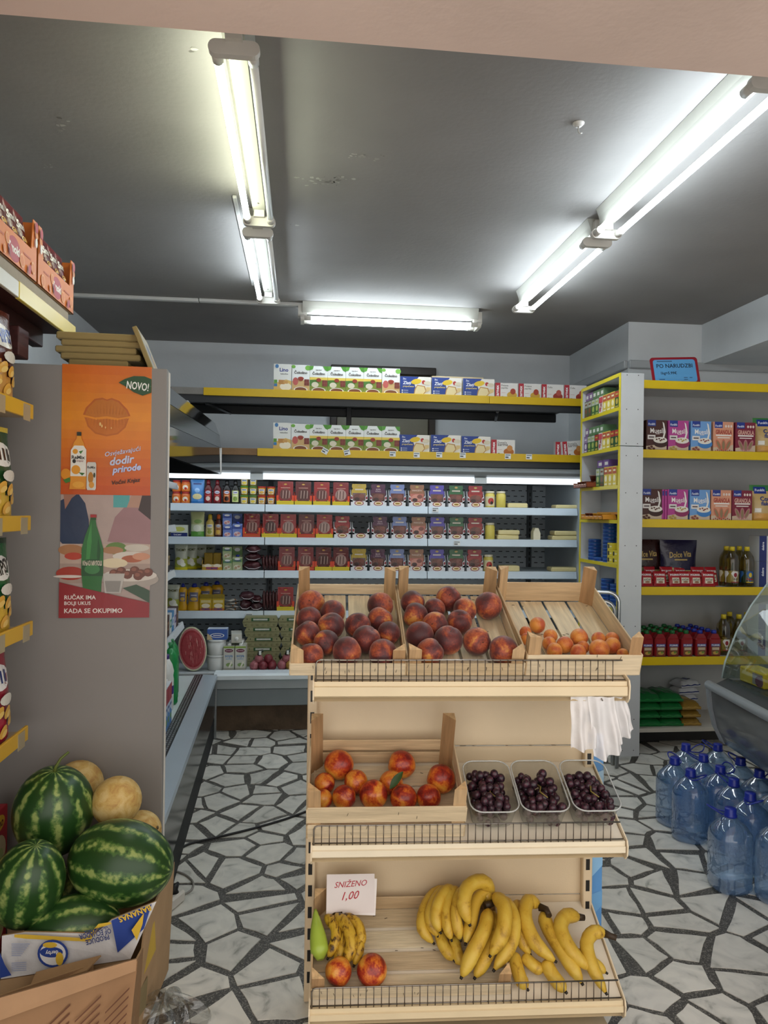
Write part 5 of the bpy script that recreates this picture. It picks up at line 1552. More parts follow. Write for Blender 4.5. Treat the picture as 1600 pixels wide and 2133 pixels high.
# pouches and bags -----------------------------------------------------
def pouch(w, h, t, colf, deco=None, m=FOIL, nu=14, nv=18, pinch=.5):
    """stand-up bag: flat sealed top, bulging below; colf(u,v) colours the front"""
    def mk():
        b = MB()
        def th(u, v):
            e = max(0.0, 1 - (2 * u - 1) ** 2)
            return t * .5 * e ** .6 * (min(1, (1 - v) * 2.2)) ** .8 * (min(1, v * 8 + .75))
        def wd(v):
            return w * (1 - .06 * math.sin(math.pi * min(1, v * 1.1)))
        def fr(u, v, o=0):
            return ((u - .5) * wd(v), -th(u, v) - o + .004 * math.sin(u * 9 + v * 7) * (1 if v < .92 else 0) * 0, v * h)
        b.grid(lambda u, v: fr(u, v), nu, nv, colf)
        b.grid(lambda u, v: (-(u - .5) * wd(v), th(1 - u, v) * 1.0 + .0004, v * h), nu, 8, lambda u, v: colf(1 - u, v))
        if deco:
            P = Pan(b, w, h, lambda u, v, o: fr(u / w, v / h, o), .0006); P.curved = True
            deco(P)
        return [(None, b, m)]
    return mk

def cbox(w, d, h, base, deco=None, side=None, top=None, bev=.0015, m=CARD, sidedeco=None):
    def mk():
        b = MB(); b.box(-w / 2, w / 2, 0, d, 0, h, base, bev, cols={'L': side or base, 'R': side or base, 'T': top or base})
        if deco:
            deco(front(b, -w / 2, 0, 0, w, h))
        if sidedeco:
            sidedeco(Pan(b, d, h, lambda u, v, o: (-w / 2 - o, d - u, v)))
        return [(None, b, m)]
    return mk

# snack bags on the left rack
def chips(cols, word, wc, patch):
    c0, c1, c2 = cols
    def cf(u, v):
        if v > .93: return c2
        if v < .34 + .10 * math.sin(u * 7): return c1
        return c0
    def deco(P):
        if patch: P.ell(.5, .70, .42, .13, patch, 16)
        if word: P.text(word, .5, .70, .15, wc, .72, .03, .15, .12)
        else: [P.poly([(.26 + .13 * k, .64), (.31 + .13 * k, .64), (.35 + .13 * k, .76), (.29 + .13 * k, .77)], wc) for k in range(4)]
        for x, y in ((.25, .22), (.5, .15), (.74, .25), (.6, .34), (.35, .36)):
            P.ell(x, y, .13, .05, '#d9a443', 12, .6); P.ell(x + .03, y - .02, .09, .03, '#e7c069', 10, .4)
        P.ell(.55, .48, .2, .06, '#d9d3c6', 12)
    return pouch(.20, .29, .09, cf, deco)
bags = [('chipsbrown', chips(('#55291f', '#c08a3f', '#6b3325'), 'CHIPSY', '#2f4a9c', '#e8e4da'), 0, 'brown snack bag with a white lettered patch'),
        ('chipsgreen', chips(('#1f4a25', '#d1ab3e', '#e0c33f'), '', '#22201c', '#e9e6df'), 1, 'green snack bag with nut pictures'),
        ('chipsgreen2', chips(('#215a2e', '#d1ab3e', '#17371d'), 'CHIPSY', '#22201c', '#e9e6df'), 2, 'dark green crisp bag with yellow sticks'),
        ('chipsred', chips(('#8f2433', '#a5293a', '#7c1c2a'), '', '#23346f', '#ece8e4'), 3, 'crimson crisp bag')]
for key, mk, i, lab in bags:
    for k, y in enumerate((2.34, 2.12, 1.90)):
        r_ = math.radians(90 - 6 + 7 * k)
        put(key, mk, 'snack_bag', (XS - .06, y, SNZ[i] - .008), f'{lab}, {["at the shelf end", "second from the end", "third from the end"][k]}', 'snack bag', 'snack bags on the left shelf', rot=r_)
def pasta(P):
    P.rect(0, 0, 1, 1, '#a81f2b'); P.ell(.5, .82, .36, .12, '#d9a92c', 16); P.text('Alino', .5, .82, .13, '#5a1216', .6, .03, .2)
    P.ell(.5, .42, .42, .24, '#d8c39a', 18); P.ell(.4, .45, .2, .12, '#ead9b4', 12); P.ell(.62, .36, .16, .1, '#b5c07a', 12); P.rect(0, 0, 1, .1, '#8d1722')
for k in range(4):
    put('pasta', cbox(.15, .06, .22, '#a81f2b', pasta), 'soup_box', (XS - .06, 2.43 - (k % 2) * .17, .335 if k < 2 else .105), f'red noodle box, {["upper one at the end", "upper one second from the end", "lower one at the end", "lower one second from the end"][k]} under the snack rail', 'box', 'red noodle boxes at the left edge', rot=math.radians(90))
b = MB(); b.box(XS - .4, XS - .0, 1.0, 2.53, .02, .1, '#8c8780', .003); b.box(XS - .4, XS, 1.0, 2.53, .326, .334, '#8c8780'); b.build('base_board', PAINT, sn)
# flip-top cartons with bags of peanut puffs on the wooden shelf
def smoki():
    w, d, h, hf = .39, .28, .20, .095
    b = MB(); t = .003
    O1, O2 = '#d97b33', '#c96f2b'
    b.box(-w / 2, w / 2, 0, t, 0, hf, O1); b.box(-w / 2, w / 2, d - t, d, 0, h, O2)
    for x in (-w / 2, w / 2 - t):
        b.prism([(0, 0), (d, 0), (d, h), (.0, h * .98), ], x, x + t, 'x', O1)
    b.box(-w / 2, w / 2, 0, d, 0, t, '#b9a283')
    b.prism([(-w / 2, hf), (-w / 2 + .05, hf), (-w / 2 + .035, h * .98), (-w / 2, h * .98)], 0, t, 'y', O1); b.prism([(w / 2 - .05, hf), (w / 2, hf), (w / 2, h * .98), (w / 2 - .035, h * .98)], 0, t, 'y', O1)
    P = front(b, -w / 2, 0, 0, w, h)
    P.ell(.5, .22, .13, .19, '#b02f38', 20); P.text('Smoki', .5, .23, .14, '#f0e9e0', .24, .04); P.rect(.14, .28, .3, .31, '#c25a25'); P.rect(.7, .28, .86, .31, '#c25a25')
    for x, y, r in ((.36, .3, .04), (.66, .15, .05), (.12, .12, .05), (.9, .18, .045), (.3, .1, .03), (.04, .72, .03), (.96, .75, .03)):
        P.ell(x, y, r, r * 2.2, '#e8a35f', 12, .5); P.ell(x, y, r * .75, r * 1.7, O1, 12, .5)
    for x, y in ((.05, .6), (.95, .62)):
        P.ell(x, y, .025, .08, '#ece6dc', 10); P.ell(x, y + .25, .035, .09, '#b02f38', 12)
    P.ell(.4, .15, .03, .09, '#b02f38', 10, .4); P.ell(.8, .1, .03, .09, '#b02f38', 10, -.4)
    return [(None, b, CARD)]
def puff(P):
    P.text('Smoki', .5, .78, .14, '#efe9e2', .8, .04, .15); P.ell(.5, .35, .3, .16, '#c9a35c', 14); P.text('GINA', .5, .56, .08, '#d9a02c', .5, .03)
for k, yb in enumerate((2.775, 2.375, 1.975)):
    o = put('smoki', smoki, 'display_carton', (XS - .014, yb, ZT + .0815), f'orange display carton of peanut puffs, {["nearest the boards", "second from the boards", "third from the boards"][k]}', 'carton', 'orange cartons on the wooden shelf', rot=math.radians(90))
    for j in range(4):
        put('puffbag', pouch(.088, .195, .05, lambda u, v: '#5f1a20' if v < .9 else '#7a2028', puff), 'puff_bag', (XS - .05, yb - .123 + j * .082, ZT + .0865), f'{ORD[j]} maroon puff bag in the orange carton {["nearest the boards", "second from the boards", "third from the boards"][k]}', 'snack bag', 'puff bags in the orange cartons', rot=math.radians(90))

# ------------------------------------------------------------------ boxes on the rack above the chiller
def lino(P):
    P.rect(0, 0, 1, 1, '#e6e7e2'); P.text('Lino', .58, .80, .13, '#2d3f8c', .5, .03); P.text('keksolino', .6, .66, .05, '#3a3a3a', .5, .02)
    P.poly([(0, 0), (1, 0), (1, .42), (.7, .47), (.4, .4), (.1, .34), (0, .36)], '#d9b468'); P.ell(.68, .22, .33, .13, '#efe6cf', 18); P.rect(.28, .3, .62, .45, '#c08a4a'); P.rect(.55, .32, .8, .42, '#cf9d5c'); P.rect(.02, .33, .2, .45, '#5a9a3c'); P.rect(.02, .22, .2, .32, '#3f7fb5'); P.ell(.18, .92, .1, .07, '#4a7fb5', 12)
def coko(leafy):
    def f(P):
        P.rect(0, 0, 1, 1, '#e9ecea')
        if leafy:
            P.poly([(0, 0), (1, 0), (1, .5), (0, .5)], '#7f8f3a'); P.rect(0, .5, 1, .60, '#e3c75a'); P.poly([(0, .28), (.5, .36), (.5, .52), (0, .5)], '#4f7d36'); P.ell(.3, .33, .2, .1, '#d9d2bc', 12)
            P.poly([(.72, 1), (1, 1), (1, .82), (.86, .86)], '#4f8f34'); P.poly([(0, 1), (.22, 1), (.16, .88), (0, .84)], '#5a9a3c'); P.text('legendarni', .5, .86, .05, '#3a2a20', .5)
        else:
            P.poly([(0, 0), (1, 0), (1, .4), (.5, .5), (0, .42)], '#cfae78'); P.ell(.9, .9, .16, .09, '#76b04a', 12); P.ell(.08, .93, .12, .06, '#76b04a', 12); P.ell(.2, .42, .16, .14, '#c0605a', 12); P.ell(.5, .52, .18, .07, '#a3564a', 12)
        P.text('Čokolino', .5, .745, .12, '#2f2622', .82, .03)
        P.rect(.7, .28, .98, .5, '#7a3b32'); P.rect(.7, .385, .98, .395, '#97524a'); P.rect(.83, .28, .845, .5, '#97524a')
        P.ell(.5, .5, .14, .07, '#9a3b2c', 12)
        P.ell(.5, .12, .40, .115, '#e9e5dc', 20); P.ell(.5, .13, .33, .085, '#7d4a30', 20)
    return f
def zlati(P):
    P.rect(0, 0, 1, 1, '#e6e2da'); P.poly([(0, 0), (.42, 0), (.52, .35), (.45, .7), (.6, 1), (0, 1)], '#24408c'); P.rect(.0, 0, .28, .1, '#d9b338')
    P.ell(.52, .76, .17, .13, '#e3c02f', 16, .2); P.text('Zlati', .22, .69, .16, '#e6e9f2', .3, .02, .15); P.text('prepečenec', .27, .51, .12, '#d9c67a', .44, .02, .15); P.text('Žito', .14, .89, .09, '#dfe4f0', .2, .03)
    P.ell(.76, .74, .06, .1, '#b5352f', 12); P.ell(.88, .7, .12, .1, '#d8cdb4', 12); P.poly([(.44, .12), (.72, .06), (.86, .3), (.8, .55), (.55, .6), (.47, .4)], '#b58a4c'); P.poly([(.47, .16), (.71, .1), (.82, .3), (.77, .51), (.56, .55), (.5, .38)], '#e0cf9f'); P.poly([(.84, .25), (.98, .35), (.98, .5), (.84, .5)], '#d9bf85')
    P.rect(.05, .28, .09, .34, '#dfe4f0'); P.rect(.05, .18, .09, .24, '#dfe4f0'); P.rect(.11, .3, .26, .33, '#aab6d6'); P.rect(.11, .2, .26, .23, '#aab6d6')
def carnex(word, c):
    def f(P):
        P.rect(0, 0, 1, 1, '#e3e1de'); P.rect(0, 0, .23, 1, '#b02634'); P.text('carnex', .115, .5, .14, '#f0ecec', .9, .03, rot=math.pi / 2)
        for k, s in enumerate(word): P.text(s, .27, .84 - .15 * k, .13, '#5a5450', .5, .01, al='l')
        P.ell(.74, .28, .22, .22, c[0], 16); P.ell(.78, .5, .12, .18, c[1], 14); P.rect(.28, .4, .45, .42, '#c9a0a4')
        P.rect(.28, .15, .36, .2, '#5a5450')
    return f
Zu, Zl = 2.336, 1.919
def on(px0, px1, py, Y):
    a, c = at(px0, py, Y=Y), at(px1, py, Y=Y)
    return (a.x + c.x) / 2, c.x - a.x
def row(items, py, Y, z, name, h, d, key, deco, base, cat, labf, group, rot=0.0):
    for i, (a, c) in enumerate(items):
        x, w = on(a, c, py, Y)
        W = round(w * .99, 3)
        put((key, W), cbox(W, d, h, base, deco), name, (x, Y, z), labf(i), cat, group, rot=rot)
G1 = 'cereal and rusk boxes on the rack'
for (z, py, Y, lv, x0) in ((Zu, 800, 5.365, 'upper', (570, 607, 645)), (Zl, 920, 5.365, 'lower', (569, 606, 645))):
    row([(x0[0], x0[1])], py, Y, z, 'cereal_box', .205, .06, 'lino', lino, '#e6e7e2', 'box', lambda i: f'white biscuit cereal box at the left end of the {lv} rack row', G1)
    row([(x0[1] + 1, x0[2])], py, Y, z, 'cereal_box', .203, .06, 'coko', coko(False), '#e9ecea', 'box', lambda i: f'white cereal box with a red glass, second in the {lv} rack row', G1)
    gl = [(645 + 37.6 * k, 645 + 37.6 * (k + 1)) for k in range(4 if lv == 'upper' else 5)]
    row(gl, py, Y, z, 'cereal_box', .198, .06, 'cokol', coko(True), '#e9ecea', 'box', lambda i: f'{ORD[i]} cocoa cereal box with green leafy corner on the {lv} rack shelf', G1)
    if lv == 'upper':
        row([(796, 833)], py, Y, z, 'cereal_box', .2, .06, 'coko', coko(False), '#e9ecea', 'box', lambda i: 'white cereal box between the leafy boxes and the rusks, upper rack shelf', G1)
    zl = [(833, 898), (899, 962), (964, 1030)] if lv == 'upper' else [(831, 895), (897, 960), (961, 1022)]
    row(zl, py + 25, Y, z, 'rusk_box', .146 if lv == 'upper' else .142, .1, 'zlati', zlati, '#e6e2da', 'box', lambda i: f'{ORD[i]} blue and white rusk box on the {lv} rack shelf', G1)
cz = [(1031, 1079, ('Punjena', 'paprika'), ('#c9a03c', '#a8402c')), (1080, 1127, ('Punjena', 'paprika'), ('#c9a03c', '#a8402c')), (1128, 1174, ('Ćufte',), ('#9c3a30', '#b5564a')), (1175, 1222, ('Ćufte',), ('#9c3a30', '#b5564a'))]
for i, (a, c, wd_, cl) in enumerate(cz):
    row([(a, c)], 830, 5.365, Zu, 'ready_meal_box', .122, .05, 'carn' + wd_[0], carnex(wd_, cl), '#e3e1de', 'box', lambda _: f'{ORD[i]} white ready-meal box with red spine on the upper rack shelf', G1)
for i, (a, c) in enumerate([(1023, 1073), (1157, 1205)]):
    row([(a, c)], 930, 5.365 + .055 * i, Zl, 'ready_meal_box', .122, .045, 'carnD', carnex(('Domaća', 'sarma'), ('#b56a2c', '#c98a4a')), '#e3e1de', 'box', lambda _: ['white ready-meal box with red spine beside the rusks, lower rack shelf', 'white ready-meal box with red spine behind the tilted one, lower rack shelf'][i], G1)
x, w = on(1172, 1222, 930, 5.345)
o = put('carnT', cbox(.155, .045, .118, '#e3e1de', carnex(('Domaća', 'sarma'), ('#b56a2c', '#c98a4a'))), 'ready_meal_box', (x, 5.362, Zl + .0075), 'tilted white ready-meal box at the right end of the lower rack shelf', 'box', G1); o.rotation_euler = (0, -.1, 0)
b = MB(); b.box(0, .4, 0, .02, 0, .2, '#c9b58f', .002); q = at(900, 777, Y=5.6); b.build('cardboard_sheet', KRAFT, None, (q.x, 5.6, Zu), label='pale cardboard sheet standing behind the rusk boxes', category='cardboard')

# ------------------------------------------------------------------ chiller goods
def stand_pack(col, meat):
    """vacuum pack in a white display carton with wings and an oval seal"""
    def mk():
        w, h = .127, .162
        p = MB()
        p.prism([(-w * .42, .012), (w * .42, .012), (w * .44, h * .7), (w * .36, h * .78), (w * .42, h * .86), (w * .40, h), (-w * .40, h), (-w * .42, h * .86), (-w * .36, h * .78), (-w * .44, h * .7)], .016, .03, 'y', col)
        P = front(p, -w * .4, .016, .012, w * .8, h - .012)
        P.rect(.02, .0, .98, .56, meat); P.ell(.5, .34, .42, .2, '#6b4038' if meat != '#b5685a' else '#c98a7a', 14); P.ell(.35, .25, .2, .1, '#3b2220', 10); P.ell(.7, .42, .2, .1, '#7d4a40', 10); P.ell(.5, .9, .12, .05, '#b59a5a', 12); (P.text('SUVA', .5, .75, .07, '#c9b0b8', .6, .02), P.text('PEČENICA', .5, .66, .06, '#c9b0b8', .8, .02)) if col == '#4a1f3f' else P.text('PANCETA', .5, .72, .08, '#d9c0b0', .8, .02) if col == '#8f6248' else P.rect(.2, .7, .8, .76, '#cfc3b4')
        t = MB(); WH = '#d9dadd'
        t.prism([(-w / 2, 0), (w / 2, 0), (w / 2, .046), (w * .28, .036), (-w * .28, .036), (-w / 2, .046)], 0, .003, 'y', WH)
        for s in (-1, 1):
            t.prism([(0, 0), (.06, 0), (.06, .12), (.03, .12), (.012, .085), (.0, .08)], s * w / 2 - (.003 if s > 0 else 0), s * w / 2 + (0 if s > 0 else .003), 'x', WH)
            xx = s * w * .43
            t.prism([(xx - .008, .03), (xx + .008, .03), (xx + .008, .085), (xx - .008, .07)] if s > 0 else [(xx - .008, .03), (xx + .008, .03), (xx + .008, .07), (xx - .008, .085)], 0.0, .003, 'y', WH)
            Q = front(t, xx - .008, 0, .03, .016, .05); Q.ell(.5, .6, .42, .22, '#8f3a44', 10)
        t.box(-w / 2, w / 2, 0, .06, 0, .002, WH)
        P = front(t, -w / 2, 0, 0, w, .05)
        P.ell(.5, .42, .27, .36, '#8f2430', 18); P.ell(.5, .42, .22, .27, '#e8dcc0', 18); P.ell(.5, .42, .15, .15, '#c9a24a', 14); P.rect(.4, .38, .6, .46, '#5a2a20')
        return [('tray', t, CARD), ('pack', p, FOIL)]
    return mk
def red_pack(kind, bright):
    def mk():
        w, h = .128, .172
        p = MB(); RC = ('#7d1a22', '#8c1c20', '#5f141a', '#961f22')[bright]
        p.prism([(-w * .44, .01), (w * .44, .01), (w * .44, h), (-w * .44, h)], .016, .026, 'y', RC)
        P = front(p, -w * .44, .016, .01, w * .88, h - .01)
        mc = ('#6a3a36', '#8a5a52', '#4e2622', '#a08078')[kind]
        P.ell(.5, .42, .36, .26, mc, 18)
        for k in range(6):
            P.poly([(.22 + k * .1, .24), (.26 + k * .1, .24), (.29 + k * .1, .58), (.25 + k * .1, .6)], '#b59a90' if k % 2 else '#3f1f1d')
        P.ell(.5, .87, .1, .035, '#c99a4a', 10); P.rect(.2, .7, .8, .725, '#c9988a')
        P.poly([(.05, .0), (.95, .0), (.95, .2), (.8, .14), (.5, .1), (.2, .14), (.05, .2)], '#d9b524')
        P.poly([(.12, .1), (.5, .05), (.88, .1), (.86, .16), (.5, .11), (.14, .16)], '#1d1a18')
        for k in range(5): P.ell(.24 + k * .13, .105 - .02 * math.cos((k - 2) * .7), .03, .02, '#c9c2b4', 8)
        t = MB(); R = '#c23a26'; Ye = '#d9c22a'
        t.box(-w / 2, w / 2, 0, .003, 0, .03, Ye if kind != 1 else R)
        P = front(t, -w / 2, 0, 0, w, .03); P.rect(.03, .5, .97, .56, '#b59a1e')
        for s in (-1, 1):
            x0 = s * w / 2 - (.016 if s > 0 else 0)
            t.box(x0, x0 + .016, .0005, .0035, .03, .07, '#d8492c'); t.prism([(0, 0), (.05, 0), (.05, .1), (.0, .07)], s * w / 2 - (.002 if s > 0 else 0), s * w / 2 + (0 if s > 0 else .002), 'x', R)
        t.box(-w / 2, w / 2, 0, .05, 0, .002, R)
        return [('tray', t, CARD), ('pack', p, FOIL)]
    return mk
def jar(lid, body, label=None, r=.035, h=.11):
    def mk():
        b = MB(); b.lathe([(r * .9, 0), (r, .006), (r, h * .78), (r * .82, h * .86), (r * .8, h * .9)], body, 18)
        if label:
            b.lathe([(r * 1.006, h * .12), (r * 1.006, h * .68)], label[0], 18, close=False)
            P = Pan(b, r * 2, h, lambda u, v, o: ((r + o + .0006) * math.sin((u / r - 1) * 1.0), -(r + o + .0006) * math.cos((u / r - 1) * 1.0), v), .0004); P.curved = True
            P.ell(.5, .4, .3, .2, label[1], 14); P.ell(.55, .3, .15, .1, label[2], 10)
        c = MB(); c.lathe([(r * .86, h * .88), (r * .9, h * .89), (r * .9, h), (.0, h + .001)], lid, 18)
        return [(None, b, PLASTIC), ('lid', c, PLASTIC)]
    return mk
def sauce(body, cap, label, h=.175, r=.03):
    def mk():
        b = MB(); b.lathe([(r * .9, 0), (r, .008), (r, h * .3), (r * .86, h * .5), (r * .95, h * .62), (r * .5, h * .76), (r * .42, h * .82)], body, 18, sy=.7)
        P = Pan(b, r * 1.7, h * .52, lambda u, v, o: ((u - r * .85), -math.sqrt(max(1e-6, 1 - ((u - r * .85) / (r * .99)) ** 2)) * r * .7 * .985 - .0012 - o, v + .012), .0004); P.curved = True
        P.rect(.06, .05, .94, .95, label[0]); P.ell(.5, .8, .36, .12, '#dcdfe8', 12); P.ell(.5, .3, .3, .18, label[1], 12); P.rect(.2, .5, .8, .58, label[2]); P.text('POLIMARK', .5, .8, .1, '#33408c', .6, .02)
        c = MB(); c.lathe([(r * .46, h * .8), (r * .5, h * .82), (r * .42, h * .97), (r * .2, h), (.0, h)], cap, 14)
        return [(None, b, PLASTIC), ('cap', c, PLASTIC)]
    return mk
def carton(w, d, h, c, cap=None, word=None):
    def deco(P):
        P.rect(0, .62, 1, .86, c[1]); P.ell(.5, .25, .36, .18, c[2], 14); P.ell(.35, .2, .15, .1, c[3], 10); P.ell(.65, .3, .15, .08, c[3], 10); P.ell(.5, .85, .3, .08, '#e4e6ea', 12)
        if word: P.text(word, .5, .72, .11, '#33408c', .8, .02)
    base = cbox(w, d, h, c[0], deco)
    if not cap: return base
    def mk():
        r = base(); cp = MB(); cp.lathe([(.013, h), (.013, h + .014), (.0, h + .015)], cap, 12, (0, d / 2, 0)); return r + [('cap', cp, PLASTIC)]
    return mk
def tubm(lid, body, lab):
    def mk():
        b = MB(); b.lathe([(.024, 0), (.029, .058)], body, 16)
        P = Pan(b, .044, .04, lambda u, v, o: ((.0265 + o + v * .08) * math.sin((u - .022) / .0265), -(.0268 + o + v * .08) * math.cos((u - .022) / .0265), v + .008), .0004); P.curved = True
        P.rect(.05, .05, .95, .95, '#d9d4c6'); P.ell(.5, .35, .35, .25, lab, 10); P.rect(.2, .7, .8, .85, '#4a6fa8')
        c = MB(); c.lathe([(.031, .056), (.032, .064), (.0, .066)], lid, 16)
        return [(None, b, PLASTIC), ('lid', c, PLASTIC)]
    return mk
GC = 'goods in the back chiller'
YP = 5.475
def shelfz(i): return SH[i] + .0265
def xp(a, c, i, Y=YP): return on(a, c, 1060 + 70 * i, Y)[0]
# top shelf (0)
for k, (a, c) in enumerate([(357, 375), (376, 394)]):
    for l in range(2):
        put('patejar', jar('#a3272c', '#c9622c', ('#d87a2c', '#e9dccb', '#b02f25'), .0315, .083), 'spread_jar', (xp(a, c, 0), YP + .035, shelfz(0) + .0838 * l), f'{["lower", "upper"][l]} orange spread jar, {["first", "second"][k]} column on the top chiller shelf', 'jar', GC)
put('bluepouch', pouch(.097, .175, .05, lambda u, v: '#4a86c6' if v > .12 else '#2f6fb5', lambda P: (P.rect(.2, .79, .8, .85, '#22306f'), P.ell(.5, .3, .36, .12, '#d9cf9a', 12), P.ell(.5, .55, .2, .1, '#8fb9e6', 12))), 'mayonnaise_pouch', (xp(396, 424, 0), YP + .03, shelfz(0)), 'light blue mayonnaise pouch on the top chiller shelf', 'pouch', GC)
for k, (a, c, bd, cp, lb) in enumerate([(424, 441, '#5a1218', '#6f141c', ('#8c2028', '#d9c9c0', '#c95a50')), (443, 460, '#5a1218', '#6f141c', ('#8c2028', '#d9c9c0', '#c95a50')), (464, 479, '#1a1416', '#151416', ('#b0562c', '#2a1a16', '#d9b080')), (482, 497, '#151815', '#151416', ('#c3cf8a', '#7f9a4a', '#e6ead0'))]):
    put(f'sauce{min(k,1) if k<2 else k}', sauce(bd, cp, lb), 'sauce_bottle', (xp(a, c, 0), YP + .03, shelfz(0)), f'{["first dark red ketchup bottle", "second dark red ketchup bottle", "black sauce bottle with an orange label", "black sauce bottle with a pale green label"][k]} on the top chiller shelf', 'bottle', GC)
for k, (a, c, lid, bd, n) in enumerate([(500, 516, '#4f8f34', '#b59a3a', 3), (519, 534, '#4f7f3a', '#8f8a4a', 3), (537, 552, '#b5302a', '#c98a3a', 2), (557, 571, '#b5302a', '#c98a3a', 2)]):
    for l in range(n):
        put(('tubm', lid), tubm(lid, bd, '#d9c04a' if k < 2 else '#c9a04a'), 'salad_tub', (xp(a, c, 0), YP + .035, shelfz(0) + .0668 * l), f'{ORD[l]} tub from the bottom in the {ORD[k]} tub stack on the top chiller shelf', 'tub', GC)
# red packs and white carton packs
REDS = [[(576, 612, 0, 1), (613, 650, 2, 2), (652, 688, 0, 3), (691, 729, 3, 0)], [(505, 543, 1, 0), (545, 581, 2, 1), (582, 618, 3, 3), (620, 656, 1, 2), (658, 693, 3, 3)], [(578, 616, 1, 0), (619, 654, 1, 0), (656, 691, 2, 2), (692, 728, 3, 2)], [(577, 612, 0, 3)]]
STD = [('#b59a3a', '#6f5a58', 'yellow'), ('#4a1f3f', '#4e2622', 'plum'), ('#6f7fae', '#5a2a28', 'blue grey'), ('#8f6248', '#b5685a', 'brown'), ('#4f45a0', '#5f4a48', 'violet'), ('#2a5f3a', '#6a2a24', 'green'), ('#8f2028', '#9a3a2c', 'red')]
STX = [[(729, 767, 0), (769, 807, 1), (809, 847, 2), (849, 889, 3), (891, 930, 4), (931, 970, 5), (972, 1010, 6)], [(695, 731, 6), (771, 812, 1), (814, 851, 2), (853, 891, 3), (892, 931, 4), (933, 970, 5), (971, 1010, 6)], [(729, 766, 0), (768, 806, 1), (808, 846, 2), (848, 888, 3), (891, 930, 4), (932, 969, 5), (970, 1008, 6)]]
sn_ = ['top', 'second', 'third', 'fourth']
for i in range(4):
    for k, (a, c, kd, br) in enumerate(REDS[i]):
        put(('red', kd, br), red_pack(kd, br), 'salami_pack', (xp(a, c, i), YP, shelfz(i)), f'{ORD[k]} red and yellow salami pack on the {sn_[i]} chiller shelf', 'meat pack', 'salami packs in the back chiller', )
for i in range(3):
    for a, c, s in STX[i]:
        put(('std', s), stand_pack(STD[s][0], STD[s][1]), 'cured_meat_pack', (xp(a, c, i), YP, shelfz(i)), f'cured meat pack with {STD[s][2]} top{" beside the empty carton" if a == 695 else ""}, {sn_[i]} chiller shelf', 'meat pack', 'cured meat packs in the back chiller')
def etray():
    t = [x for x in stand_pack('#ffffff', '#ffffff')() if x[0] == 'tray'][0]; return [(None, t[1], CARD)]
put('etray', etray, 'display_tray', (xp(733, 770, 1), YP, shelfz(1)), 'empty white display carton on the second chiller shelf', 'carton', GC)
# jars and cheese at the right end
for i, js in enumerate([[(1013, 1033, 1), (1034, 1058, 0)], [(1012, 1034, 0)], [(1009, 1030, 1)]]):
    for a, c, lb in js:
        put(('cj', lb), jar('#d9d2b8', '#d3c35e', ('#d9cfa8', '#b5403a', '#2a2622') if lb else None, .037, .125), 'pickle_jar', (xp(a, c, i), YP + .04, shelfz(i)), f'jar of pale yellow pickles {"with a label " if lb else "without a label "}on the {sn_[i]} chiller shelf', 'jar', GC)
def cheese(w, d, h, c='#e0d29a', c2='#cdb983'):
    def mk():
        b = MB(); b.box(-w / 2, w / 2, 0, d, 0, h, c, min(.008, h * .3), cols={'L': c2, 'R': c2}); return [(None, b, CHEESE)]
    return mk
CH = [(0, 1058, 1101, .038, 0, 'cheese slab beside the jars on the top chiller shelf'), (0, 1158, 1206, .03, 0, 'flat cheese slab at the right end of the top chiller shelf'), (1, 1036, 1083, .036, 0, 'lower cheese slab of the pair on the second chiller shelf'), (1, 1038, 1084, .036, 1, 'upper cheese slab of the pair on the second chiller shelf'), (1, 1150, 1206, .034, 0, 'lower cheese slab at the right end of the second chiller shelf'), (1, 1155, 1206, .034, 1, 'upper cheese slab at the right end of the second chiller shelf'), (2, 1043, 1084, .045, 0, 'cheese slab beside the jar on the third chiller shelf'), (2, 1148, 1205, .034, 0, 'flat cheese slab at the right end of the third chiller shelf')]
for k, (i, a, c, h, l, lab) in enumerate(CH):
    x, w = on(a, c, 1060 + 70 * i, YP)
    put(('ch', k), cheese(w * .96, .12, h), 'cheese_slab', (x, YP + .004, shelfz(i) + l * .0365), lab, 'cheese', 'cheese slabs in the back chiller', rot=.03 * (k % 3 - 1))
x, w = on(1110, 1127, 1120, YP)
def wedge():
    b = MB(); b.prism([(-.026, 0), (.026, 0), (.028, .05), (.012, .09), (-.012, .092), (-.026, .06)], 0, .07, 'y', '#e6dcae', '#efe8cc'); return [(None, b, CHEESE)]
put('wedge', wedge, 'cheese_wedge', (x, YP, shelfz(1)), 'upright rounded cheese wedge on the second chiller shelf', 'cheese', 'cheese slabs in the back chiller')
# second shelf, left part
def creamc(P): P.rect(0, 0, 1, .35, '#22306f'); P.rect(0, .35, 1, 1, '#d9e0d2'); P.ell(.5, .65, .35, .2, '#c9cf6a', 12); P.text('THOMY', .4, .18, .14, '#e6e9f2', .5, .02)
put('cream', cbox(.115, .09, .085, '#d9e0d2', creamc), 'cream_cheese_tray', (xp(357, 389, 1), YP, shelfz(1)), 'low white and blue cream cheese tray on the second chiller shelf', 'tray', GC)
put('greenpouch', pouch(.097, .18, .05, lambda u, v: '#b9bf8a' if v > .5 else '#cfd9b8' if v > .2 else '#5f9a44', lambda P: (P.ell(.5, .35, .3, .14, '#e6eadb', 12), P.ell(.55, .62, .3, .08, '#7f9a5a', 12))), 'sauce_pouch', (xp(396, 424, 1), YP + .03, shelfz(1)), 'pale green sauce pouch on the second chiller shelf', 'pouch', GC)
put('ysauce', sauce('#c9ae5a', '#c9b02a', ('#d9cf9a', '#9aa04a', '#7f8a4a'), .165, .031), 'sauce_bottle', (xp(427, 445, 1), YP + .03, shelfz(1)), 'cream sauce bottle with a yellow cap on the second chiller shelf', 'bottle', GC)
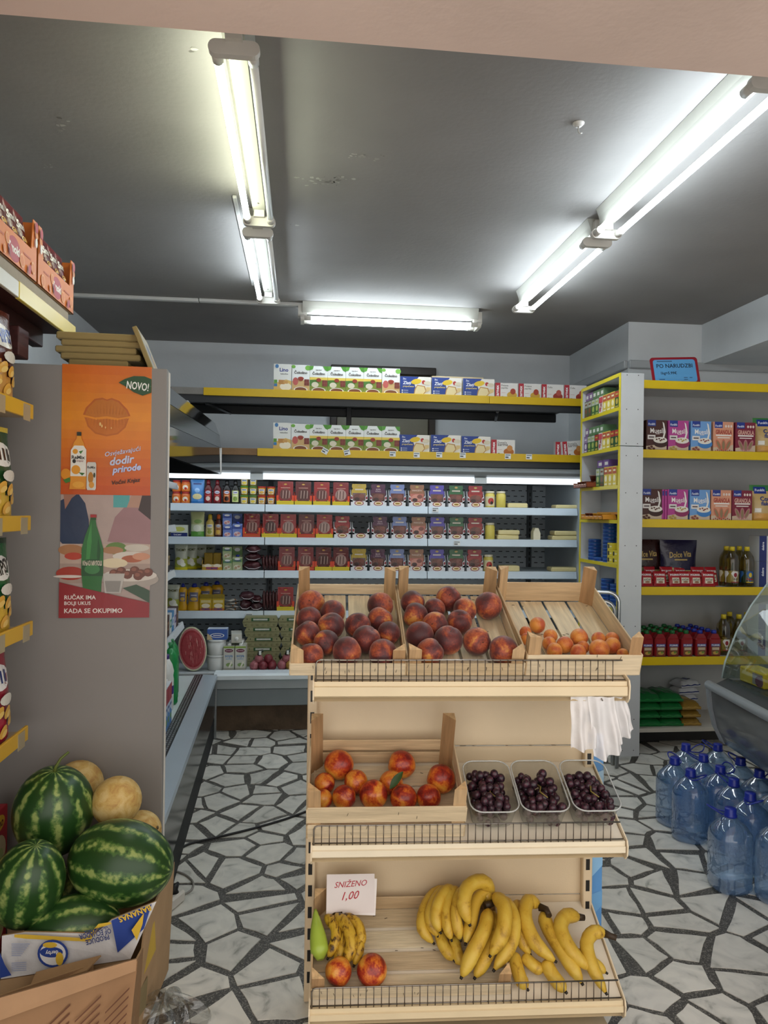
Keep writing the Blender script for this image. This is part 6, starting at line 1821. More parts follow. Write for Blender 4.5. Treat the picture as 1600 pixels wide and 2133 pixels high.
put('osauce', sauce('#4a2016', '#c9581e', ('#b58a5a', '#d9b04a', '#8a4a2c'), .165, .028), 'sauce_bottle', (xp(446, 462, 1), YP + .03, shelfz(1)), 'brown sauce bottle with an orange cap on the second chiller shelf', 'bottle', GC)
BCT = ('#6f86c9', '#4a62b0', '#d9c9cc', '#c98a8a'); GCT = ('#a8b58a', '#6f9a5a', '#d9d6c4', '#b59a7a')
for i, C_, nm in ((1, BCT, 'blue'), (2, GCT, 'green')):
    put(('ct', nm, 0), carton(.064, .05, .085, C_, None, 'POLIMARK'), 'cream_carton', (xp(464, 483, i), YP, shelfz(i)), f'lower {nm} cream carton of the stacked pair on the {sn_[i]} chiller shelf', 'carton', GC)
    put(('ct', nm, 0), carton(.064, .05, .085, C_, None, 'POLIMARK'), 'cream_carton', (xp(463, 482, i), YP, shelfz(i) + .0855), f'upper {nm} cream carton of the stacked pair on the {sn_[i]} chiller shelf', 'carton', GC)
    put(('ct', nm, 1), carton(.07, .055, .098, C_, '#2a3fa0', 'POLIMARK'), 'cream_carton', (xp(484, 504, i), YP, shelfz(i)), f'{nm} cream carton with a blue cap on the {sn_[i]} chiller shelf', 'carton', GC)
    put(('ct', nm, 2), carton(.07, .05, .17, C_), 'cream_carton', (xp(480, 502, i), YP + .12, shelfz(i)), f'tall dim {nm} carton behind the small ones on the {sn_[i]} chiller shelf', 'carton', GC)
# third shelf, left part
def thomy(P): P.text('THOMY', .5, .78, .1, '#4a4a1e', .8, .03); P.ell(.5, .32, .3, .13, '#e6e6d8', 12); P.ell(.7, .22, .2, .08, '#eef0e0', 12); P.ell(.3, .45, .2, .06, '#8f9a3a', 10)
for k in range(4):
    put('thomy', pouch(.092, .185, .05, lambda u, v: '#b9bfae' if v > .42 else '#a8ae4a' if v > .1 else '#d9cf2a', thomy), 'mayonnaise_pouch', (xp(362, 389, 2) + k * .055, YP + .03 + .085 * k, shelfz(2)), f'{ORD[k]} mayonnaise pouch of the row going back, third chiller shelf', 'pouch', GC)
def ytray():
    b = MB(); b.box(-.072, .072, 0, .003, 0, .045, '#c9a02f'); b.box(-.072, .072, .003, .1, 0, .003, '#c9a02f')
    for s in (-1, 1): b.prism([(0, 0), (.1, 0), (.1, .08), (.0, .07)], s * .072 - (.002 if s > 0 else 0), s * .072 + (0 if s > 0 else .002), 'x', '#d9b860')
    P = front(b, -.072, 0, 0, .144, .045); P.rect(.02, .55, .98, .95, '#d9c9a0'); P.ell(.3, .75, .18, .3, '#efe6cf', 12); P.ell(.75, .75, .18, .3, '#efe6cf', 12); P.rect(.2, .15, .8, .55, '#c95a2c'); P.text('POLIMARK', .5, .34, .3, '#33408c', .55, .03)
    p = MB(); p.box(-.06, .0, .03, .06, .004, .125, '#8f7420', .004); p.box(.003, .06, .03, .06, .004, .125, '#8f7420', .004)
    return [('tray', b, CARD), ('pack', p, FOIL)]
put('ytray', ytray, 'mayonnaise_display', (xp(421, 462, 2), YP, shelfz(2)), 'yellow display tray with golden packs on the third chiller shelf', 'carton', GC)
def meatlump(seed, w, h, col):
    def mk():
        r = random.Random(seed); p = [r.uniform(0, 6) for _ in range(6)]
        b = MB(); b.ball((0, h, h), (w / 2, .05, h), col, 22, 14, lambda t, a: 1 + .1 * math.sin(3 * a + p[0]) * math.sin(t) + .07 * math.sin(5 * t + p[1] + 2 * a) + .05 * math.sin(9 * a + p[2]) * math.sin(t))
        f = MB(); f.tube([(-w * .42, -.012 + h * .3, h * .9), (-w * .2, -.03 + h * .3, h * .45), (w * .15, -.03 + h * .3, h * .4), (w * .45, -.01 + h * .3, h * .8)], [.002, .0035, .003, .002], '#b5adb3', 6)
        return [(None, b, MEAT), ('film_edge', f, FOIL)]
    return mk
ML = [(2, 506, 545, .035, 0, '#5a3036'), (2, 508, 543, .03, .066, '#4a262c'), (2, 511, 542, .03, .125, '#6a4048'), (3, 497, 524, .04, 0, '#4a2a30'), (3, 520, 547, .032, 0, '#3f2228'), (3, 499, 530, .032, .075, '#54343c'), (3, 523, 546, .024, .062, '#4a2228')]
for k, (i, a, c, h, dz, col) in enumerate(ML):
    x, w = on(a, c, 1060 + 70 * i, YP)
    put(('ml', k), meatlump(k, w, h, col), 'smoked_meat', (x, YP + .0, shelfz(i) + dz), f'vacuum packed dark smoked meat, {["bottom of the pile", "middle of the pile", "top of the pile", "left one below", "right one below", "left one on top", "small right one on top"][k]}, {sn_[i]} chiller shelf', 'meat', 'smoked meat in the back chiller')
def sausages(n, h):
    def mk():
        parts = []
        bag = MB(); bag.box(-.052, .052, .012, .05, 0, h * .9, '#3a2226', .01)
        parts.append((None, bag, MEAT))
        for k in range(n):
            s = MB(); x = -.045 + .09 * k / (n - 1)
            s.tube([(x, .008, .006), (x + .002, -.001, h * .35), (x - .002, .0, h * .7), (x, .006, h)], [.006, .011, .011, .006], '#4e2a2c', 8); parts.append(('sausage', s, MEAT))
        return parts
    return mk
put('saus1', sausages(5, .11), 'sausage_pack', (xp(546, 577, 2), YP + .012, shelfz(2)), 'pack of thin dark sausages on the third chiller shelf', 'meat pack', GC)
put('saus2', sausages(5, .145), 'sausage_pack', (xp(548, 577, 3), YP + .012, shelfz(3)), 'pack of thin dark sausages hanging over the fourth shelf rail', 'meat pack', GC)
# fourth shelf, left part
put('thomy', None, 'mayonnaise_pouch', (xp(348, 370, 3), YP + .03, shelfz(3)), 'mayonnaise pouch at the left end of the fourth chiller shelf', 'pouch', GC)
def mustard(w):
    def mk():
        h = .175
        b = MB(); b.lathe([(w * .48, 0), (w * .5, .01), (w * .5, .035), (w * .4, .06), (w * .46, .12), (w * .5, .145), (w * .35, .165), (w * .16, .17)], '#d3a11f', 20, sy=.6)
        P = Pan(b, w * .6, .065, lambda u, v, o: (u - w * .3, -.6 * w * .5 * math.sqrt(max(.01, 1 - ((u - w * .3) / (w * .5)) ** 2)) - o - .0006 + .0, .068 + v), .0004); P.curved = True
        P.rect(0, 0, 1, 1, '#6f6f86'); P.ell(.5, .25, .4, .2, '#d9b04a', 12); P.rect(.15, .62, .85, .74, '#c9c9d6')
        c = MB(); c.lathe([(w * .2, .168), (w * .2, .182), (w * .1, .195), (0, .195)], '#24308c', 14)
        return [(None, b, PLASTIC), ('cap', c, PLASTIC)]
    return mk
for k, (a, c, Y) in enumerate([(370, 388, 0), (389, 417, 0)]):
    put(('mus', k), mustard((.065, .098)[k]), 'mustard_bottle', (xp(a, c, 3), YP + .035, shelfz(3)), f'{["slim", "wide"][k]} yellow mustard bottle with a blue cap on the fourth chiller shelf', 'bottle', GC)
for k in range(2):
    put(('mus', 1), mustard(.098), 'mustard_bottle', (xp(389, 417, 3) + .07 * (k + 1), YP + .13 + .09 * k, shelfz(3)), f'yellow mustard bottle standing {["one", "two"][k]} behind the front one, fourth chiller shelf', 'bottle', GC)
def gold(P): P.rect(0, 0, 1, 1, '#c3a42c'); P.rect(0, .75, 1, 1, '#8f7a24'); P.ell(.5, .32, .36, .14, '#e6dcc0', 12); P.rect(0, 0, 1, .18, '#b56a2c'); P.text('POLIMARK', .5, .12, .13, '#33408c', .7, .03); P.rect(.1, .5, .9, .66, '#d9c98a')
for k, (a, c) in enumerate([(416, 441), (442, 467)]):
    put('gold', cbox(.084, .04, .118, '#c3a42c', gold, m=FOIL, bev=.006), 'mayonnaise_pack', (xp(a, c, 3), YP, shelfz(3)), f'{ORD[k]} golden mayonnaise pack on the fourth chiller shelf', 'pack', GC)
def sachet(seed):
    def mk():
        r = random.Random(seed); p = r.uniform(0, 6)
        b = MB(); b.grid(lambda u, v: ((u - .5) * .11, (v - .5) * .07, .008 + .009 * math.sin(math.pi * u) * math.sin(math.pi * v) + .004 * math.sin(u * 11 + p)), 12, 6, lambda u, v: '#dedad2' if (u < .55) else '#c9803a' if u < .7 else '#d5d2d0')
        b.grid(lambda u, v: ((.5 - u) * .11, (v - .5) * .07, .002 + .004 * math.sin((1 - u) * 11 + p)), 12, 4, '#cfcac4')
        return [(None, b, FOIL)]
    return mk
for k in range(4):
    o = put(('sach', k), sachet(k), 'cheese_sachet', (xp(468, 498, 3) + (.006, -.004, .008, .0)[k], YP + .045, shelfz(3) + .001 + .021 * k), f'{ORD[k]} white and orange sachet from the bottom of the pile, fourth chiller shelf', 'sachet', GC, rot=(.1, -.15, .2, .35)[k]); o.rotation_euler[0] = 0.0
# bottom deck
ZD = .4005; YD = 5.20
def halfmelon():
    b = MB(); R, Hh = .095, .15
    n = 30
    rim = [(R * math.cos(a), 0, Hh + Hh * math.sin(a)) for a in np.linspace(0, 2 * math.pi, n, endpoint=False)]
    rings = [('#35552b', 1.0, .0), ('#cdd3a0', .985, -.001), ('#d9dcc0', .93, -.002), ('#c9787a', .84, -.003), ('#a83a42', .74, -.004), ('#b04a50', .4, -.005)]
    I = []
    for c, s, y in rings:
        I.append([b.v((R * s * math.cos(a), y, Hh + Hh * s * math.sin(a))) for a in np.linspace(0, 2 * math.pi, n, endpoint=False)])
    for j in range(len(rings) - 1):
        for k in range(n):
            b.f((I[j][k], I[j][(k + 1) % n], I[j + 1][(k + 1) % n], I[j + 1][k]), rings[j + 1][0])
    b.f(I[-1], '#b04a50')
    r = random.Random(4)
    for _ in range(46):
        a, s = r.uniform(0, 6.28), r.uniform(.05, .72) ** .8; x, z = R * s * math.cos(a), Hh + Hh * s * math.sin(a); l = r.uniform(.008, .02)
        b.face([(x - .0016, -.0056, z - l), (x + .0016, -.0056, z - l), (x + .002, -.0056, z + l), (x - .001, -.0056, z + l)], r.choice(['#d99a98', '#8f2c34', '#c9696c', '#dca6a2']))
    h = MB(); m_ = 12
    J = []
    for j in range(m_ + 1):
        t = math.pi / 2 * j / m_
        J.append([h.v((R * math.cos(t) * math.cos(a), .115 * math.sin(t), Hh + Hh * math.cos(t) * math.sin(a))) for a in np.linspace(0, 2 * math.pi, n, endpoint=False)])
    for j in range(m_):
        for k in range(n):
            h.f((J[j][k], J[j][(k + 1) % n], J[j + 1][(k + 1) % n], J[j + 1][k]), '#ffffff', True)
    return [('flesh', b, mat('melon_flesh', .35, noise=.2, nscale=50, bump=.1, bscale=80)), ('rind', h, RIND)]
x, w = on(378, 434, 1390, YD)
o = put('half', halfmelon, 'halved_watermelon', (x, YD - .01, ZD + .004), 'halved watermelon showing red flesh on the chiller deck', 'watermelon'); o.rotation_euler = (math.radians(-6), math.radians(-7), 0)
for l in range(2):
    put('wtub', lambda: [(None, (lambda b: (b.lathe([(.058, 0), (.061, .004), (.064, .092)], '#d6d9d8', 24), b)[1])(MB()), PLASTIC), ('lid', (lambda b: (b.lathe([(.066, .09), (.067, .102), (.06, .104), (.0, .104)], '#e2e5e4', 24), b)[1])(MB()), PLASTIC)], 'plastic_tub', (on(430, 467, 1390, YD)[0], YD + .066, ZD + .105 * l), f'{["lower", "upper"][l]} white plastic tub beside the halved watermelon', 'tub', GC)
def butter(P): P.rect(0, 0, 1, 1, '#3f62b0'); P.ell(.5, .4, .36, .22, '#e0e4ec', 14); P.ell(.5, .4, .3, .15, '#3552a8', 14); P.poly([(0, 0), (.3, 0), (.1, .5), (0, .6)], '#d9c39a'); P.rect(.3, .36, .7, .44, '#e9ecf2')
put('butter', cbox(.135, .09, .072, '#8fa6cf', butter, top='#c3cfe0'), 'spread_box', (on(432, 470, 1390, YD)[0], YD + .02, ZD + .2105), 'blue spread box on top of the white tubs', 'box', GC)
def soya():
    def deco(P):
        P.rect(0, 0, 1, 1, '#c9c9c0'); P.ell(.5, .82, .4, .07, '#6a2440', 14); P.rect(.22, .81, .78, .83, '#e6dce0'); P.text('soya', .5, .58, .13, '#6f8fb5', .75, .03); P.rect(.2, .47, .8, .5, '#8fa8c3'); P.ell(.55, .25, .32, .08, '#7f9a5a', 12); P.poly([(.45, .15), (.6, .12), (.85, .36), (.72, .4)], '#e2e0d0'); P.rect(0, 0, 1, .12, '#a8a69a'); P.rect(0, .93, 1, 1, '#8fae4a')
    r = cbox(.072, .06, .168, '#c9c9c0', deco)()
    c = MB(); c.lathe([(.013, .168), (.013, .183), (0, .184)], '#e6e8e6', 12, (0, .03, 0))
    return r + [('cap', c, PLASTIC)]
for k, (a, c) in enumerate([(466, 487), (489, 512)]):
    for j in range(4 if k else 3):
        put('soya', soya, 'soy_drink', (on(a, c, 1390, YD)[0], YD + .063 * j, ZD), f'soy drink carton, {["left", "right"][k]} column, {ORD[j]} from the front', 'carton', 'soy drink cartons in the chiller')
o = put('soya', soya, 'soy_drink', (on(470, 500, 1345, YD)[0], YD + .04, ZD + .232), 'soy drink carton lying on top of the others', 'carton', 'soy drink cartons in the chiller'); o.rotation_euler = (math.radians(90), 0, .1)
o.location = (on(474, 500, 1345, YD)[0] - .0, YD + .19, ZD + .187)
def eggbox():
    b = MB(); w = .25
    b.prism([(-w / 2 + .012, 0), (w / 2 - .012, 0), (w / 2, .034), (-w / 2, .034)], 0, .11, 'y', '#8b8a66'); b.prism([(-w / 2, .036), (w / 2, .036), (w / 2 - .016, .068), (-w / 2 + .016, .068)], .002, .108, 'y', '#93926d')
    P = front(b, -w / 2, .0018, .037, w, .03); P.rect(.25, .1, .75, .85, '#2f5a36'); P.rect(.3, .3, .7, .7, '#c9ccc4'); P.rect(.12, .4, .14, .7, '#3a3a2a'); P.rect(.86, .4, .88, .7, '#3a3a2a')
    for k in range(6): b.ball((-w / 2 + .03 + k * .038, .004, .014), (.014, .006, .012), '#7d7c5a', 8, 5)
    return [(None, b, mat('pulp_board', .9, noise=.2, nscale=40, bump=.3, bscale=60))]
for k, px in enumerate((546, 620)):
    for j in range(5):
        put('egg', eggbox, 'egg_box', (on(px, px + 1, 1390, 5.34)[0] + (.0, .0, .006, -.004, -.018)[j], 5.34, ZD + .0695 * j), f'{ORD[j]} grey egg box from the bottom of the {["first", "second"][k]} stack', 'egg box', 'egg boxes in the chiller')
def netbag(col):
    def mk():
        r = random.Random(8); parts = []
        net = MB(); net.ball((0, 0, .05), (.095, .06, .055), col, 18, 10, lambda t, a: 1 + .06 * math.sin(5 * a) * math.sin(t))
        parts = []
        ball = MB(); ball.ball((0, 0, 0), 1, col, 16, 10)
        for k, (x, y, z, s) in enumerate([(-.06, -.02, .033, .033), (.0, -.03, .034, .034), (.06, -.015, .033, .033), (-.03, -.005, .078, .03), (.035, -.01, .08, .031), (.0, .03, .035, .034), (-.05, .035, .035, .034), (.055, .04, .034, .033)]):
            o_ = MB(); o_.ball((x, y, z), s, col if k % 3 else '#a8646a', 16, 10); parts.append(('onion', o_, MATS.get('net_onion') or mat('net_onion', .35, noise=.45, nscale=60, bump=.4, bscale=70)))
        c = MB(); c.tube([(-.03, -.01, .105), (-.02, -.02, .13), (.0, -.02, .138)], [.012, .014, .008], '#1d2a20', 8); parts.append(('clip_band', c, FOIL))
        c = MB(); c.box(-.028, -.012, -.04, -.036, .112, .138, '#d9dcd8'); parts.append(('paper_tag', c, PAPER))
        return parts
    return mk
put('net1', netbag('#7a2a34'), 'onion_net', (on(548, 549, 1390, 5.24)[0], 5.22, ZD), 'net of red onions in front of the egg boxes', 'onion net', GC)
put('net2', netbag('#b58a3a'), 'onion_net', (on(605, 606, 1390, 5.24)[0], 5.23, ZD), 'net of golden onions beside the wooden crate, in the chiller', 'onion net', GC)

# ------------------------------------------------------------------ goods on the cereal shelf
GM = 'goods on the cereal shelf'
def muesli(c, c2, word, wc, extra):
    def f(P):
        P.rect(0, 0, 1, 1, c); P.poly([(0, .0), (1, .0), (1, .26), (0, .16)], '#cdb9a0'); P.rect(.06, .8, .46, 1, '#23388c'); P.text('Fun&fit', .26, .87, .07, '#dfe4f2', .34, .02, .15)
        if word == 'Muesli':
            P.text('Muesli', .52, .66, .16, '#f0ece8', .66, .01); P.rect(.45, .55, .65, .57, '#e6dcd8'); P.rect(.06, .38, .44, .52, '#e6e0dc'); P.rect(.12, .43, .38, .47, '#5a4a48')
            P.ell(.7, .27, .36, .15, c2, 18); P.ell(.68, .36, .34, .1, '#e9e4da', 18); P.poly([(.78, .95), (.86, .9), (.94, .62), (.86, .4), (.78, .42), (.86, .62)], '#ece8e2')
            for x, y in ((.5, .38), (.62, .4), (.75, .37), (.85, .39), (.68, .34)): P.ell(x, y, .05, .025, extra, 8)
            for x, y in ((.12, .1), (.25, .14), (.36, .08), (.2, .05)): P.ell(x, y, .07, .04, extra, 8)
        else:
            P.text('GRANOLA', .52, .67, .15, wc, .82, .03); P.rect(.12, .54, .9, .585, '#efe6e0'); P.rect(.2, .47, .82, .5, '#efe6e0')
            for k in range(3): P.ell(.62 + k * .13, .86, .05, .045, '#e9d9d0', 10)
            P.ell(.5, .24, .11, .2, c2, 14); P.ell(.5, .24, .07, .15, extra, 14)
            for s in (-1, 1): P.ell(.5 + s * .24, .25, .1, .19, c2, 14, s * -.45); P.ell(.5 + s * .24, .25, .06, .14, extra, 14, s * -.45)
            for k in range(9): P.ell(.1 + k * .1, .05 + .03 * (k % 2), .03, .024, wc, 8)
    return f
MU = {'brown': muesli('#4a2620', '#3a1c16', 'Muesli', None, '#5a3020'), 'pink': muesli('#b5438f', '#8f2f5f', 'Muesli', None, '#b59a4a'), 'blue': muesli('#6f9fd6', '#3f7fc3', 'Muesli', None, '#8f4a3a'), 'peach': muesli('#d9997a', '#c9745a', 'GRANOLA', '#a83a34', '#8f7a5a'), 'maroon': muesli('#7d2038', '#b5787a', 'GRANOLA', '#e0b0a0', '#8f7a5a')}
MB_ = {'brown': '#4a2620', 'pink': '#b5438f', 'blue': '#6f9fd6', 'peach': '#d9997a', 'maroon': '#7d2038'}
YMF = YM + .03
for lv, z, its in (('upper', MZ[1], [(1345, 1390.5, 'brown'), (1391, 1436, 'pink'), (1437, 1484, 'blue'), (1485, 1529, 'peach'), (1530, 1576, 'maroon')]), ('lower', MZ[2], [(1341, 1378, 'brown'), (1391, 1437, 'pink'), (1438, 1482, 'blue'), (1483, 1526, 'peach'), (1527, 1569, 'maroon')])):
    for a, c, k in its:
        x, w = on(a, c, 900, YMF)
        o = put(('mu', k, 'n'), cbox(.137, .07, .2, MB_[k], MU[k]), 'cereal_box', (x, YMF, z - .0035), f'{k} {"granola" if k in ("peach", "maroon") else "muesli"} box on the {lv} cereal shelf', 'box', 'muesli and granola boxes')
for j, a in enumerate((1379, 1385)):
    x, w = on(a, a + 6, 1050, YMF)
    put('muspine', cbox(.016, .13, .198, '#b5438f', lambda P: P.rect(.2, .8, .8, .95, '#23388c')), 'cereal_box', (x, YMF + .004, MZ[2] - .0035), f'{["first", "second"][j]} pink muesli box turned edge-on on the lower cereal shelf', 'box', 'muesli and granola boxes')
def corn(P): P.rect(.12, .76, .55, .95, '#23388c'); P.text('Fun&fit', .33, .86, .07, '#dfe4f2', .36, .02, .15); P.text('Corn', .5, .62, .13, '#2c3f7a', .6, .03); P.text('flakes', .5, .49, .11, '#2c3f7a', .6, .03); P.ell(.75, .25, .2, .1, '#e6e2d8', 14); P.ell(.3, .15, .2, .06, '#d39a44', 12); P.rect(.1, .25, .3, .36, '#e9e6de')
for lv, z, a in (('upper', MZ[1], 1576), ('lower', MZ[2], 1571)):
    x, w = on(a, a + 62, 900, YMF)
    put('corn', pouch(.19, .24, .09, lambda u, v: '#3f7f44' if v > .86 else '#c9ab72' if v > .2 else '#cf9a48', corn), 'cornflakes_bag', (x, YMF + .06, z - .0035), f'green topped cornflakes bag on the {lv} cereal shelf', 'bag', GM)
def dv(c, c2, cr):
    return pouch(.26, .30, .08, lambda u, v: cr if .12 < v - .05 * math.sin(u * 6) < .36 else c if v > .3 else c2, lambda P: (P.text('Dolce Vita', .5, .68, .13, '#b59a5a', .62, .02, .25, .06), P.rect(.32, .55, .68, .58, '#b59a5a'), P.rect(.15, .2, .85, .21, '#3a2f2a'), P.ell(.6, .08, .12, .05, '#d9d6c8', 10)))
x, w = on(1377, 1455, 1150, 4.74); put('dvn', dv('#1b1836', '#46557a', '#cfc58a'), 'foil_bag', (x, 4.76, MZ[3] - .0035), 'navy bag with a cream band at the back of the sachet shelf', 'bag', GM)
x, w = on(1300, 1377, 1150, 4.78); put('dvb', dv('#2c1414', '#5a3a30', '#b5a56a'), 'foil_bag', (x + .02, 4.80, MZ[3] - .0035), 'dark brown bag with a cream band beside the navy one', 'bag', GM)
def ksach(seed):
    def mk():
        b = MB(); p = random.Random(seed).uniform(0, 6)
        def th(u, v): return .016 * (max(0, 1 - (2 * u - 1) ** 2)) ** .5 * (max(0, 1 - (2 * v - 1) ** 2)) ** .5 + .0015
        fr = lambda u, v, o=0: ((u - .5) * .085, -th(u, v) - o, v * .10)
        b.grid(fr, 10, 10, lambda u, v: '#a31f28' if v > .1 else '#b02a30'); b.grid(lambda u, v: ((.5 - u) * .085, th(u, v), v * .10), 10, 6, '#8c1a22')
        P = Pan(b, .085, .10, lambda u, v, o: fr(u / .085, v / .10, o), .0005); P.curved = True
        P.text('POLIMARK', .5, .74, .14, '#e6e0e0', .8, .04); P.rect(.2, .18, .8, .55, '#d9d0bc'); P.text('KEČAP', .5, .42, .14, '#3a2622', .5, .03); P.ell(.5, .26, .2, .06, '#8f5a3a', 10)
        return [(None, b, FOIL)]
    return mk
SAC = [(1352, 4.60, 0, .0), (1380, 4.60, 0, -.1), (1412, 4.60, 0, .12), (1432, 4.61, 0, -.06), (1455, 4.60, 0, .05), (1482, 4.60, 0, -.12), (1362, 4.66, .0, .2), (1395, 4.66, .0, -.1), (1425, 4.67, 0, .1), (1460, 4.66, 0, -.2), (1490, 4.66, 0, .1)]
for k, (px, Y, dz, r) in enumerate(SAC):
    x = at(px, 1210, Y=Y).x
    o = put(('ks', k % 4), ksach(k % 4), 'ketchup_sachet', (x, Y + .03, MZ[3] - .002), f'{ORD[k] if k < 6 else ORD[k - 6]} red ketchup sachet in the {"front" if k < 6 else "back"} row below the dark bags', 'sachet', 'ketchup sachets on the shelf', rot=r)
    o.rotation_euler = (-.25, 0, r); o.scale = (1, 1, 1.0 if k < 6 else 1.25)
OIL = clearm('sunflower_oil', '#cfc17e', .14, .06)
def oil(lb):
    def mk():
        h, r = .265, .042
        b = MB(); b.lathe([(r * .9, 0), (r, .01), (r, .06), (r * .95, .09), (r, .12), (r, .175), (r * .9, .2), (r * .45, .232), (r * .34, .24)], '#ffffff', 20, sq=.08)
        l = MB(); l.lathe([(r * 1.01, .03), (r * 1.01, .105)], lb[0], 20, close=False)
        P = Pan(l, r * 1.6, .075, lambda u, v, o: ((r * 1.015 + o) * math.sin(u / r - .8), -(r * 1.015 + o) * math.cos(u / r - .8), .03 + v), .0004); P.curved = True
        P.ell(.5, .68, .16, .2, lb[1], 12); P.text(lb[2], .5, .3, .2, lb[3], .8, .03); P.rect(.1, .02, .9, .1, lb[1])
        c = MB(); c.lathe([(r * .4, .236), (r * .4, .26), (r * .36, .264), (0, .264)], '#d9c230', 14)
        return [(None, b, OIL), ('wrap_label', l, PAPER), ('cap', c, PLASTIC)]
    return mk
LA, LB, LCc = ('#dcdad6', '#8f2430', 'ULJE', '#3a3030'), ('#2f5f9f', '#d9b82f', 'Zvijezda', '#b02a2a'), ('#d9d0b0', '#7a4a1a', 'ULJE', '#3a3030')
for i, (px, Y, z, lb, lab) in enumerate([(1518, 4.66, 3, LCc, 'oil bottle with a sunflower label, leftmost on the sachet shelf'), (1530, 4.595, 3, LA, 'oil bottle with a white label in front on the sachet shelf'), (1545, 4.68, 3, LA, 'oil bottle behind the two front ones on the sachet shelf'), (1561, 4.595, 3, LB, 'oil bottle with a blue label on the sachet shelf'), (1514, 4.62, 4, LA, 'oil bottle with a white label, leftmost on the ketchup shelf'), (1526, 4.74, 4, LA, 'oil bottle second on the ketchup shelf'), (1546, 4.62, 4, LA, 'oil bottle third on the ketchup shelf'), (1562, 4.72, 4, LCc, 'oil bottle farthest right on the ketchup shelf')]):
    put(('oil', lb[0]), oil(lb), 'oil_bottle', (at(px, 1200, Y=Y).x, Y + .03, MZ[z] - .0035), lab, 'bottle', 'sunflower oil bottles')
def dobro(P): P.rect(0, 0, 1, 1, '#d6d8da'); P.rect(0, 0, .32, 1, '#22306f'); P.text('dobro', .16, .6, .1, '#e6e9f2', .9, .03, rot=math.pi / 2); P.rect(.45, .3, .8, .36, '#23387a'); P.rect(.45, .7, .9, .85, '#a9adb8')
for z, nm in ((3, 'sachet'), (4, 'ketchup')):
    for l in range(2):
        put('dobro', cbox(.16, .12, .168 if z else .1, '#d6d8da', dobro), 'white_box', (at(1604, 1200, Y=4.6).x, 4.595, MZ[z] - .0035 + .169 * l), f'{["lower", "upper"][l]} white and navy box at the right end of the {nm} shelf', 'box', GM)
def ketch(cap):
    def mk():
        b = MB(); w = .078
        b.box(-w / 2, w / 2, 0, .05, 0, .118, '#8c1a20', .008); b.prism([(-w / 2 + .004, .117), (w / 2 - .004, .117), (.018, .146), (-.018, .146)], .008, .042, 'y', '#8c1a20')
        P = front(b, -w / 2, 0, 0, w, .118); P.rect(.14, .08, .86, .62, '#7a4a30'); P.rect(.1, .55, .9, .70, '#33408c'); P.text('POLIMARK', .5, .625, .1, '#e6e6ee', .7, .03); P.rect(.2, .36, .8, .5, '#c9b59a'); P.ell(.5, .2, .25, .09, '#c9a04a', 10); P.ell(.6, .24, .12, .06, '#6f8f3a', 8)
        c = MB(); c.lathe([(.017, .144), (.017, .162), (.012, .168), (0, .168)], cap, 14, (0, .025, 0))
        return [(None, b, PLASTIC), ('cap', c, PLASTIC)]
    return mk
for k, px in enumerate((1350, 1377, 1404, 1433, 1462, 1491)):
    cap = '#1f6a36' if k < 4 else '#2436a0'
    for j in range(5):
        x = at(px, 1340, Y=4.585).x - .004 * j
        put(('ket', cap), ketch(cap), 'ketchup_bottle', (x, 4.585 + .066 * j, MZ[4] - .0035), f'flat red ketchup bottle with {"green" if k < 4 else "blue"} cap, {ORD[k]} column, {ORD[j]} from the front', 'bottle', 'ketchup bottles in rows')
def flatbag(c, c2, w=.23, d=.26, h=.045, seed=0):
    def mk():
        p = random.Random(seed).uniform(0, 6)
        b = MB()
        def top(u, v): return ((u - .5) * w, v * d, h * (.35 + .65 * (max(0, 1 - (2 * u - 1) ** 4) * max(0, 1 - (2 * v - 1) ** 4)) ** .5) + .004 * math.sin(u * 17 + p) * math.sin(v * 13 + p))
        b.grid(top, 16, 12, lambda u, v: c2 if abs(u - .5) < .2 and .3 < v < .7 else c); b.grid(lambda u, v: ((.5 - u) * w, v * d, .0005), 2, 2, c)
        n = 16
        for e in (0, 1):
            b.grid(lambda u, v: ((u - .5) * w * (1 if e == 0 else -1), 0 if e == 0 else d, .0005 + v * (top(u if e == 0 else 1 - u, e)[2] - .0005)), n, 2, lambda u, v: c if v < .6 else c2)
            b.grid(lambda u, v: ((-.5 if e else .5) * w, (u if e == 0 else 1 - u) * d, .0005 + v * (top(1 - e, u if e == 0 else 1 - u)[2] - .0005)), 8, 2, c)
        return [(None, b, FOIL)]
    return mk
for col_, (px, n, c, c2, nm) in enumerate([(1355, 4, '#17622f', '#1f7a3a', 'green'), (1400, 4, '#17622f', '#1f7a3a', 'green'), (1441, 3, '#8a6a2a', '#a8863a', 'golden')]):
    for j in range(n):
        put(('fb', col_, j), flatbag(c, c2, (.155, .155, .13)[col_], .26, .05, col_ * 7 + j), 'flat_bag', (at(px, 1515, Y=4.6).x, 4.60 + .006 * (j % 2), MZ[5] - .003 + .052 * j), f'{nm} flat bag, {ORD[j]} from the bottom of the {ORD[col_]} pile on the lowest shelf', 'bag', 'flat bags on the lowest shelf', rot=.03 * (j % 3 - 1))
for j in range(5):
    put(('fw', j), flatbag('#c9ccd2', '#22306f', .16, .12, .045, 40 + j), 'flat_bag', (at(1430, 1470, Y=4.83).x + .012 * j, 4.86, MZ[5] - .003 + .047 * j), f'white and navy bag, {ORD[j]} from the bottom of the leaning pile at the back', 'bag', 'flat bags on the lowest shelf', rot=.06 * j)

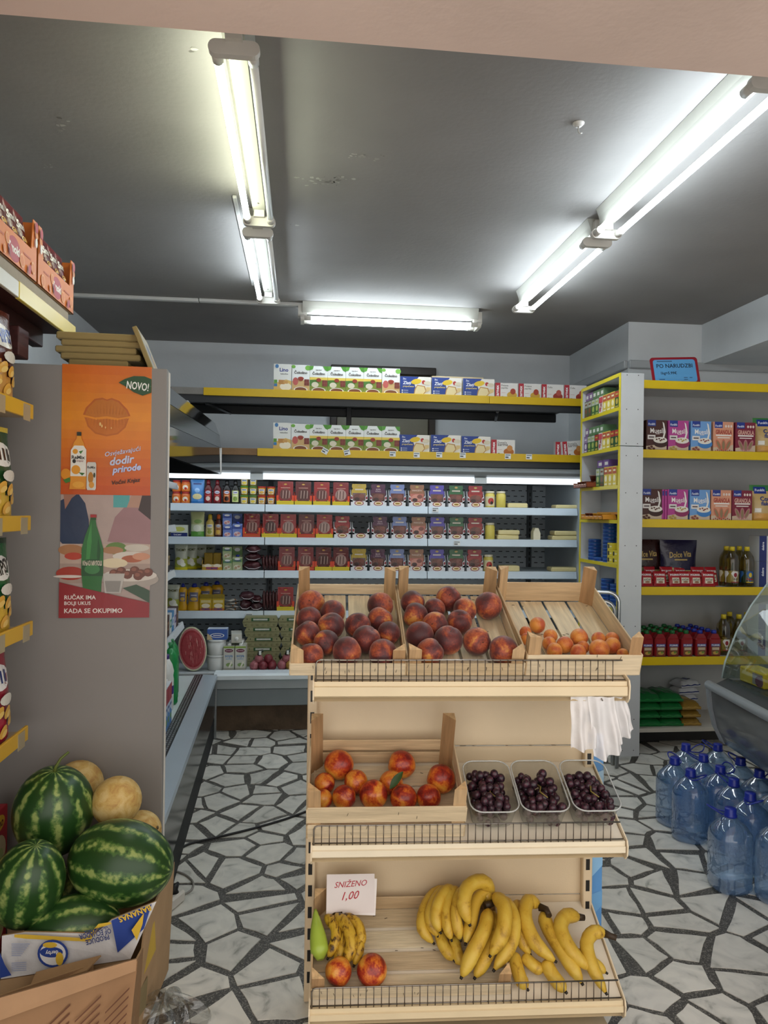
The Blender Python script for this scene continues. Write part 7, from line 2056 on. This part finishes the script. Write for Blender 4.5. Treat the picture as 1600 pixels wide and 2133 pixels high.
# ------------------------------------------------------------------ goods on the corner shelf (fronts look to -x)
RT_ = -math.pi / 2
GT = 'goods on the narrow white shelf'
def tea(c, c2, word=None, wc='#e6e6e0'):
    def f(P):
        P.rect(0, 0, 1, 1, c); P.rect(0, .62, 1, .95, c2)
        if word: P.text(word, .6, .45, .3, wc, .8, .03, rot=math.pi / 2); P.ell(.35, .25, .25, .14, '#b0485a', 10)
        else: P.ell(.5, .4, .3, .16, wc, 12); P.rect(.2, .75, .8, .84, wc); P.rect(.15, .08, .85, .16, wc)
    return f
TEAS = {'brown leaf': ('#4f5a42', '#a9aca0', None, '#7a4a30'), 'green leaf': ('#3f6a3a', '#b5baa8', None, '#a3b05a'), 'lettered': ('#dcd6cf', '#c3444f', 'YUMIS', '#8f2a40'), 'yellow': ('#d8c04a', '#b5543a', None, '#e9e2c0'), 'dark green': ('#24502c', '#a8322c', None, '#b5a04a'), 'purple': ('#6a4a7a', '#8f7aa0', None, '#d9d2dc')}
def tput(k, Y, z, h=.115, w=.058, X=XT + .012, lab=''):
    c = TEAS[k]
    put(('tea', k, h, w), cbox(w, .11, h, c[0], tea(*c), top='#cfcfc8'), 'small_carton', (X, Y, z), lab, 'box', 'small cartons on the narrow shelf', rot=RT_)
for si, (z, nm) in enumerate(((TZ[1], 'uppermost'), (TZ[2], 'second'))):
    seq = (['brown leaf', 'brown leaf', 'green leaf', 'green leaf', 'lettered', 'yellow', 'yellow', 'yellow', 'dark green'], ['purple', 'green leaf', 'green leaf', 'dark green', 'lettered', 'yellow', 'yellow', 'dark green', 'dark green'])[si]
    for k, s in enumerate(seq):
        Y = 4.99 - .0635 * k
        tput(s, Y, z + .0005, lab=f'{ORD[k]} small carton from the far end, {s}, on the {nm} narrow shelf')
        if k < 5: put(('tea2', s), cbox(.06, .09, .055, '#5a7a52' if k > 1 else '#7a5a86', lambda P: P.rect(.2, .3, .8, .7, '#d6d6ce')), 'flat_carton', (XT + .02, Y, z + .1165), f'small box lying on the {ORD[k]} small carton of the {nm} narrow shelf', 'box', GT, rot=RT_)
z = TZ[3]
for k, s in enumerate(['green leaf', 'brown leaf', 'yellow', 'yellow', 'yellow']):
    tput(s, 4.77 - .066 * k, z + .0005, .125, lab=f'{ORD[k]} small carton from the far end, {s}, on the spread shelf')
for k in range(2):
    put(('tea2', 'x'), cbox(.085, .09, .05, '#6a4a86', lambda P: P.rect(.3, .3, .9, .7, '#d6d6ce')), 'flat_carton', (XT + .02, 4.76 - .1 * k, z + .1265), f'{["purple box", "second purple box"][k]} lying on the small cartons of the spread shelf', 'box', GT, rot=RT_)
def cup(c, c2):
    def mk():
        b = MB(); b.lathe([(.022, 0), (.03, .034), (.031, .036)], c, 18); l = MB(); l.lathe([(.032, .0355), (.032, .0385), (0, .039)], c2, 18)
        return [(None, b, PLASTIC), ('lid', l, FOIL)]
    return mk
def tray(c, L):
    def mk():
        b = MB(); b.box(-L / 2, L / 2, 0, .003, 0, .024, c); b.box(-L / 2, L / 2, 0, .115, 0, .003, c); b.box(-L / 2, L / 2, .112, .115, 0, .05, c)
        for s in (-1, 1): b.box(s * L / 2 - (.003 if s > 0 else 0), s * L / 2 + (0 if s > 0 else .003), 0, .115, 0, .034, c)
        P = front(b, -L / 2, 0, 0, L, .024)
        for k in range(3): P.text('22', .5 + k * .17, .3, .4, '#2a1a14', .1, .04)
        for k in range(5): P.poly([(k * .2, 1.0), (k * .2 + .2, 1.0), (k * .2 + .1, .7)], '#e0b8a0')
        return [(None, b, CARD)]
    return mk
for (zz, c, cc, nm, Y0) in ((TZ[3], '#8f4426', ('#5a2a18', '#8f4a2c'), 'brown', 4.93), (TZ[4], '#cf8a24', ('#c98f2c', '#d9b04a'), 'orange', 4.72)):
    L = .24 if nm == 'brown' else .36
    put(('tray', nm), tray(c, L), 'spread_tray', (XT - .05, Y0, zz + .0005), f'{nm} display tray of small spread cups on the narrow shelf', 'carton', GT, rot=RT_)
    for k in range(3 if nm == 'brown' else 5):
        put(('cup', nm if k > 1 else 'brown'), cup(*(cc if k > 1 else ('#5a2a18', '#8f4a2c'))), 'spread_cup', (XT - .005, Y0 + L / 2 - .04 - .066 * k, zz + .004), f'{ORD[k]} small spread cup in the {nm} tray on the narrow shelf', 'cup', GT)
for k in range(3):
    put(('cupbig',), lambda: [(None, (lambda b: (b.lathe([(.032, 0), (.042, .03), (.044, .033)], '#4a2216', 20), b)[1])(MB()), PLASTIC), ('lid', (lambda b: (b.lathe([(.046, .0325), (.046, .037), (0, .038)], '#7a4a34', 20), b)[1])(MB()), FOIL)], 'spread_tub', ([(XT + .05, 4.895), (XT + .08, 4.54), (XT + .085, 4.45)][k][0], [(XT + .05, 4.895), (XT + .08, 4.54), (XT + .085, 4.45)][k][1], (TZ[3] + .046, TZ[4] + .001, TZ[4] + .001)[k]), f'brown spread tub, {["on the brown tray", "behind the orange tray", "nearest the white board"][k]}', 'tub', GT)
def tin():
    b = MB(); b.lathe([(.041, 0), (.043, .002), (.043, .021), (.041, .023), (.038, .0215), (0, .0215)], '#24569c', 22); b.lathe([(.0433, .006), (.0433, .016)], '#1b3f86', 22, close=False); return [(None, b, PLASTIC)]
def tins(Y, z, n, X, nm):
    for j in range(n):
        put('tin', tin, 'flat_tin', (X, Y, z + .0005 + .0235 * j), f'flat blue tin, {ORD[j]} from the bottom of the {nm} stack', 'tin', 'flat blue tins on the narrow shelf')
tins(4.90, TZ[5], 6, XT + .05, 'short'); tins(4.80, TZ[5], 1, XT + .05, 'single-tin'); tins(4.68, TZ[5], 12, XT + .06, 'tallest')
tins(4.70, TZ[6], 7, XT + .06, 'lower'); tins(4.58, TZ[6], 6, XT + .07, 'lower near')
for k, (Y, j) in enumerate(((4.57, 0), (4.57, 1), (4.57, 2), (4.49, 0), (4.49, 1))):
    put('ybx', cbox(.075, .08, .042, '#d6c432', lambda P: (P.rect(.1, .2, .4, .8, '#2a2a28'), P.rect(.5, .4, .9, .6, '#e9e2b0'))), 'yellow_tin_box', (XT + .015, Y, TZ[5] + .0005 + .0425 * j), f'yellow small box, {["lowest of three", "middle of three", "top of three", "lower of the near pair", "upper of the near pair"][k]} beside the blue tins', 'box', GT, rot=RT_)

# ------------------------------------------------------------------ goods in the side chiller (fronts look to +x)
RL = math.pi / 2 + LR
GS = 'goods in the side chiller'
def milk():
    def deco(P): P.rect(0, 0, 1, 1, '#c3d0e0'); P.rect(0, .6, 1, 1, '#a8323a'); P.poly([(0, 0), (1, 0), (1, .3), (0, .45)], '#5f8fc9'); P.rect(.15, .47, .85, .53, '#2f4a8c'); P.ell(.5, .2, .3, .08, '#6f9a4a', 10)
    r = cbox(.07, .07, .205, '#c3d0e0', deco, side='#a8323a', top='#d9dde2')(); c = MB(); c.lathe([(.014, .205), (.014, .22), (0, .221)], '#e9ebec', 12, (0, .03, 0)); return r + [('cap', c, PLASTIC)]
for k in range(7):
    for j in range(2):
        put('milk', milk, 'milk_carton', lw(-.142 - .074 * j, .80 + .076 * k, .4185), f'milk carton in the side chiller, {["front", "back"][j]} row, {ORD[k]} from the grey panel', 'carton', GS, rot=RL)
def jug(body, cap, band=None, h=.30, r=.045):
    def mk():
        b = MB(); b.lathe([(r * .85, 0), (r, .012), (r, h * .55), (r * .92, h * .62), (r, h * .7), (r * .8, h * .82), (r * .4, h * .93)], body, 20)
        if band: b.lathe([(r * 1.01, h * .3), (r * 1.01, h * .45)], band, 20, close=False)
        c = MB(); c.lathe([(r * .44, h * .91), (r * .44, h), (0, h + .001)], cap, 16); return [(None, b, PLASTIC), ('cap', c, PLASTIC)]
    return mk
for k in range(2):
    put('wjug', jug('#dadbd8', '#43307a', '#43307a'), 'yoghurt_bottle', lw(-.205, 1.41 + .1 * k, .4185), f'white yoghurt bottle with a purple cap, {["nearer", "farther"][k]} one in the side chiller', 'bottle', GS)
for k in range(3):
    put('gjug', jug('#1f8a48', '#1a7a3e', None, .34, .05), 'yoghurt_bottle', lw(-.205 - .012 * k, 1.64 + .115 * k, .4185), f'{ORD[k]} green yoghurt bottle from the front in the side chiller', 'bottle', GS)
b = MB(); b.ball((0, 0, .15), (.1, .12, .15), '#7a6040', 18, 12, lambda t, a: 1 + .05 * math.sin(6 * a + 3 * t)); b.build('brown_sack', KRAFT, None, lw(-.33, 2.10, .4185), label='brown sack at the far end of the side chiller deck', category='sack')
b = MB(); b.ball((0, 0, .1), (.09, .1, .1), '#4f7a34', 18, 12, lambda t, a: 1 + .08 * math.sin(8 * a + 5 * t)); b.build('green_cabbage', mat('cabbage_leaf', .5, noise=.35, nscale=18, bump=.5, bscale=18), None, lw(-.42, 1.72, .4185), label='green cabbage behind the green bottles', category='cabbage')
packs = [('#d9dde0', '#3f8f5a'), ('#4f8fc3', '#d9dde0'), ('#d6d2dc', '#5a4a8c'), ('#4a2c22', '#8f6a4a')]
for si, (z, xx) in enumerate(zip(LSH, LSX)):
    for k in range(8):
        y = 1.48 + .1 * k
        if si == 0 and k > 5: continue
        c, c2 = (packs[k % 4] if si == 3 else [('#3a2a24', '#8f6a3a'), ('#23201e', '#b59a6a'), ('#7a2028', '#d9c9b0'), ('#2a3a2c', '#a8b08a')][(k + si) % 4] if si in (1, 2) else [('#d9dde0', '#3a3a3a'), ('#2a5f3a', '#d9dde0')][k % 2])
        h_ = (.09, .16, .15, .12)[si]
        put(('lp', c, h_), cbox(.085, .06, h_, c, lambda P: (P.rect(.1, .3, .9, .7, c2), P.ell(.5, .5, .2, .12, c, 10))), 'dairy_pack', lw(xx - .015, y, z + .0045), f'{ORD[k]} dairy pack along the {["top", "second", "third", "lowest"][si]} shelf of the side chiller', 'pack', GS, rot=RL)
for k in range(2):
    b = MB(); b.lathe([(.018, 0), (.02, .07), (.045, .12), (.05, .15), (.047, .15)], '#7d1620', 18); b.build('red_goblet_tub', PLASTIC, None, lw(-.40, 2.09 + .12 * k, LSH[0] + .0045), label=f'{["nearer", "farther"][k]} dark red funnel shaped tub on the top shelf of the side chiller', category='tub', group=GS)
